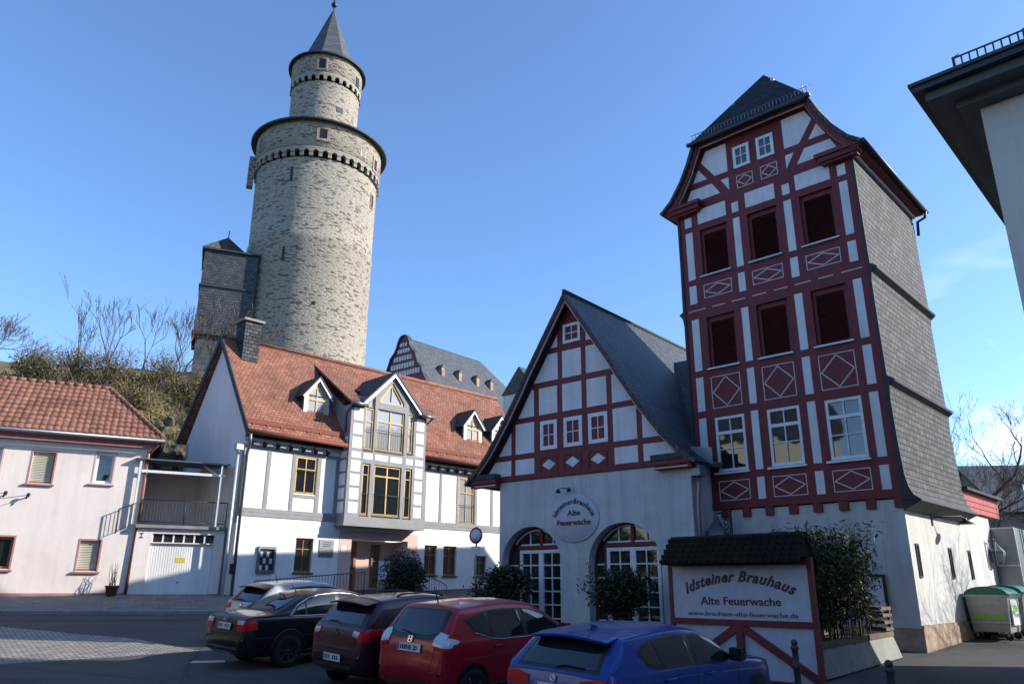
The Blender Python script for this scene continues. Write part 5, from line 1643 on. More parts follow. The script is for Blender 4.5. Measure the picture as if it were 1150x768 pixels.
#@@PART4
# ================================================================== BREWERY SIGN STAND
SF = Frame(-43.32, 0, 13.5, 0)
def sign_stand():
    o = SF.w(-7.0, 0, 0); o.z = ground_z(o.x, o.y)
    rt = thing('sign_stand', 'large brewery sign board in red timber frame under a mossy shingled roof', 'sign', o, SF.yaw)
    b = EYE - o.z          # eye level above the foot
    m = MB()
    for x in (-1.40, 1.38): m.box(x - .04, x + .04, -.05, .06, -.1, b + .50)
    m.box(-1.36, 1.34, -.06, .06, b + .38, b + .48); m.box(-1.36, 1.34, -.06, .06, b - .66, b - .56); m.box(-1.36, 1.34, -.06, .06, .08, .2)
    m.box(-.09, .05, -.055, .055, .2, b - .66)
    m.beam((.02, -.0, b - .68), (1.36, 0, .24), .13, .105); m.beam((-.06, 0, b - .68), (-1.36, 0, .24), .13, .105)
    m.build('timber_frame', M_red, rt)
    m = MB(); m.box(-1.36, 1.34, -.03, .03, b - .56, b + .38); m.box(-1.36, 1.34, .0, .04, .2, b - .66); m.build('board', M_sign, rt)
    m = MB()
    text_arc(m, 'Idsteiner Brauhaus', .26, -.01, b + .10 - 2.6, 2.6, R(48), -.034, .35, .009)
    m.build('lettering', M_ink, rt)
    m = MB(); text_flat(m, 'Alte Feuerwache', .20, 0.02, b - .31, -.034, 1.58, 0, .003); m.build('lettering', M_ink, rt)
    m = MB(); text_flat(m, 'www.brauhaus-alte-feuerwache.de', .115, .02, b - .505, -.034, 2.16, 0, .0); m.build('lettering', M_ink, rt)
    m = MB()
    zr = b + .52
    for s in (-1, 1):
        m.sheet([[(-1.36, s * .44, zr - .08), (1.36, s * .44, zr - .08)], [(-1.36, 0, zr + .42), (1.36, 0, zr + .42)]], .07)
        for i in range(5):
            t0 = i / 5
            y = .44 * (1 - t0) + .02; z = zr - .08 + .50 * t0
            n = 18
            for j in range(n):
                x0 = -1.37 + 2.74 * j / n
                m.box(x0 + .008, x0 + 2.74 / n - .008, min(s * (y + .01), s * (y - .10)), max(s * (y + .01), s * (y - .10)), z - .02 + random.uniform(-.008, .008), z + .05)
    m.build('roof', M_moss, rt)
    m = MB(); m.prism([(-.06, zr), (.06, zr), (.0, zr + .4)], -1.37, -1.30, axis='x'); m.prism([(-.35, zr - .02), (.35, zr - .02), (0, zr + .36)], 1.28, 1.34, axis='x'); m.prism([(-.35, zr - .02), (.35, zr - .02), (0, zr + .36)], -1.295, -1.25, axis='x'); m.build('gable_board', M_moss, rt)
    return rt
random.seed(5)
sign_stand()

# ================================================================== PLANTER WITH BAMBOO
def planter():
    o = TF.w(5.0, -3.6, 0); o.z = ground_z(o.x, o.y)
    rt = thing('planter', 'long sloping concrete planter edged with pale timber beside the sign', 'planter', o, TF.yaw)
    m = MB()
    # trough with battered sides, following the slope
    def ring(y, h, zz): return [(-.85, y, zz), (.85, y, zz), (.70, y, zz + h), (-.70, y, zz + h)]
    y0, y1 = -2.2, 2.1
    z0, z1 = ground_z(*TF.w(5, -5.8, 0).xy) - o.z, ground_z(*TF.w(5, -1.5, 0).xy) - o.z
    A, B = ring(y0, .52, z0), ring(y1, .46, z1)
    A[0] = (-.85, y0 - .1, z0); A[1] = (.85, y0 - .1, z0)
    m.add(A + B, [(0, 1, 2, 3), (7, 6, 5, 4), (1, 5, 6, 2), (4, 0, 3, 7)], 0)
    m.build('trough', M_concrete, rt)
    m = MB()
    for (ya, za), (yb, zb) in (((y0, z0 + .52), (y1, z1 + .46)),):
        m.beam((.66, ya, za + .05), (.66, yb, zb + .05), .13, .10, up=(0, 0, 1)); m.beam((-.66, ya, za + .05), (-.66, yb, zb + .05), .13, .10, up=(0, 0, 1))
        m.beam((-.72, ya + .06, za + .053), (.72, ya + .06, za + .053), .12, .09, up=(0, 0, 1))
    m.build('timber_edge', M_twig, rt)
    m = MB(); m.add([(-.62, y0 + .1, z0 + .45), (.62, y0 + .1, z0 + .45), (.62, y1, z1 + .42), (-.62, y1, z1 + .42)], [(0, 1, 2, 3)]); m.build('soil', M_dirt, rt)
    m = MB()
    for i in range(4):
        z = z1 + .58 + .15 * i
        m.box(.30, .74, y1 - .5 - .05 * i, y1 + .0, z, z + .07)
        if i < 3: m.box(.34, .40, y1 - .45, y1 - .39, z + .07, z + .15); m.box(.66, .72, y1 - .1, y1 - .04, z + .07, z + .15)
    m.build('slatted_end', M_twig, rt)
    return o, z0
PL, _ = planter()
def bamboo(label, base, h, n, rad, seed):
    rnd = random.Random(seed)
    t = thing('bamboo', label, 'bamboo', base, TF.yaw, 'bamboo clumps in the planter')
    s = MB(); tops = []
    for i in range(n):
        x, y = rnd.gauss(0, rad[0] * .5), rnd.gauss(0, rad[1] * .5)
        hh = h * rnd.uniform(.75, 1.05); lx, ly = rnd.gauss(0, .12), rnd.gauss(0, .12)
        pts = [(x + lx * (q ** 2) * hh * .5, y + ly * (q ** 2) * hh * .5, hh * q) for q in (0, .35, .7, 1)]
        s.tube(pts, .013, 5, 0, False, .005); tops.append(pts)
    s.build('canes', M_leafb, t)
    V, F = [], []
    for pts in tops:
        for i in range(190):
            q = rnd.uniform(.12, 1.0) ** .8
            a, b = pts[min(2, int(q * 3))], pts[min(3, int(q * 3) + 1)]
            f = q * 3 - int(q * 3)
            P = Vector(a).lerp(Vector(b), min(1, f)) + Vector((rnd.gauss(0, .15), rnd.gauss(0, .15), rnd.gauss(0, .08)))
            d = Vector((rnd.gauss(0, 1), rnd.gauss(0, 1), rnd.gauss(-.25, .5))).normalized()
            sd = d.cross(Vector((rnd.gauss(0, .4), rnd.gauss(0, .4), 1))).normalized()
            L_ = rnd.uniform(.10, .20); w = L_ * .13
            k0 = len(V); V += [P, P + d * L_ * .4 + sd * w, P + d * L_ - Vector((0, 0, .02)), P + d * L_ * .4 - sd * w]
            F.append((k0, k0 + 1, k0 + 2, k0 + 3))
    m = MB(); m.add(V, F); m.build('leaves', M_leafb, t)
def plp(x, y): 
    p = TF.w(5.0 + x, -3.6 + y, 0); p.z = ground_z(p.x, p.y) + .44; return p
bamboo('dense dark bamboo nearest the brewery sign post', plp(-.30, -1.5), 2.2, 34, (.75, .65), 1)
bamboo('bamboo clump in the middle of the sloping planter', plp(-.20, -.3), 2.35, 34, (.75, .65), 2)
bamboo('tallest bamboo clump at the far end of the planter', plp(-.15, 1.05), 2.5, 34, (.7, .6), 3)

def bollard(label, x, y):
    t = thing('bollard', label, 'bollard', (x, y, ground_z(x, y)), 0, 'bollards by the sign')
    m = MB(); m.lathe([(.075, 0), (.075, .12), (.055, .14), (.05, .55), (.062, .57), (.062, .62), (.05, .64), (.048, .84), (.065, .86), (.065, .90), (.04, .92)], 16); m.build('post', M_iron, t)
    m = MB(); m.sphere((0, 0, .955), .055, n=10); m.build('knob', M_iron, t)
bollard('iron bollard in front of the sign lower board', 4.6, 13.2)
bollard('iron bollard in front of the concrete planter', 5.05, 10.95)

# ================================================================== WASTE CONTAINERS
def container(label, x, y, rz):
    p = TF.w(x, y, 0); p.z = ground_z(p.x, p.y)
    t = thing('waste_container', label, 'waste bin', p, TF.yaw + rz, 'waste containers beside the lane')
    m = MB()
    bt = [(-.62, -.45), (.62, -.45), (.62, .45), (-.62, .45)]; tp = [(-.68, -.52), (.68, -.52), (.68, .52), (-.68, .52)]
    m.add([(a, b, .22) for a, b in bt] + [(a, b, 1.18) for a, b in tp], [(3, 2, 1, 0), (4, 5, 6, 7), (0, 1, 5, 4), (1, 2, 6, 5), (2, 3, 7, 6), (3, 0, 4, 7)])
    for z in (.45, .95): m.box(-.70, .70, -.53 + (1.18 - z) * .07, .53 - (1.18 - z) * .07, z, z + .03)
    m.box(-.72, .72, -.56, .56, 1.14, 1.20)
    m.build('body', M_bin, t)
    m = MB()
    n = 10
    rows = []
    for i in range(n + 1):
        a = math.pi * i / n
        rows.append([(-.70, -.54 * math.cos(a), 1.205 + .22 * math.sin(a)), (.70, -.54 * math.cos(a), 1.205 + .22 * math.sin(a))])
    m.sheet(rows, .03, 0, True)
    for x in (-.70, .68): m.prism([(-.54 * math.cos(math.pi * i / n), 1.20 + .21 * math.sin(math.pi * i / n)) for i in range(n + 1)], x, x + .02, axis='x')
    m.box(-.72, .72, -.58, -.53, 1.17, 1.23)
    m.build('lid', M_green, t)
    m = MB(); m.box(-.45, .45, -.535, -.50, .40, 1.08); m.build('label_panel', M_paper, t)
    m = MB(); m.box(-.30, .30, -.54, -.536, .75, .92); m.box(-.665, -.66, -.4, .4, .55, .68); m.build('lime_sticker', M_lime, t)
    for sx in (-.52, .52):
        for sy in (-.38, .38):
            w = MB(); w.tube([(sx - .025, sy, .10), (sx + .025, sy, .10)], .10, 14); w.build('wheel', M_rubber, t)
            c = MB(); c.box(sx - .04, sx - .03, sy - .03, sy + .03, .10, .22); c.box(sx + .03, sx + .04, sy - .03, sy + .03, .10, .22); c.build('caster', M_zinc, t)
container('nearer grey waste container with green lid and lime stickers', 6.50, 4.75, R(90))
container('farther grey waste container with green lid behind its twin', 6.56, 6.35, R(90))

lantern('black wall lantern above the waste containers', TF.w(6.1, 8.3, 2.7), TF.yaw + R(90 + 180), s=.9)

# grey metal shed and pipe at the end of the lane wall
t = thing('metal_shed', 'grey panelled metal shed at the end of the sunlit lane wall', 'shed', TF.w(6.0, 10.5, 0), TF.yaw)
m = MB(); m.box(-.7, .55, -1.55, 1.6, -.5, 3.45); m.build('cladding', M_zinc, t)
m = MB()
for y in (-1.5, -.5, .5, 1.5): m.box(.551, .58, y - .03, y + .03, -.5, 3.45)
for z in (1.0, 2.2, 3.4): m.box(-.7, .575, -1.58, -1.551, z, z + .05)
m.build('panel_ribs', M_zincw, t)
t = thing('vent_pipe', 'tall pale vent pipe standing beside the grey metal shed', 'pipe', TF.w(6.8, 10.6, 0), TF.yaw)
m = MB(); m.tube([(0, 0, -.5), (0, 0, 4.3)], .09, 10); m.tube([(0, 0, 4.3), (0, 0, 5.0)], .03, 6); m.box(-.25, 0, -.03, .03, 2, 2.05); m.build('pipe', M_zincw, t)

# ================================================================== BUILDING AT THE RIGHT EDGE
RF = Frame(-43.32, -2.49, 12.0, 0)
def right_building():
    o = RF.w(0, 0, 0)
    g0 = ground_z(o.x, o.y) - EYE
    rt = thing('corner_building', 'tall building corner with dark overhanging eaves at the right edge', 'house', o, RF.yaw)
    X1, Y1 = 15, 11.5
    m = MB(); m.wall(.78, X1 - .78, g0 - 1, 7.32, .75, 1.05, [(3, 4.2, -.2, 1.8), (6, 7.2, -.2, 1.8), (9, 10.2, -.2, 1.8), (3, 4.2, 3.4, 5.4), (6, 7.2, 3.4, 5.4), (9, 10.2, 3.4, 5.4)])
    m.box(.78, 1.08, 1.05, Y1 - .75, g0 - 1, 7.32); m.box(X1 - 1.08, X1 - .78, 1.05, Y1 - .75, g0 - 1, 7.32); m.box(1.08, X1 - 1.08, Y1 - 1.05, Y1 - .75, g0 - 1, 7.32)
    m.build('plaster_wall', M_beige, rt)
    for zb in (-.2, 3.4):
        for x in (3, 6, 9): window(rt, x + .005, x + 1.195, zb + .005, zb + 1.995, .85, M_white, M_glass, .08, 1, (.7,), .08)
    # boxed cornice
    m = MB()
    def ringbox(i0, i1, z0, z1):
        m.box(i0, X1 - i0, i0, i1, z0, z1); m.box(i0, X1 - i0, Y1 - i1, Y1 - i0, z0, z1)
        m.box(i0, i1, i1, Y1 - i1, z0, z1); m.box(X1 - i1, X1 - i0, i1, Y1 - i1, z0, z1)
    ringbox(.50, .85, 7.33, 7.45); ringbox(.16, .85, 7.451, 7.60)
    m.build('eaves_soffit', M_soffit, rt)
    m = MB(); ringbox(.02, .30, 7.601, 7.70); ringbox(-.02, .14, 7.701, 7.76); m.build('gutter', M_iron, rt)
    m = MB()
    zt = 7.72; h = 2.6; q = Y1 / 2
    m.add([(0, 0, zt), (X1, 0, zt), (X1, Y1, zt), (0, Y1, zt), (q, q, zt + h), (X1 - q, q, zt + h)], [(0, 1, 5, 4), (1, 2, 5), (2, 3, 4, 5), (3, 0, 4), (3, 2, 1, 0)]); m.build('roof', M_slate, rt)
    m = MB()
    for z in (7.86, 8.06): m.tube([(.62, .22, z), (X1 - .7, .22, z)], .016, 5)
    x = .64
    while x < 9:
        m.tube([(x, .22, 7.80), (x, .22, 8.07)], .012, 4, cap=False); x += .11
    for x in (.64, 1.6, 2.6): m.tube([(x, .22, 8.07), (x, .75, 8.45)], .014, 5); m.box(x - .02, x + .02, .19, .215, 7.7, 8.07)
    m.build('snow_guard', M_iron, rt)
right_building()

# unseen tall town house, added out of view to shade the square
def shade_town_house():
    o = Vector((22.5, 0.5, ground_z(22.5, 4.5) + 2.0))
    rt = thing('shade_town_house', 'unseen pale town house with steep slate roof added beyond the corner building to shade the square', 'house', o, 0)
    m = MB(); m.box(0, 12, 0, 16.1, -3, 14.2); m.build('wall', M_plaster, rt)
    for z in (1.2, 4.4, 7.6, 10.8):
        for y in (2, 5.2, 8.4, 11.6):
            f = MB(); f.box(-.03, .0, y - .55, y + .55, z, z + 1.7); w = f.build('window', M_white, rt)
            f = MB(); f.box(-.036, -.031, y - .47, y + .47, z + .08, z + 1.62); f.build('pane', M_glass, w)
    m = MB(); m.sheet([[(-.5, -.4, 14.0), (-.5, 16.4, 14.0)], [(6, -.4, 20.5), (6, 16.4, 20.5)]], .15); m.sheet([[(12.5, -.4, 14.0), (12.5, 16.4, 14.0)], [(6, -.4, 20.5), (6, 16.4, 20.5)]], .15)
    m.build('roof', M_slate, rt)
    m = MB(); m.prism([(0, 14.2), (12, 14.2), (6, 20.3)], 0, .2); m.prism([(0, 14.2), (12, 14.2), (6, 20.3)], 15.9, 16.1); m.build('gable', M_plaster, rt)
shade_town_house()

# dark slate roofed barn behind the lane
t = thing('barn', 'low dark-roofed building behind the waste containers and bare tree', 'building', (27, 42, ground_z(27, 42)), R(-8))
gz = ground_z(27, 42)
m = MB(); m.box(0, 26, 0, 9, -1, 4.6); m.build('wall', M_concrete, t)
m = MB(); m.sheet([[(-.5, -.6, 4.4), (26.5, -.6, 4.4)], [(-.5, 4.5, 7.6), (26.5, 4.5, 7.6)]], .15); m.sheet([[(-.5, 9.6, 4.4), (26.5, 9.6, 4.4)], [(-.5, 4.5, 7.6), (26.5, 4.5, 7.6)]], .15); m.build('roof', M_slate, t)
m = MB(); m.prism([(0, 4.6), (9, 4.6), (4.5, 7.5)], 0, .2, axis='x'); m.build('gable', M_concrete, t)
t = thing('garden_wall', 'dark stone garden wall closing the lane behind the waste containers', 'wall', (19.5, 31, ground_z(19.5, 31)), R(-14))
m = MB(); m.box(-.5, 14, 0, .4, -1, 2.6); m.build('masonry', M_stone, t)
m = MB(); m.box(-.55, 14.05, -.06, .46, 2.601, 2.7); m.build('coping', M_concrete, t)

# ================================================================== ROAD SIGN, NOTICE BOARD
p = GF.w(.70, -.9, -.4); p.z = ground_z(p.x, p.y)
t = thing('traffic_sign', 'round red-rimmed white traffic sign on a thin pole at the hall corner', 'traffic sign', p, GF.yaw + R(8))
m = MB(); m.tube([(0, 0, -.1), (0, 0, 3.02)], .03, 8); m.build('pole', M_zinc, t)
m = MB(); m.lathe([(1e-4, -.045), (.275, -.045), (.275, -.035), (1e-4, -.03)], 28, (0, 2.72), ax='y'); m.build('rim', M_redsign, t)
m = MB(); m.lathe([(1e-4, -.049), (.21, -.049), (.21, -.046), (1e-4, -.046)], 28, (0, 2.72), ax='y'); m.build('disc', M_plate, t)
m = MB(); m.box(-.17, .17, -.05, -.035, 2.10, 2.35); m.build('supplementary_plate', M_plate, t)
p = WF.w(5.0 * WK, -1.9 * WK, 0); p.z = ground_z(p.x, p.y) 
t = thing('notice_board', 'small white notice board on post before the rose entrance', 'notice board', p, R(-2))
m = MB(); m.box(-.27, -.23, -.02, .02, -.2, 1.55); m.box(.23, .27, -.02, .02, -.2, 1.55); m.build('posts', M_zinc, t)
m = MB(); m.box(-.229, .229, -.015, .015, .75, 1.5); m.build('board', M_paper, t)
t = thing('house_notice', 'small white paper notice on the rose entrance wall', 'notice', WF.w(4.40 * WK, -.016 * WK, 1.78 * WK), WF.yaw)
m = MB(); m.box(-.13, .13, -.01, 0, -.13, .13); m.build('paper', M_paper, t)

# ================================================================== SHRUBS
def shrub(label, p, rad, zc, n, size, seed, mat, pot=None, group='dark shrubs in front of the houses', asp=.4, cat='shrub'):
    rnd = random.Random(seed)
    t = thing('shrub', label, cat, p, rnd.random() * 6, group)
    m = MB(); leaf_cloud(m, (0, 0, zc), rad, n, size, 0, rnd, asp=asp, clumps=14); m.build('foliage', mat, t)
    m = MB(); stems(m, (0, 0, pot or 0), (0, 0, zc), rad, 16, .018, 0, rnd); m.build('stems', M_bark, t)
    if pot:
        m = MB(); m.lathe([(.01, 0), (.30, 0), (.38, pot - .06), (.42, pot - .06), (.42, pot), (.34, pot), (.01, pot - .04)], 20); m.build('pot', M_concrete, t)
    return t
def gp(x, y): return Vector((x, y, ground_z(x, y)))
def on_ground(px, py, dist):
    return None
shrub('big dark oleander shrub before the white house entrance', gp(-4.1, 30.0), (1.35, 1.0, 1.0), 1.05, 7500, .15, 21, M_leafd, None, asp=.28)
q = GF.w(2.0, -1.0, 0); shrub('wide dark shrub in front of the left arched door', gp(q.x, q.y), (1.15, .75, .85), 1.0, 6500, .13, 22, M_leafd, None)
q = GF.w(6.75, -1.3, 0); shrub('dense dark shrub in front of the right arched door', gp(q.x, q.y), (1.2, .8, 1.05), 1.15, 7500, .12, 23, M_leafd, None)

# ================================================================== TREES
def branches(mb, p, d, L_, r, depth, rnd, spread=.55, up=.12, nmin=2, nmax=3, twig=None, minr=.004, bend=.12, sub=3):
    pts = [Vector(p)]
    d = Vector(d).normalized()
    for i in range(sub):
        d = (d + Vector((rnd.gauss(0, bend), rnd.gauss(0, bend), rnd.gauss(0, bend) + up * .3))).normalized()
        pts.append(pts[-1] + d * (L_ / sub))
    n = 7 if r > .06 else (5 if r > .02 else 3)
    r1 = max(minr, r * .66)
    (twig if (twig is not None and depth <= 3) else mb).tube(pts, r, n, 0, False, r1)
    if depth == 0: return
    k = rnd.randint(nmin, nmax)
    for i in range(k):
        q = pts[-1] if i == 0 else pts[rnd.randint(1, sub)]
        nd_ = (d + Vector((rnd.gauss(0, spread), rnd.gauss(0, spread), rnd.gauss(0, spread * .8) + up))).normalized()
        branches(mb, q, nd_, L_ * rnd.uniform(.62, .88), r1 * (.95 if i == 0 else .7), depth - 1, rnd, spread, up, nmin, nmax, twig, minr, bend, sub)
def bare_tree(name, label, p, h, r, depth, seed, group=None, spread=.5, up=.15, nmin=2, nmax=4, lean=(0, 0), minr=.006):
    rnd = random.Random(seed)
    t = thing(name, label, 'tree', p, 0, group)
    a, b = MB(), MB()
    branches(a, (0, 0, -.3), (lean[0], lean[1], 1), h * .30, r, depth, rnd, spread, up, nmin, nmax, b, minr)
    a.build('trunk', M_bark, t); b.build('crown', M_twig, t)
    return t
bare_tree('bare_tree', 'leafless spreading tree behind the lane at the right', gp(19.3, 34.5), 10.3, .22, 8, 3, None, .46, .12, 2, 3, (-.02, -.05), .006)
bare_tree('bare_tree', 'leafless tree on the hill at the left edge', Vector((-32.5, 42.0, hill_z(-32.5, 42.0) - .3)), 7.2, .20, 7, 12, None, .42, .16, 2, 4, (.22, 0), .010)
hs = [(-24.6, 49), (-22.0, 48.2), (-20.4, 49.5), (-19.3, 47.6), (-17.9, 48.6), (-27.5, 49.5), (-16.9, 47.5), (-23.3, 50.5), (-26.0, 47.0), (-21.2, 46.6), (-18.6, 49.9), (-29.0, 48.0)]
sap_l = ['sapling with forked twigs among the hill saplings', ]
for i, (x, y) in enumerate(hs):
    bare_tree('sapling', 'thin leafless sapling on the hill crest between the pink house and the keep', Vector((x, y, hill_z(x, y) - .2)), 6.2 if i % 3 else 7.2, .07, 5, 40 + i, 'bare saplings on the hill', .26, .22, 2, 3, (.03, 0), .012)
# twiggy bushes on the slope
rb = random.Random(77)
def hill_bush(i, s, m_, rad, mat, dens):
    x, y = 0.712 * s - 0.702 * m_, 0.702 * s + 0.712 * m_
    z = hill_z(x, y)
    rnd = random.Random(500 + i)
    t = thing('hill_bush', 'twiggy olive-brown bush on the slope behind the pink house', 'bush', (x, y, z), rnd.random() * 6, 'bushes on the hill')
    m = MB(); leaf_cloud(m, (0, 0, rad * .55), (rad, rad, rad * .75), dens, .16, 0, rnd, asp=.45, clumps=12, ragged=.6, up=.3); m.build('foliage', mat, t)
    m = MB()
    for j in range(70):
        a = rnd.random() * 6.283; q = rnd.uniform(.1, 1) * rad
        e = Vector((q * math.cos(a), q * math.sin(a), rad * rnd.uniform(.7, 1.75) * (1 - .35 * q / rad)))
        b = Vector((rnd.gauss(0, .25), rnd.gauss(0, .25), -.2))
        mid = b.lerp(e, .5) + Vector((rnd.gauss(0, .2), rnd.gauss(0, .2), .15))
        m.tube([b, mid, e], .016, 3, 0, False, .007)
        for u in range(4):
            f = mid.lerp(e, rnd.random()); g2 = f + Vector((rnd.gauss(0, .35), rnd.gauss(0, .35), rnd.uniform(.1, .6)))
            m.tube([f, g2], .009, 3, 0, False, .005)
    m.build('twigs', M_twig, t)
i = 0
for m_ in (40.6, 42.4, 44.2, 46.0):
    for s in (3.5, 6.2, 8.8, 11.3, 13.6, 16.2, 18.6):
        if m_ < 44 and 12.5 < s < 17: continue
        hill_bush(i, s + rb.uniform(-.7, .7), m_ + rb.uniform(-.6, .6), rb.uniform(1.1, 1.8), M_leafm if rb.random() < .85 else M_leafb, 1000); i += 1
# mossy rock outcrop
def rock(label, s, m_, rad, seed, dz=0):
    x, y = 0.712 * s - 0.702 * m_, 0.702 * s + 0.712 * m_
    bm = bmesh.new(); bmesh.ops.create_icosphere(bm, subdivisions=5, radius=1)
    for v in bm.verts:
        q = v.co.normalized()
        n = noise.noise(q * 1.3 + Vector((seed, 0, 0))) * .45 + abs(noise.noise(q * 3 + Vector((0, seed, 0)))) * .40 - abs(noise.noise(q * 6.5 + Vector((0, 0, seed)))) * .26 + noise.noise(q * 14) * .09 + noise.noise(q * 30) * .035
        v.co = q * (1 + n)
        v.co = Vector((v.co.x * rad[0], v.co.y * rad[1], v.co.z * rad[2]))
    bm.verts.index_update()
    mb = MB(); mb.add([tuple(v.co) for v in bm.verts], [tuple(q.index for q in f.verts) for f in bm.faces]); bm.free()
    o = mb.build('rock', M_rock, None, (x, y, hill_z(x, y) + dz)); tag(o, label, 'rock')
    return o
rock('large mossy rock outcrop between the pink house roof and white gable', 14.4, 42.4, (2.4, 1.9, 2.5), 1.7, .9)
rock('lower shaded rock step beneath the mossy outcrop', 14.6, 40.4, (3.0, 1.6, 2.3), 5.2, .6)
rock('small mossy boulder left of the rock outcrop', 11.6, 42.6, (1.4, 1.2, 1.2), 8.1, .4)
# dead grass on the hill
def hill_grass():
    rnd = random.Random(8); V, F = [], []
    for i in range(9000):
        m_ = rnd.uniform(39.5, 50); s = rnd.uniform(1, 24)
        x, y = 0.712 * s - 0.702 * m_, 0.702 * s + 0.712 * m_
        P = Vector((x, y, hill_z(x, y))); h = rnd.uniform(.2, .55)
        d = Vector((rnd.gauss(0, .5), rnd.gauss(0, .5), 1)).normalized(); sd = d.cross(Vector((rnd.gauss(0, 1), rnd.gauss(0, 1), 0))).normalized() * .05
        b = len(V); V += [P - sd, P + sd, P + d * h]; F.append((b, b + 1, b + 2))
    m = MB(); m.add(V, F); o = m.build('hill_grass', M_dry); o['kind'] = 'stuff'; tag(o, 'dry grass covering the hill slope', 'grass')
hill_grass()

# unseen houses invented behind the camera for glass and paint to reflect
def plain_house(label, x, y, rz, w, d, h, roofh, wallm, roofm):
    t = thing('reflection_house', label, 'house', (x, y, ground_z(x, y)), R(rz))
    wx = [(-w / 2 + 1.2 + i * 2.6) for i in range(int((w - 1.5) / 2.6))]
    zs_ = [1.0 + 3.0 * j for j in range(int((h - .5) / 3))]
    m = MB(); m.wall(-w / 2, w / 2, -2, h, 0, .3, [(a, a + 1.1, z, z + 1.5) for a in wx for z in zs_])
    m.box(-w / 2, -w / 2 + .3, .3, d, -2, h); m.box(w / 2 - .3, w / 2, .3, d, -2, h); m.box(-w / 2 + .3, w / 2 - .3, d - .3, d, -2, h)
    for s in (-w / 2, w / 2 - .3): m.prism([(0, h), (d, h), (d / 2, h + roofh)], s, s + .3, axis='x')
    m.build('wall', wallm, t)
    for a in wx:
        for z in zs_: window(t, a + .004, a + 1.096, z + .004, z + 1.496, .08, M_white, M_glass, .08, 1, (.65,), .07)
    m = MB()
    for y0, y1 in ((-.5, d / 2), (d + .5, d / 2)):
        m.sheet([[(-w / 2 - .4, y0, h - .25), (w / 2 + .4, y0, h - .25)], [(-w / 2 - .4, y1, h + roofh + .1), (w / 2 + .4, y1, h + roofh + .1)]], .14)
    m.build('roof', roofm, t)
plain_house('unseen brown three-storey house added across the square for reflections', -14, -17, 200, 13, 9, 9.6, 5, M_renderb, M_slate)
plain_house('unseen stone-coloured house with slate roof added across the square for reflections', 2, -21, 182, 12, 9, 9.2, 5.5, M_stone, M_slate)
plain_house('unseen brown gabled house added at the far right across the square for reflections', 18, -20, 168, 12, 9, 10, 5, M_renderb, M_slate)
plain_house('unseen cream plastered house added at the far left for window panes to reflect', -38, 8, 275, 14, 9, 13, 5, M_blind, M_slate)
plain_house('unseen brown end house added beyond the pink house for reflections', -37, 21, 285, 13, 8, 7.5, 5, M_renderb, M_slate)
plain_house('unseen tall grey house added at the left rear of the square for reflections', -30, -14, 226, 13, 9, 9.5, 5, M_concrete, M_slate)
bare_tree('bare_tree', 'unseen leafless lime tree added across the square for reflections', gp(-7.5, -9.5), 10, .24, 6, 31, None, .5, .12, 2, 3)  # this and the next two trees are unseen, added for panes to reflect
bare_tree('bare_tree', 'unseen leafless tall tree added near the brown house across the square for reflections', gp(-24, -3), 12, .26, 7, 32, None, .5, .12, 2, 3)
bare_tree('bare_tree', 'unseen leafless street tree added before the cream house for reflections', gp(-22, 4.0), 11, .25, 7, 33, None, .48, .14, 2, 3)
bare_tree('bare_tree', 'leafless tree beyond the corner building whose shadow falls on the lane wall', gp(23.5, 21.9), 10, .22, 7, 34, None, .5, .12, 2, 3)
for i, (x, y, rr) in enumerate([(-25.5, 1.5, 2.9), (-25.8, 6.0, 3.2), (-25.2, 10.4, 2.8), (-25.6, 14.6, 3.1), (-24.9, 18.6, 2.9), (-27.2, 22.0, 2.6)]):  # unseen evergreens added so car paint mirrors dark leaves, not sunlit walls
    rnd = random.Random(900 + i)
    t = thing('added_evergreen', 'unseen dark evergreen added to keep sunlit far left walls out of the car paint', 'shrub', gp(x, y), i * 1.1, 'added evergreens hiding the far left walls')
    m = MB(); leaf_cloud(m, (0, 0, 2.7), (rr, rr, 3.0), 2600, .42, 0, rnd, asp=.5, clumps=16); m.build('foliage', M_leafd, t)
    m = MB(); stems(m, (0, 0, 0), (0, 0, 2.6), (rr, rr, 3), 10, .06, 0, rnd); m.build('stems', M_bark, t)
#@@PART5
# ================================================================== CARS
def interp(tab, x):
    if x <= tab[0][0]: return tab[0][1]
    for (a, va), (b, vb) in zip(tab[:-1], tab[1:]):
        if x <= b:
            return va + (vb - va) * (x - a) / (b - a)
    return tab[-1][1]
def smooth_interp(tab, x):
    """monotone-ish cubic (Catmull-Rom) interpolation"""
    n = len(tab)
    if x <= tab[0][0]: return tab[0][1]
    if x >= tab[-1][0]: return tab[-1][1]
    for i in range(n - 1):
        if x <= tab[i + 1][0]:
            x0, y0 = tab[i]; x1, y1 = tab[i + 1]
            h = x1 - x0; t = (x - x0) / h
            def sl(j):
                if j <= 0: return (tab[1][1] - tab[0][1]) / (tab[1][0] - tab[0][0])
                if j >= n - 1: return (tab[-1][1] - tab[-2][1]) / (tab[-1][0] - tab[-2][0])
                a = (tab[j][1] - tab[j - 1][1]) / (tab[j][0] - tab[j - 1][0]); b = (tab[j + 1][1] - tab[j][1]) / (tab[j + 1][0] - tab[j][0])
                return 0 if a * b <= 0 else 2 * a * b / (a + b)
            m0, m1 = sl(i) * h, sl(i + 1) * h
            return (2 * t ** 3 - 3 * t * t + 1) * y0 + (t ** 3 - 2 * t * t + t) * m0 + (-2 * t ** 3 + 3 * t * t) * y1 + (t ** 3 - t * t) * m1
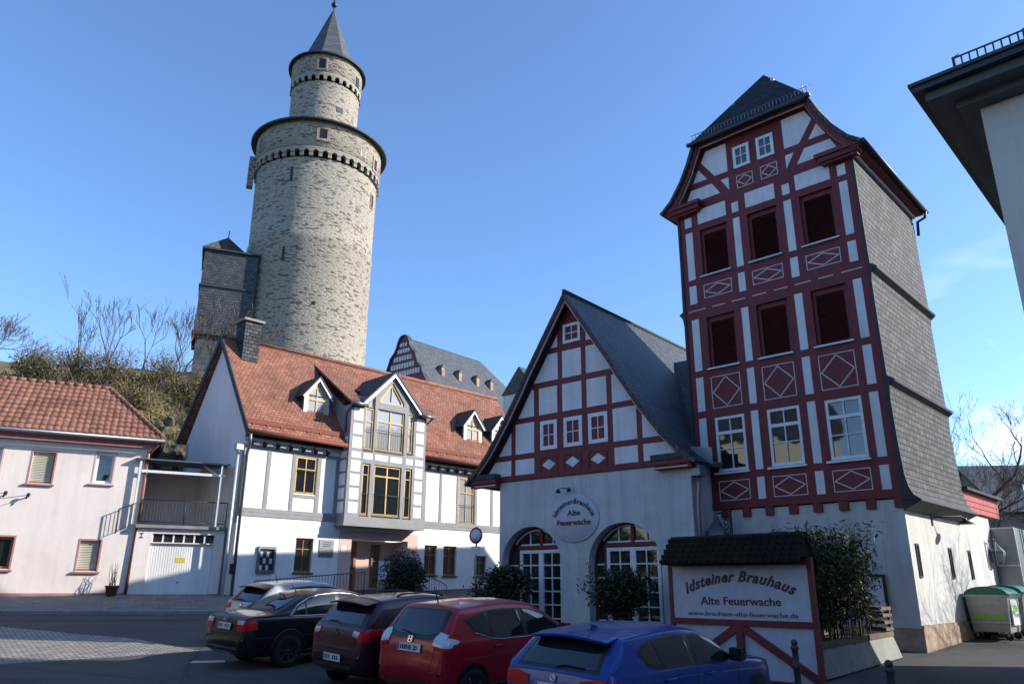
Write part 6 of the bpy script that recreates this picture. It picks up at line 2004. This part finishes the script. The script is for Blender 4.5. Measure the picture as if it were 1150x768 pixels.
def crom(P, per):
    out = []
    n = len(P)
    for i in range(n - 1):
        p0, p1, p2, p3 = P[max(i - 1, 0)], P[i], P[i + 1], P[min(i + 2, n - 1)]
        for k in range(per):
            t = k / per
            out.append(tuple(.5 * (2 * b + (c - a) * t + (2 * a - 5 * b + 4 * c - d) * t * t + (3 * b - a - 3 * c + d) * t ** 3) for a, b, c, d in zip(p0, p1, p2, p3)))
    out.append(P[-1])
    return out
class Car:
    def __init__(s, S):
        s.S = S
        L_, W_ = S['L'], S['W'] / 2
        xs = []
        x = 0.0
        while x < .7: xs.append(x); x += .02
        while x < L_ - .6: xs.append(x); x += .06
        while x < L_ - .001: xs.append(x); x += .03
        xs.append(L_)
        plan = [(0, W_ * .80), (.04, W_ * .87), (.12, W_ * .93), (.30, W_ * .975), (.70, W_), (L_ * .6, W_), (L_ - .75, W_ * .975), (L_ - .3, W_ * .88), (L_ - .08, W_ * .70), (L_, W_ * .52)]
        zb = [(0, .34), (.25, .22), (L_ - .3, .20), (L_, .28)]
        rows = []
        for x in xs:
            w = smooth_interp(plan, x); b = interp(zb, x); zt = smooth_interp(S['top'], x)
            bl = min(smooth_interp(S['belt'], x), zt - .05)
            hh = max(0, zt - bl - .05)
            inset = S['tumble'] * hh
            wt = w - .035 - inset
            P = [(0, b), (w - .16, b), (w - .03, b + .07), (w, b + .22), (w + .004, (b + bl) / 2 + .05), (w - .012, bl - .07), (w - .035, bl), (w - .035 - inset * .55, bl + (zt - bl) * .5), (wt - .015, zt - min(.07, .6 * (zt - bl))), (wt - .09, zt - min(.022, .25 * (zt - bl))), (wt * .5, zt + .006), (0, zt + .018)]
            rows.append([(x, q[0], q[1]) for q in crom(P, 4)])
        n = len(rows[0])
        mb = MB()
        for sgn in (1, -1):
            pts = [(p[0], sgn * p[1], p[2]) for r in rows for p in r]
            F = []
            for i in range(len(rows) - 1):
                for j in range(n - 1):
                    f = (i * n + j, (i + 1) * n + j, (i + 1) * n + j + 1, i * n + j + 1)
                    F.append(f if sgn < 0 else f[::-1])
            F.append(tuple(range(n)) if sgn < 0 else tuple(range(n))[::-1])
            bb = (len(rows) - 1) * n
            F.append(tuple(bb + j for j in range(n))[::-1] if sgn < 0 else tuple(bb + j for j in range(n)))
            mb.add(pts, F, 0, True)
        s.body = mb
        V = [Vector(v) for v in mb.v]
        s.bvh = BVHTree.FromPolygons(V, mb.f)
    def hit(s, axis, u, v):
        if axis == 'r': o, d = Vector((u, -3, v)), Vector((0, 1, 0))
        elif axis == 'l': o, d = Vector((u, 3, v)), Vector((0, -1, 0))
        elif axis == 'b': o, d = Vector((-3, u, v)), Vector((1, 0, 0))
        elif axis == 'f': o, d = Vector((9, u, v)), Vector((-1, 0, 0))
        elif axis == 't': o, d = Vector((u, v, 4)), Vector((0, 0, -1))
        loc, nrm, _, _ = s.bvh.ray_cast(o, d)
        if loc is None: return None
        if nrm.dot(d) > 0: nrm = -nrm
        if axis in 'brl' and -nrm.dot(d) < .16: return None
        return loc, nrm
    def patch(s, mb, axis, poly, off=.006, mat=0, nu=22, nv=12):
        """polygon (monotone in its first coordinate) laid on the body surface"""
        us = [p[0] for p in poly]; u0, u1 = min(us), max(us)
        n = len(poly)
        def span(u):
            v = []
            for i in range(n):
                a, b = poly[i], poly[(i + 1) % n]
                if abs(a[0] - b[0]) < 1e-9:
                    if abs(u - a[0]) < 1e-6: v += [a[1], b[1]]
                elif min(a[0], b[0]) - 1e-7 <= u <= max(a[0], b[0]) + 1e-7:
                    v.append(a[1] + (b[1] - a[1]) * (u - a[0]) / (b[0] - a[0]))
            return min(v), max(v)
        grid = []
        for i in range(nu + 1):
            u = u0 + (u1 - u0) * i / nu
            lo, hi = span(min(max(u, u0 + 1e-6), u1 - 1e-6))
            grid.append([s.hit(axis, u, lo + (hi - lo) * j / nv) for j in range(nv + 1)])
        pts, idx = [], {}
        for i in range(nu + 1):
            for j in range(nv + 1):
                h = grid[i][j]
                if h: idx[i, j] = len(pts); pts.append(h[0] + h[1] * off)
        F = []
        for i in range(nu):
            for j in range(nv):
                q = [(i, j), (i + 1, j), (i + 1, j + 1), (i, j + 1)]
                if all(t in idx for t in q):
                    f = tuple(idx[t] for t in q)
                    a, b, c = pts[f[0]], pts[f[1]], pts[f[2]]
                    nm = grid[i][j][1]
                    F.append(f if (b - a).cross(c - a).dot(nm) > 0 else f[::-1])
        mb.add(pts, F, mat, True)
    def line(s, mb, axis, pts, r, mat=0, off=.0, seg=10, n=5):
        P = []
        for a, b in zip(pts[:-1], pts[1:]):
            for i in range(seg):
                t = i / seg
                h = s.hit(axis, a[0] + (b[0] - a[0]) * t, a[1] + (b[1] - a[1]) * t)
                if h: P.append(h[0] + h[1] * off)
        h = s.hit(axis, *pts[-1])
        if h: P.append(h[0] + h[1] * off)
        if len(P) > 1: mb.tube(P, r, n, mat)
def ellipse_poly(cx, cz, rx, rz, n=28, a0=0, a1=2 * math.pi):
    return [(cx + rx * math.cos(a0 + (a1 - a0) * i / n), cz + rz * math.sin(a0 + (a1 - a0) * i / n)) for i in range(n + (0 if a1 - a0 > 6.2 else 1))]
def build_car(S, name, label, loc, heading, tilt=True):
    c = Car(S)
    rt = thing(name, label, 'car', loc, heading, 'cars parked before the brewery')
    if tilt:
        gxs, gys = -0.005, 0.05
        N = Vector((-gxs, -gys, 1)).normalized()
        h = Vector((math.cos(heading), math.sin(heading), 0)); h = (h - N * h.dot(N)).normalized(); l = N.cross(h)
        rt.rotation_euler = Matrix(((h.x, l.x, N.x), (h.y, l.y, N.y), (h.z, l.z, N.z))).to_euler()
    paint = S['paint']
    body = c.body.build('body', paint, rt)
    L_, W_ = S['L'], S['W'] / 2
    r = S['rw']
    # wheel wells, wheels
    for x in (S['ro'], S['ro'] + S['wb']):
        for sd in (-1, 1):
            ax = 'r' if sd < 0 else 'l'
            m = MB(); c.patch(m, ax, [(x - r - .05, .12)] + [(x + (r + .06) * math.cos(a), r + .02 + (r + .06) * math.sin(a)) for a in [math.pi - math.pi * i / 16 for i in range(17)]] + [(x + r + .05, .12)], .003, 0, 24, 10)
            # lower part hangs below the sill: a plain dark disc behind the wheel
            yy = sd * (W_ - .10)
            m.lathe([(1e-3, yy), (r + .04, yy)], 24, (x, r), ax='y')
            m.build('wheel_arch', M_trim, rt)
            w = MB()
            o_, i_ = sd * (W_ + .012), sd * (W_ - .19)
            w.lathe([(r * .62, o_ - sd * .03), (r * .68, o_ - sd * .004), (r * .93, o_ - sd * .004), (r * .985, o_ - sd * .03), (r, o_ - sd * .06), (r, i_ + sd * .03), (r * .9, i_)], 32, (x, r), ax='y')
            wh = w.build('wheel', M_rubber, rt)
            q = MB()
            q.lathe([(r * .66, o_ - sd * .012), (r * .62, o_ - sd * .01), (r * .60, o_ - sd * .05)], 32, (x, r), ax='y')
            q.lathe([(1e-3, o_ - sd * .018), (r * .15, o_ - sd * .02), (r * .17, o_ - sd * .04)], 16, (x, r), ax='y')
            ns = S.get('spokes', 5)
            for i in range(ns):
                a = 2 * math.pi * i / ns + .3
                q.beam((x + r * .12 * math.cos(a), o_ - sd * .035, r + r * .12 * math.sin(a)), (x + r * .63 * math.cos(a), o_ - sd * .025, r + r * .63 * math.sin(a)), r * (.16 if ns < 8 else .10), .03, up=(0, sd, 0))
            q.build('rim', S.get('rim', M_rim), wh)
            d = MB(); d.lathe([(1e-3, o_ - sd * .075), (r * .64, o_ - sd * .075)], 24, (x, r), ax='y'); d.build('brake_disc', M_trim, wh)
            if S.get('arch_lip'):
                e = MB(); c.line(e, ax, [(x + (r + .07) * math.cos(a), r + .02 + (r + .07) * math.sin(a)) for a in [math.pi - math.pi * i / 20 for i in range(21)]], .018, 0, .0, 2); e.build('arch_lip', paint, rt)
    # side windows
    for sd in ('r', 'l'):
        if 'surround' in S:
            m = MB(); c.patch(m, sd, S['surround'], .004, 0, 40, 10); m.build('window_surround', S.get('surround_mat', M_trim), rt)
        for i, poly in enumerate(S['side_glass']):
            m = MB(); c.patch(m, sd, poly, .008, 0, 26, 10); m.build('side_window', M_carglass, rt)
        if 'chrome' in S:
            m = MB(); c.line(m, sd, S['chrome'], .009, 0, .006, 12); m.build('window_trim', M_chrome, rt)
        m = MB()
        for ln in S['seams']: c.line(m, sd, ln, .004, 0, .0, 12, 4)
        m.build('door_seam', M_trim, rt)
        for hx, hz in S['handles']:
            m = MB(); h = c.hit(sd, hx, hz)
            sg = -1 if sd == 'r' else 1
            y = h[0].y
            m.tube([(hx - .10, y, hz), (hx - .09, y + sg * .035, hz), (hx + .08, y + sg * .035, hz + .004), (hx + .10, y, hz + .004)], .013, 6); m.build('door_handle', S.get('handle_mat', paint), rt)
        mx, mz = S['mirror']
        sg = -1 if sd == 'r' else 1
        y = (c.hit(sd, mx, mz) or c.hit(sd, mx, mz - .08))[0].y
        m = MB()
        bm_ = [(mx - .05, mz - .07), (mx + .08, mz - .05), (mx + .10, mz + .03), (mx + .05, mz + .09), (mx - .05, mz + .09)]
        a, b = sorted((y + sg * .06, y + sg * .24)); m.prism(bm_, a, b); m.beam((mx + .02, y - sg * .02, mz - .03), (mx + .02, y + sg * .08, mz - .03), .05, .04)
        mm = m.build('mirror', S.get('mirror_mat', paint), rt)
        m = MB(); c.line(m, sd, [(S['ro'] + r + .12, .30), (S['ro'] + S['wb'] - r - .12, .30)], .03, 0, -.01, 8); m.build('sill_trim', M_trim, rt)
    # rear
    m = MB(); c.patch(m, 'b', S['rear_glass_frame'], .004, 0, 24, 14); m.build('rear_glass_frame', M_trim, rt)
    m = MB(); c.patch(m, 'b', S['rear_glass'], .008, 0, 24, 14); m.build('rear_window', M_carglass, rt)
    for mir in (1, -1):
        fl = lambda p: [(mir * a, b) for a, b in p]
        lamp = None
        m = MB(); c.patch(m, 'b', fl(S['lamp_rear']), .012, 0, 16, 10)
        if 'lamp_side' in S: c.patch(m, 'r' if mir < 0 else 'l', S['lamp_side'], .012, 0, 12, 8)
        lamp = m.build('tail_lamp', S.get('lamp_mat', M_lampred), rt)
        if 'lamp_inner' in S:
            m = MB(); c.patch(m, 'b', fl(S['lamp_inner']), .018, 0, 12, 8)
            if 'lamp_inner_side' in S: c.patch(m, 'r' if mir < 0 else 'l', S['lamp_inner_side'], .018, 0, 8, 6)
            m.build('reversing_lens', S.get('lamp_inner_mat', M_lampclr), lamp)
        m = MB(); c.patch(m, 'f', fl(S['head_lamp']), .008, 0, 14, 8); m.build('headlight', M_lampclr, rt)
    # tailgate seam, bumper seam
    m = MB()
    for ln in S['rear_seams']: c.line(m, 'b', ln, .005, 0, .0, 14, 4)
    m.build('tailgate_seam', M_trim, rt)
    m = MB(); c.patch(m, 'b', S['bumper_dark'], .005, 0, 24, 6); m.build('bumper_insert', M_trim, rt)
    # number plate
    py, pz = S['plate']
    h = c.hit('b', py, pz); hp = c.hit('b', py, pz + .05); hm = c.hit('b', py, pz - .05)
    tl = math.atan2(hp[0].x - hm[0].x, .1)
    o = bpy.data.objects.new('number_plate', None)
    m = MB(); m.box(-.27, .27, -.012, .0, -.06, .06); pl = m.build('number_plate', M_plate, rt); bpy.data.objects.remove(o)
    pl.location = h[0] + h[1] * .02; pl.rotation_euler = (-tl * 1.0, 0, -math.pi / 2)
    m = MB(); m.box(-.265, -.225, -.0145, -.0125, -.055, .055); m.build('blue_band', M_blue, pl)
    m = MB()
    if S.get('plate_text'): text_flat(m, S['plate_text'], .10, S['plate_x'], -.036, -.0125, S['plate_w'], 0, .002); [m.box(-.20 + i * .05, -.165 + i * .05, -.0145, -.0125, -.035, .035) for i in range(3)]
    else:
        for i in range(7):
            if i != 3: m.box(-.20 + i * .062, -.165 + i * .062, -.0145, -.0125, -.035, .035)
    m.build('plate_characters', M_inkd, pl)
    # wiper, antenna, badge
    m = MB()
    if S.get('wiper'): c.line(m, 'b', S['wiper'], .010, 0, .02, 10)
    m.tube([tuple(c.hit('t', *S['antenna'])[0]), tuple(c.hit('t', *S['antenna'])[0] + Vector(S.get('ant_vec', (-.12, 0, .22))))], .012, 6, 0, True, .006)
    m.build('antenna', M_trim, rt)
    if S.get('fin'):
        h = c.hit('t', *S['antenna']); m = MB()
        m.prism([(h[0].x - .10, h[0].z - .02), (h[0].x + .10, h[0].z - .02), (h[0].x - .02, h[0].z + .04), (h[0].x - .09, h[0].z + .055)], -.02, .02); m.build('roof_fin', paint, rt)
    if S.get('spoiler'):
        m = MB()
        rows = []
        x0, x1, hw_, zz, dz = S['spoiler']
        for j in range(15):
            y = -hw_ + 2 * hw_ * j / 14
            e = (abs(y) / hw_) ** 4
            rows.append([(x0 + .05 * e, y, zz - .02 - .05 * (y / hw_) ** 2 - dz), (x1, y, zz - .035 * (y / hw_) ** 2 + .004)])
        m.sheet(rows, .03, 0, True); m.build('spoiler', S.get('spoiler_mat', paint), rt)
    m = MB()
    py, pz, kind = S['badge']
    h = c.hit('b', py, pz)
    B = MB()
    if kind == 'roundel':
        B.lathe([(1e-3, -.012), (.040, -.012), (.042, 0)], 24, (0, 0), mat=0, ax='y'); B.lathe([(.030, -.0145), (.040, -.0145)], 24, (0, 0), 1, ax='y')
        for q in range(4):
            a0 = q * math.pi / 2
            B.prism([(0, 0)] + [(.028 * math.cos(a0 + i * math.pi / 12), .028 * math.sin(a0 + i * math.pi / 12)) for i in range(7)], -.015, -.013, 2 if q % 2 else 0)
        mats = [M_plate, M_chrome, M_blue]
    elif kind == 'diamonds':
        for a in (90, 210, 330):
            d = Vector((math.cos(R(a)), 0, math.sin(R(a)))); e = Vector((-d.z, 0, d.x))
            k_ = [Vector((0, 0, 0)), d * .035 + e * .02, d * .07, d * .035 - e * .02]
            B.prism([(p.x, p.z) for p in k_], -.012, 0)
        mats = [M_chrome]
    elif kind == 'letter':
        B.beam((-.032, -.006, -.035), (-.026, -.006, .035), .012, .012); B.beam((.032, -.006, -.035), (.026, -.006, .035), .012, .012); B.beam((-.026, -.006, 0), (.026, -.006, 0), .012, .011)
        for a, b in (((-.055, .045), (.055, .045)), ((-.042, -.045), (.042, -.045)), ((-.055, .045), (-.042, -.045)), ((.055, .045), (.042, -.045))): B.beam((a[0], -.005, a[1]), (b[0], -.005, b[1]), .007, .010)
        mats = [M_chrome]
    elif kind == 'rings':
        for q in range(4): B.tube([(-.075 + .05 * q + .032 * math.cos(a), -.008, .032 * math.sin(a)) for a in [i * math.pi / 8 for i in range(17)]], .004, 4)
        mats = [M_chrome]
    else:
        B.lathe([(1e-3, -.012), (.045, -.012), (.047, 0)], 20, (0, 0), ax='y'); mats = [M_chrome]
    bo = B.build('badge', mats, rt)
    bo.location = h[0] + h[1] * .012
    tl = math.atan2(c.hit('b', py, pz + .03)[0].x - c.hit('b', py, pz - .03)[0].x, .06)
    bo.rotation_euler = (-tl, 0, -math.pi / 2)
    if S.get('rails'):
        m = MB()
        for sg in (-1, 1): 
            pts = []
            for i in range(12):
                x = S['rails'][0] + (S['rails'][1] - S['rails'][0]) * i / 11
                h = c.hit('t', x, sg * S['rails'][2]); pts.append(h[0] + Vector((0, 0, .035 if 0 < i < 11 else .0)))
            m.tube(pts, .016, 6)
        m.build('roof_rail', M_trim, rt)
    # windscreen
    m = MB(); c.patch(m, 'f', S['windscreen'], .008, 0, 20, 12); m.build('windscreen', M_carglass, rt)
    return rt

def hatch_spec(L_, W_, H, ro, wb, rw, belt_r, belt_f, hood, rear_top, roof_x, screen, cowl, tail=.95, **kw):
    S = dict(L=L_, W=W_, rw=rw, ro=ro, wb=wb, tumble=.36)
    S['top'] = [(0, .62), (.03, .74), (.06, tail - .04), (.12, tail + .05), (rear_top, H - .10), (rear_top + .10, H - .045), (roof_x, H), (screen - .25, H - .03), (screen, H - .10), (cowl, hood + .02), (cowl + .12, hood), (L_ - .55, hood - .08), (L_ - .2, hood - .18), (L_ - .06, hood - .32), (L_, .5)]
    S['belt'] = [(0, belt_r), (L_ * .3, belt_r - .01), (cowl - .2, belt_f), (L_, belt_f - .1)]
    S.update(kw)
    return S
P_blue = carpaint('blue_car_paint', (0.008, 0.046, 0.235), .35)
P_red = carpaint('red_car_paint', (0.34, 0.008, 0.020), .25)
P_plum = carpaint('plum_car_paint', (0.045, 0.010, 0.018), .35)
P_black = carpaint('black_car_paint', (0.006, 0.007, 0.009), .1)
P_silver = carpaint('white_car_paint', (0.40, 0.41, 0.43), .3)

blue = hatch_spec(4.33, 1.765, 1.42, .80, 2.69, .315, 1.0, .95, .98, .46, 1.7, 2.35, 3.02, .98,
    paint=P_blue, rim=M_rim, spokes=10,
    surround=[(.66, 1.20), (.84, 1.02), (1.0, .985), (2.95, .93), (2.42, 1.26), (2.1, 1.33), (1.5, 1.35), (1.0, 1.32), (.8, 1.27)],
    side_glass=[[(.71, 1.19), (.86, 1.05), (1.10, 1.015), (.96, 1.285), (.82, 1.25)], [(1.15, 1.015), (1.80, .995), (1.76, 1.315), (1.5, 1.325), (1.03, 1.30)], [(1.90, .99), (2.82, .955), (2.40, 1.23), (2.1, 1.305), (1.86, 1.315)]],
    seams=[[(1.86, .95), (1.88, .6), (1.80, .33)], [(2.95, .90), (2.92, .5), (2.85, .33)], [(1.06, .96), (1.16, .75), (1.22, .6)], [(.55, .88), (1.6, .86), (3.0, .80), (3.6, .76)]],
    handles=[(1.22, .86), (2.15, .845)], mirror=(2.72, 1.02), mirror_mat=M_trim,
    rear_glass_frame=[(-.65, 1.0), (.65, 1.0), (.585, 1.325), (0, 1.355), (-.585, 1.325)], rear_glass=[(-.58, 1.03), (.58, 1.03), (.53, 1.30), (0, 1.325), (-.53, 1.30)],
    lamp_rear=[(-.40, .90), (-.40, .80), (-.62, .77), (-.84, .79), (-.84, .93), (-.62, .94)], lamp_side=[(-.0, .80), (.30, .83), (.22, .92), (.0, .93)],
    head_lamp=[(.45, .66), (.75, .70), (.72, .78), (.5, .74)],
    rear_seams=[[(-.72, .98), (-.70, .72), (-.60, .58), (0, .56), (.60, .58), (.70, .72), (.72, .98)], [(-.72, .955), (0, .965), (.72, .955)]], bumper_dark=[(-.60, .40), (.60, .40), (.62, .48), (-.62, .48)], plate=(0, .78), plate_text=None,
    wiper=[(0, 1.02), (-.15, 1.045), (-.42, 1.035)], antenna=(.85, .0), ant_vec=(-.03, 0, .02), fin=True, spoiler=(.26, .55, .60, 1.395, .0), spoiler_mat=P_blue, badge=(0, .90, 'roundel'),
    windscreen=[(-.62, 1.0), (.62, 1.0), (.52, 1.30), (-.52, 1.30)])
red = hatch_spec(3.90, 1.695, 1.525, .63, 2.50, .295, 1.02, .93, .95, .42, 1.6, 2.35, 3.30, 1.0,
    paint=P_red, rim=M_rim, spokes=7,
    surround=[(.50, 1.28), (.70, 1.10), (1.05, 1.0), (1.3, .975), (3.05, .95), (2.45, 1.30), (2.1, 1.39), (1.5, 1.42), (1.0, 1.40)],
    side_glass=[[(.56, 1.27), (.72, 1.13), (.98, 1.06), (.98, 1.375)], [(1.08, 1.02), (1.30, .995), (1.86, .99), (1.80, 1.385), (1.08, 1.385)], [(1.96, .99), (2.90, .97), (2.42, 1.27), (2.1, 1.36), (1.90, 1.38)]],
    chrome=[(.70, 1.09), (1.05, .99), (1.3, .965), (2.9, .945)],
    seams=[[(1.90, .94), (1.92, .6), (1.84, .33)], [(2.98, .93), (2.96, .5), (2.85, .33)], [(1.05, .98), (1.02, .8), (1.05, .66)], [(.45, .72), (1.6, .76), (3.0, .74)]],
    handles=[(1.20, .88), (2.15, .865)], mirror=(2.80, 1.03),
    rear_glass_frame=[(-.63, 1.05), (-.40, 1.00), (.40, 1.00), (.63, 1.05), (.60, 1.38), (.5, 1.43), (-.5, 1.43), (-.60, 1.38)], rear_glass=[(-.55, 1.10), (-.35, 1.06), (.35, 1.06), (.55, 1.10), (.53, 1.36), (.45, 1.40), (-.45, 1.40), (-.53, 1.36)],
    lamp_rear=[(-.52, .93), (-.80, .90), (-.82, 1.06), (-.58, 1.12), (-.52, 1.04)], lamp_side=[(.10, .93), (.30, .96), (.34, .995), (.28, 1.02), (.10, 1.06)], lamp_mat=M_lampclr,
    lamp_inner=[(-.55, .87), (-.80, .83), (-.80, .895), (-.55, .925)], lamp_inner_mat=M_lampred,
    head_lamp=[(.42, .66), (.70, .72), (.66, .82), (.45, .76)],
    rear_seams=[[(-.60, 1.04), (-.54, .75), (-.50, .55), (.50, .55), (.54, .75), (.60, 1.04)], [(-.80, .60), (-.5, .55)], [(.80, .60), (.5, .55)]], bumper_dark=[(-.55, .36), (.55, .36), (.55, .42), (-.55, .42)], plate=(0, .87), plate_text='NE 20', plate_x=.075, plate_w=.26,
    wiper=[(-.05, 1.02), (.0, 1.06), (.30, 1.10)], antenna=(.62, 0.0), ant_vec=(-.10, 0, .26), badge=(0, .985, 'letter'),
    spoiler=None, windscreen=[(-.62, 1.0), (.62, 1.0), (.50, 1.36), (-.50, 1.36)])
plum = hatch_spec(4.0, 1.72, 1.52, .68, 2.50, .30, 1.02, .95, .98, .46, 1.6, 2.25, 3.05, .98,
    paint=P_plum, rim=M_rim, spokes=5,
    surround=[(.85, 1.25), (.98, 1.06), (1.2, 1.01), (2.95, .96), (2.40, 1.31), (2.0, 1.39), (1.4, 1.41), (1.0, 1.38)],
    side_glass=[[(.92, 1.24), (1.02, 1.09), (1.25, 1.04), (1.74, 1.02), (1.70, 1.375), (1.4, 1.38), (1.05, 1.36)], [(1.84, 1.01), (2.80, .98), (2.36, 1.28), (2.0, 1.355), (1.80, 1.37)]],
    seams=[[(1.80, .96), (1.82, .6), (1.76, .33)], [(2.90, .93), (2.86, .5), (2.8, .33)], [(1.0, .98), (1.05, .75), (1.10, .62)]],
    handles=[(1.16, .90), (2.05, .88)], mirror=(2.65, 1.05),
    rear_glass_frame=[(-.66, 1.04), (.66, 1.04), (.58, 1.38), (-.58, 1.38)], rear_glass=[(-.60, 1.07), (.60, 1.07), (.54, 1.35), (-.54, 1.35)],
    lamp_rear=[(-.50, .88), (-.82, .80), (-.84, .98), (-.52, 1.0)], lamp_side=[(.03, .82), (.55, .97), (.40, 1.0), (.0, .98)],
    lamp_inner=[(-.52, .90), (-.68, .87), (-.70, .96), (-.53, .975)], head_lamp=[(.42, .68), (.72, .74), (.68, .84), (.45, .78)],
    rear_seams=[[(-.62, .90), (-.56, .70), (.56, .70), (.62, .90)], [(-.80, .68), (.80, .68)]], bumper_dark=[(-.60, .36), (.60, .36), (.60, .42), (-.60, .42)], plate=(0, .52), plate_text=None,
    wiper=[(0, 1.06), (.1, 1.09), (.38, 1.08)], antenna=(1.3, 0), ant_vec=(-.10, 0, .16), badge=(0, .93, 'diamonds'), spoiler=(.20, .56, .60, 1.475, .02), spoiler_mat=M_trim,
    rails=(1.0, 2.1, .45), windscreen=[(-.62, 1.02), (.62, 1.02), (.50, 1.38), (-.50, 1.38)])
black = dict(L=4.55, W=1.77, rw=.315, ro=1.0, wb=2.65, tumble=.40, paint=P_black, rim=M_rimd, spokes=7, arch_lip=True,
    top=[(0, .60), (.03, .74), (.07, .95), (.13, 1.0), (.62, 1.045), (.78, 1.09), (1.55, 1.375), (1.8, 1.415), (2.3, 1.43), (2.7, 1.40), (2.9, 1.35), (3.42, 1.0), (3.55, .965), (4.1, .88), (4.38, .76), (4.5, .62), (4.55, .5)],
    belt=[(0, .98), (1.2, .965), (3.3, .91), (4.55, .80)],
    surround=[(1.02, .985), (1.20, 1.16), (1.48, 1.29), (1.75, 1.345), (2.25, 1.365), (2.6, 1.34), (2.85, 1.27), (3.30, .935)],
    side_glass=[[(1.08, 1.0), (1.24, 1.15), (1.38, 1.225), (1.38, .99)], [(1.42, .99), (1.42, 1.24), (1.75, 1.325), (2.16, 1.34), (2.16, .97)], [(2.26, .97), (2.26, 1.34), (2.6, 1.315), (2.80, 1.26), (3.2, .955)]],
    chrome=[(3.25, .935), (2.2, .955), (1.0, .975), (1.05, 1.03), (1.20, 1.17), (1.48, 1.30), (1.75, 1.357), (2.25, 1.375), (2.6, 1.35), (2.85, 1.28)],
    seams=[[(2.21, .94), (2.23, .6), (2.15, .33)], [(3.25, .90), (3.22, .5), (3.12, .33)], [(1.38, .95), (1.40, .78), (1.42, .62)], [(.3, .60), (1.6, .60), (3.0, .59)]],
    handles=[(1.55, .84), (2.42, .82)], mirror=(3.02, 1.0), handle_mat=P_black,
    rear_glass_frame=[(-.66, 1.07), (.66, 1.07), (.50, 1.36), (-.50, 1.36)], rear_glass=[(-.62, 1.085), (.62, 1.085), (.46, 1.345), (-.46, 1.345)],
    lamp_rear=[(-.50, .74), (-.80, .74), (-.81, .93), (-.50, .93)], lamp_side=[(.0, .75), (.30, .76), (.27, .93), (.0, .93)],
    lamp_inner=[(-.50, .85), (-.72, .85), (-.74, .925), (-.50, .925)], head_lamp=[(.45, .60), (.76, .62), (.74, .74), (.5, .70)],
    rear_seams=[[(-.60, .98), (-.48, .72), (-.46, .62), (.46, .62), (.48, .72), (.60, .98)], [(-.82, .62), (.82, .62)]], bumper_dark=[(-.65, .38), (.65, .38), (.65, .43), (-.65, .43)], plate=(0, .80), plate_text=None,
    antenna=(1.62, 0), ant_vec=(-.12, 0, .14), badge=(0, .93, 'rings'), windscreen=[(-.62, 1.02), (.62, 1.02), (.48, 1.33), (-.48, 1.33)])
white = hatch_spec(4.3, 1.78, 1.50, .75, 2.62, .31, 1.02, .95, .98, .50, 1.6, 2.30, 3.1, 1.0,
    paint=P_silver, rim=M_rim, spokes=5,
    surround=[(.75, 1.25), (.92, 1.06), (1.2, 1.01), (3.0, .96), (2.45, 1.31), (2.0, 1.38), (1.4, 1.40), (1.0, 1.37)],
    side_glass=[[(.82, 1.24), (.96, 1.09), (1.25, 1.04), (1.76, 1.02), (1.72, 1.37), (1.4, 1.375), (1.05, 1.35)], [(1.86, 1.01), (2.85, .98), (2.40, 1.28), (2.0, 1.35), (1.82, 1.365)]],
    seams=[[(1.82, .96), (1.84, .6), (1.78, .33)], [(2.95, .93), (2.9, .5), (2.85, .33)], [(1.0, .98), (1.10, .75), (1.15, .62)]],
    handles=[(1.18, .90), (2.1, .88)], mirror=(2.72, 1.05),
    rear_glass_frame=[(-.68, 1.04), (.68, 1.04), (.60, 1.38), (-.60, 1.38)], rear_glass=[(-.62, 1.07), (.62, 1.07), (.56, 1.35), (-.56, 1.35)],
    lamp_rear=[(-.52, .90), (-.85, .84), (-.86, .98), (-.54, 1.0)], lamp_side=[(.03, .86), (.30, .90), (.28, .98), (.0, .98)],
    head_lamp=[(.42, .68), (.72, .74), (.68, .84), (.45, .78)],
    rear_seams=[[(-.62, .90), (-.56, .60), (.56, .60), (.62, .90)], [(-.80, .60), (.80, .60)]], bumper_dark=[(-.60, .36), (.60, .36), (.60, .46), (-.60, .46)], plate=(0, .80), plate_text=None,
    wiper=[(0, 1.06), (.1, 1.09), (.38, 1.08)], antenna=(1.0, 0), ant_vec=(-.08, 0, .20), badge=(0, .95, 'disc'), spoiler=(.24, .56, .62, 1.455, .02), spoiler_mat=M_trim,
    windscreen=[(-.62, 1.02), (.62, 1.02), (.50, 1.36), (-.50, 1.36)])
def park(S, name, label, x, y, deg, dz=0):
    return build_car(S, name, label, (x, y, ground_z(x, y) + .006 + dz), R(deg))
park(blue, 'parked_car', 'blue hatchback with round roundel badge, nearest of the parked row', .48, 9.9, 46)
park(red, 'parked_car', 'bright red compact hatchback parked between the blue and plum cars', -1.62, 12.85, 48)
park(plum, 'parked_car', 'dark plum hatchback with black roof spoiler beside the black saloon', -3.12, 14.35, 45)
park(black, 'parked_car', 'black saloon with chrome window trim parked at the left of the row', -5.85, 16.5, 47)
park(white, 'parked_car', 'pale silver hatchback mostly hidden behind the black saloon', -6.75, 20.0, 47, -.05)
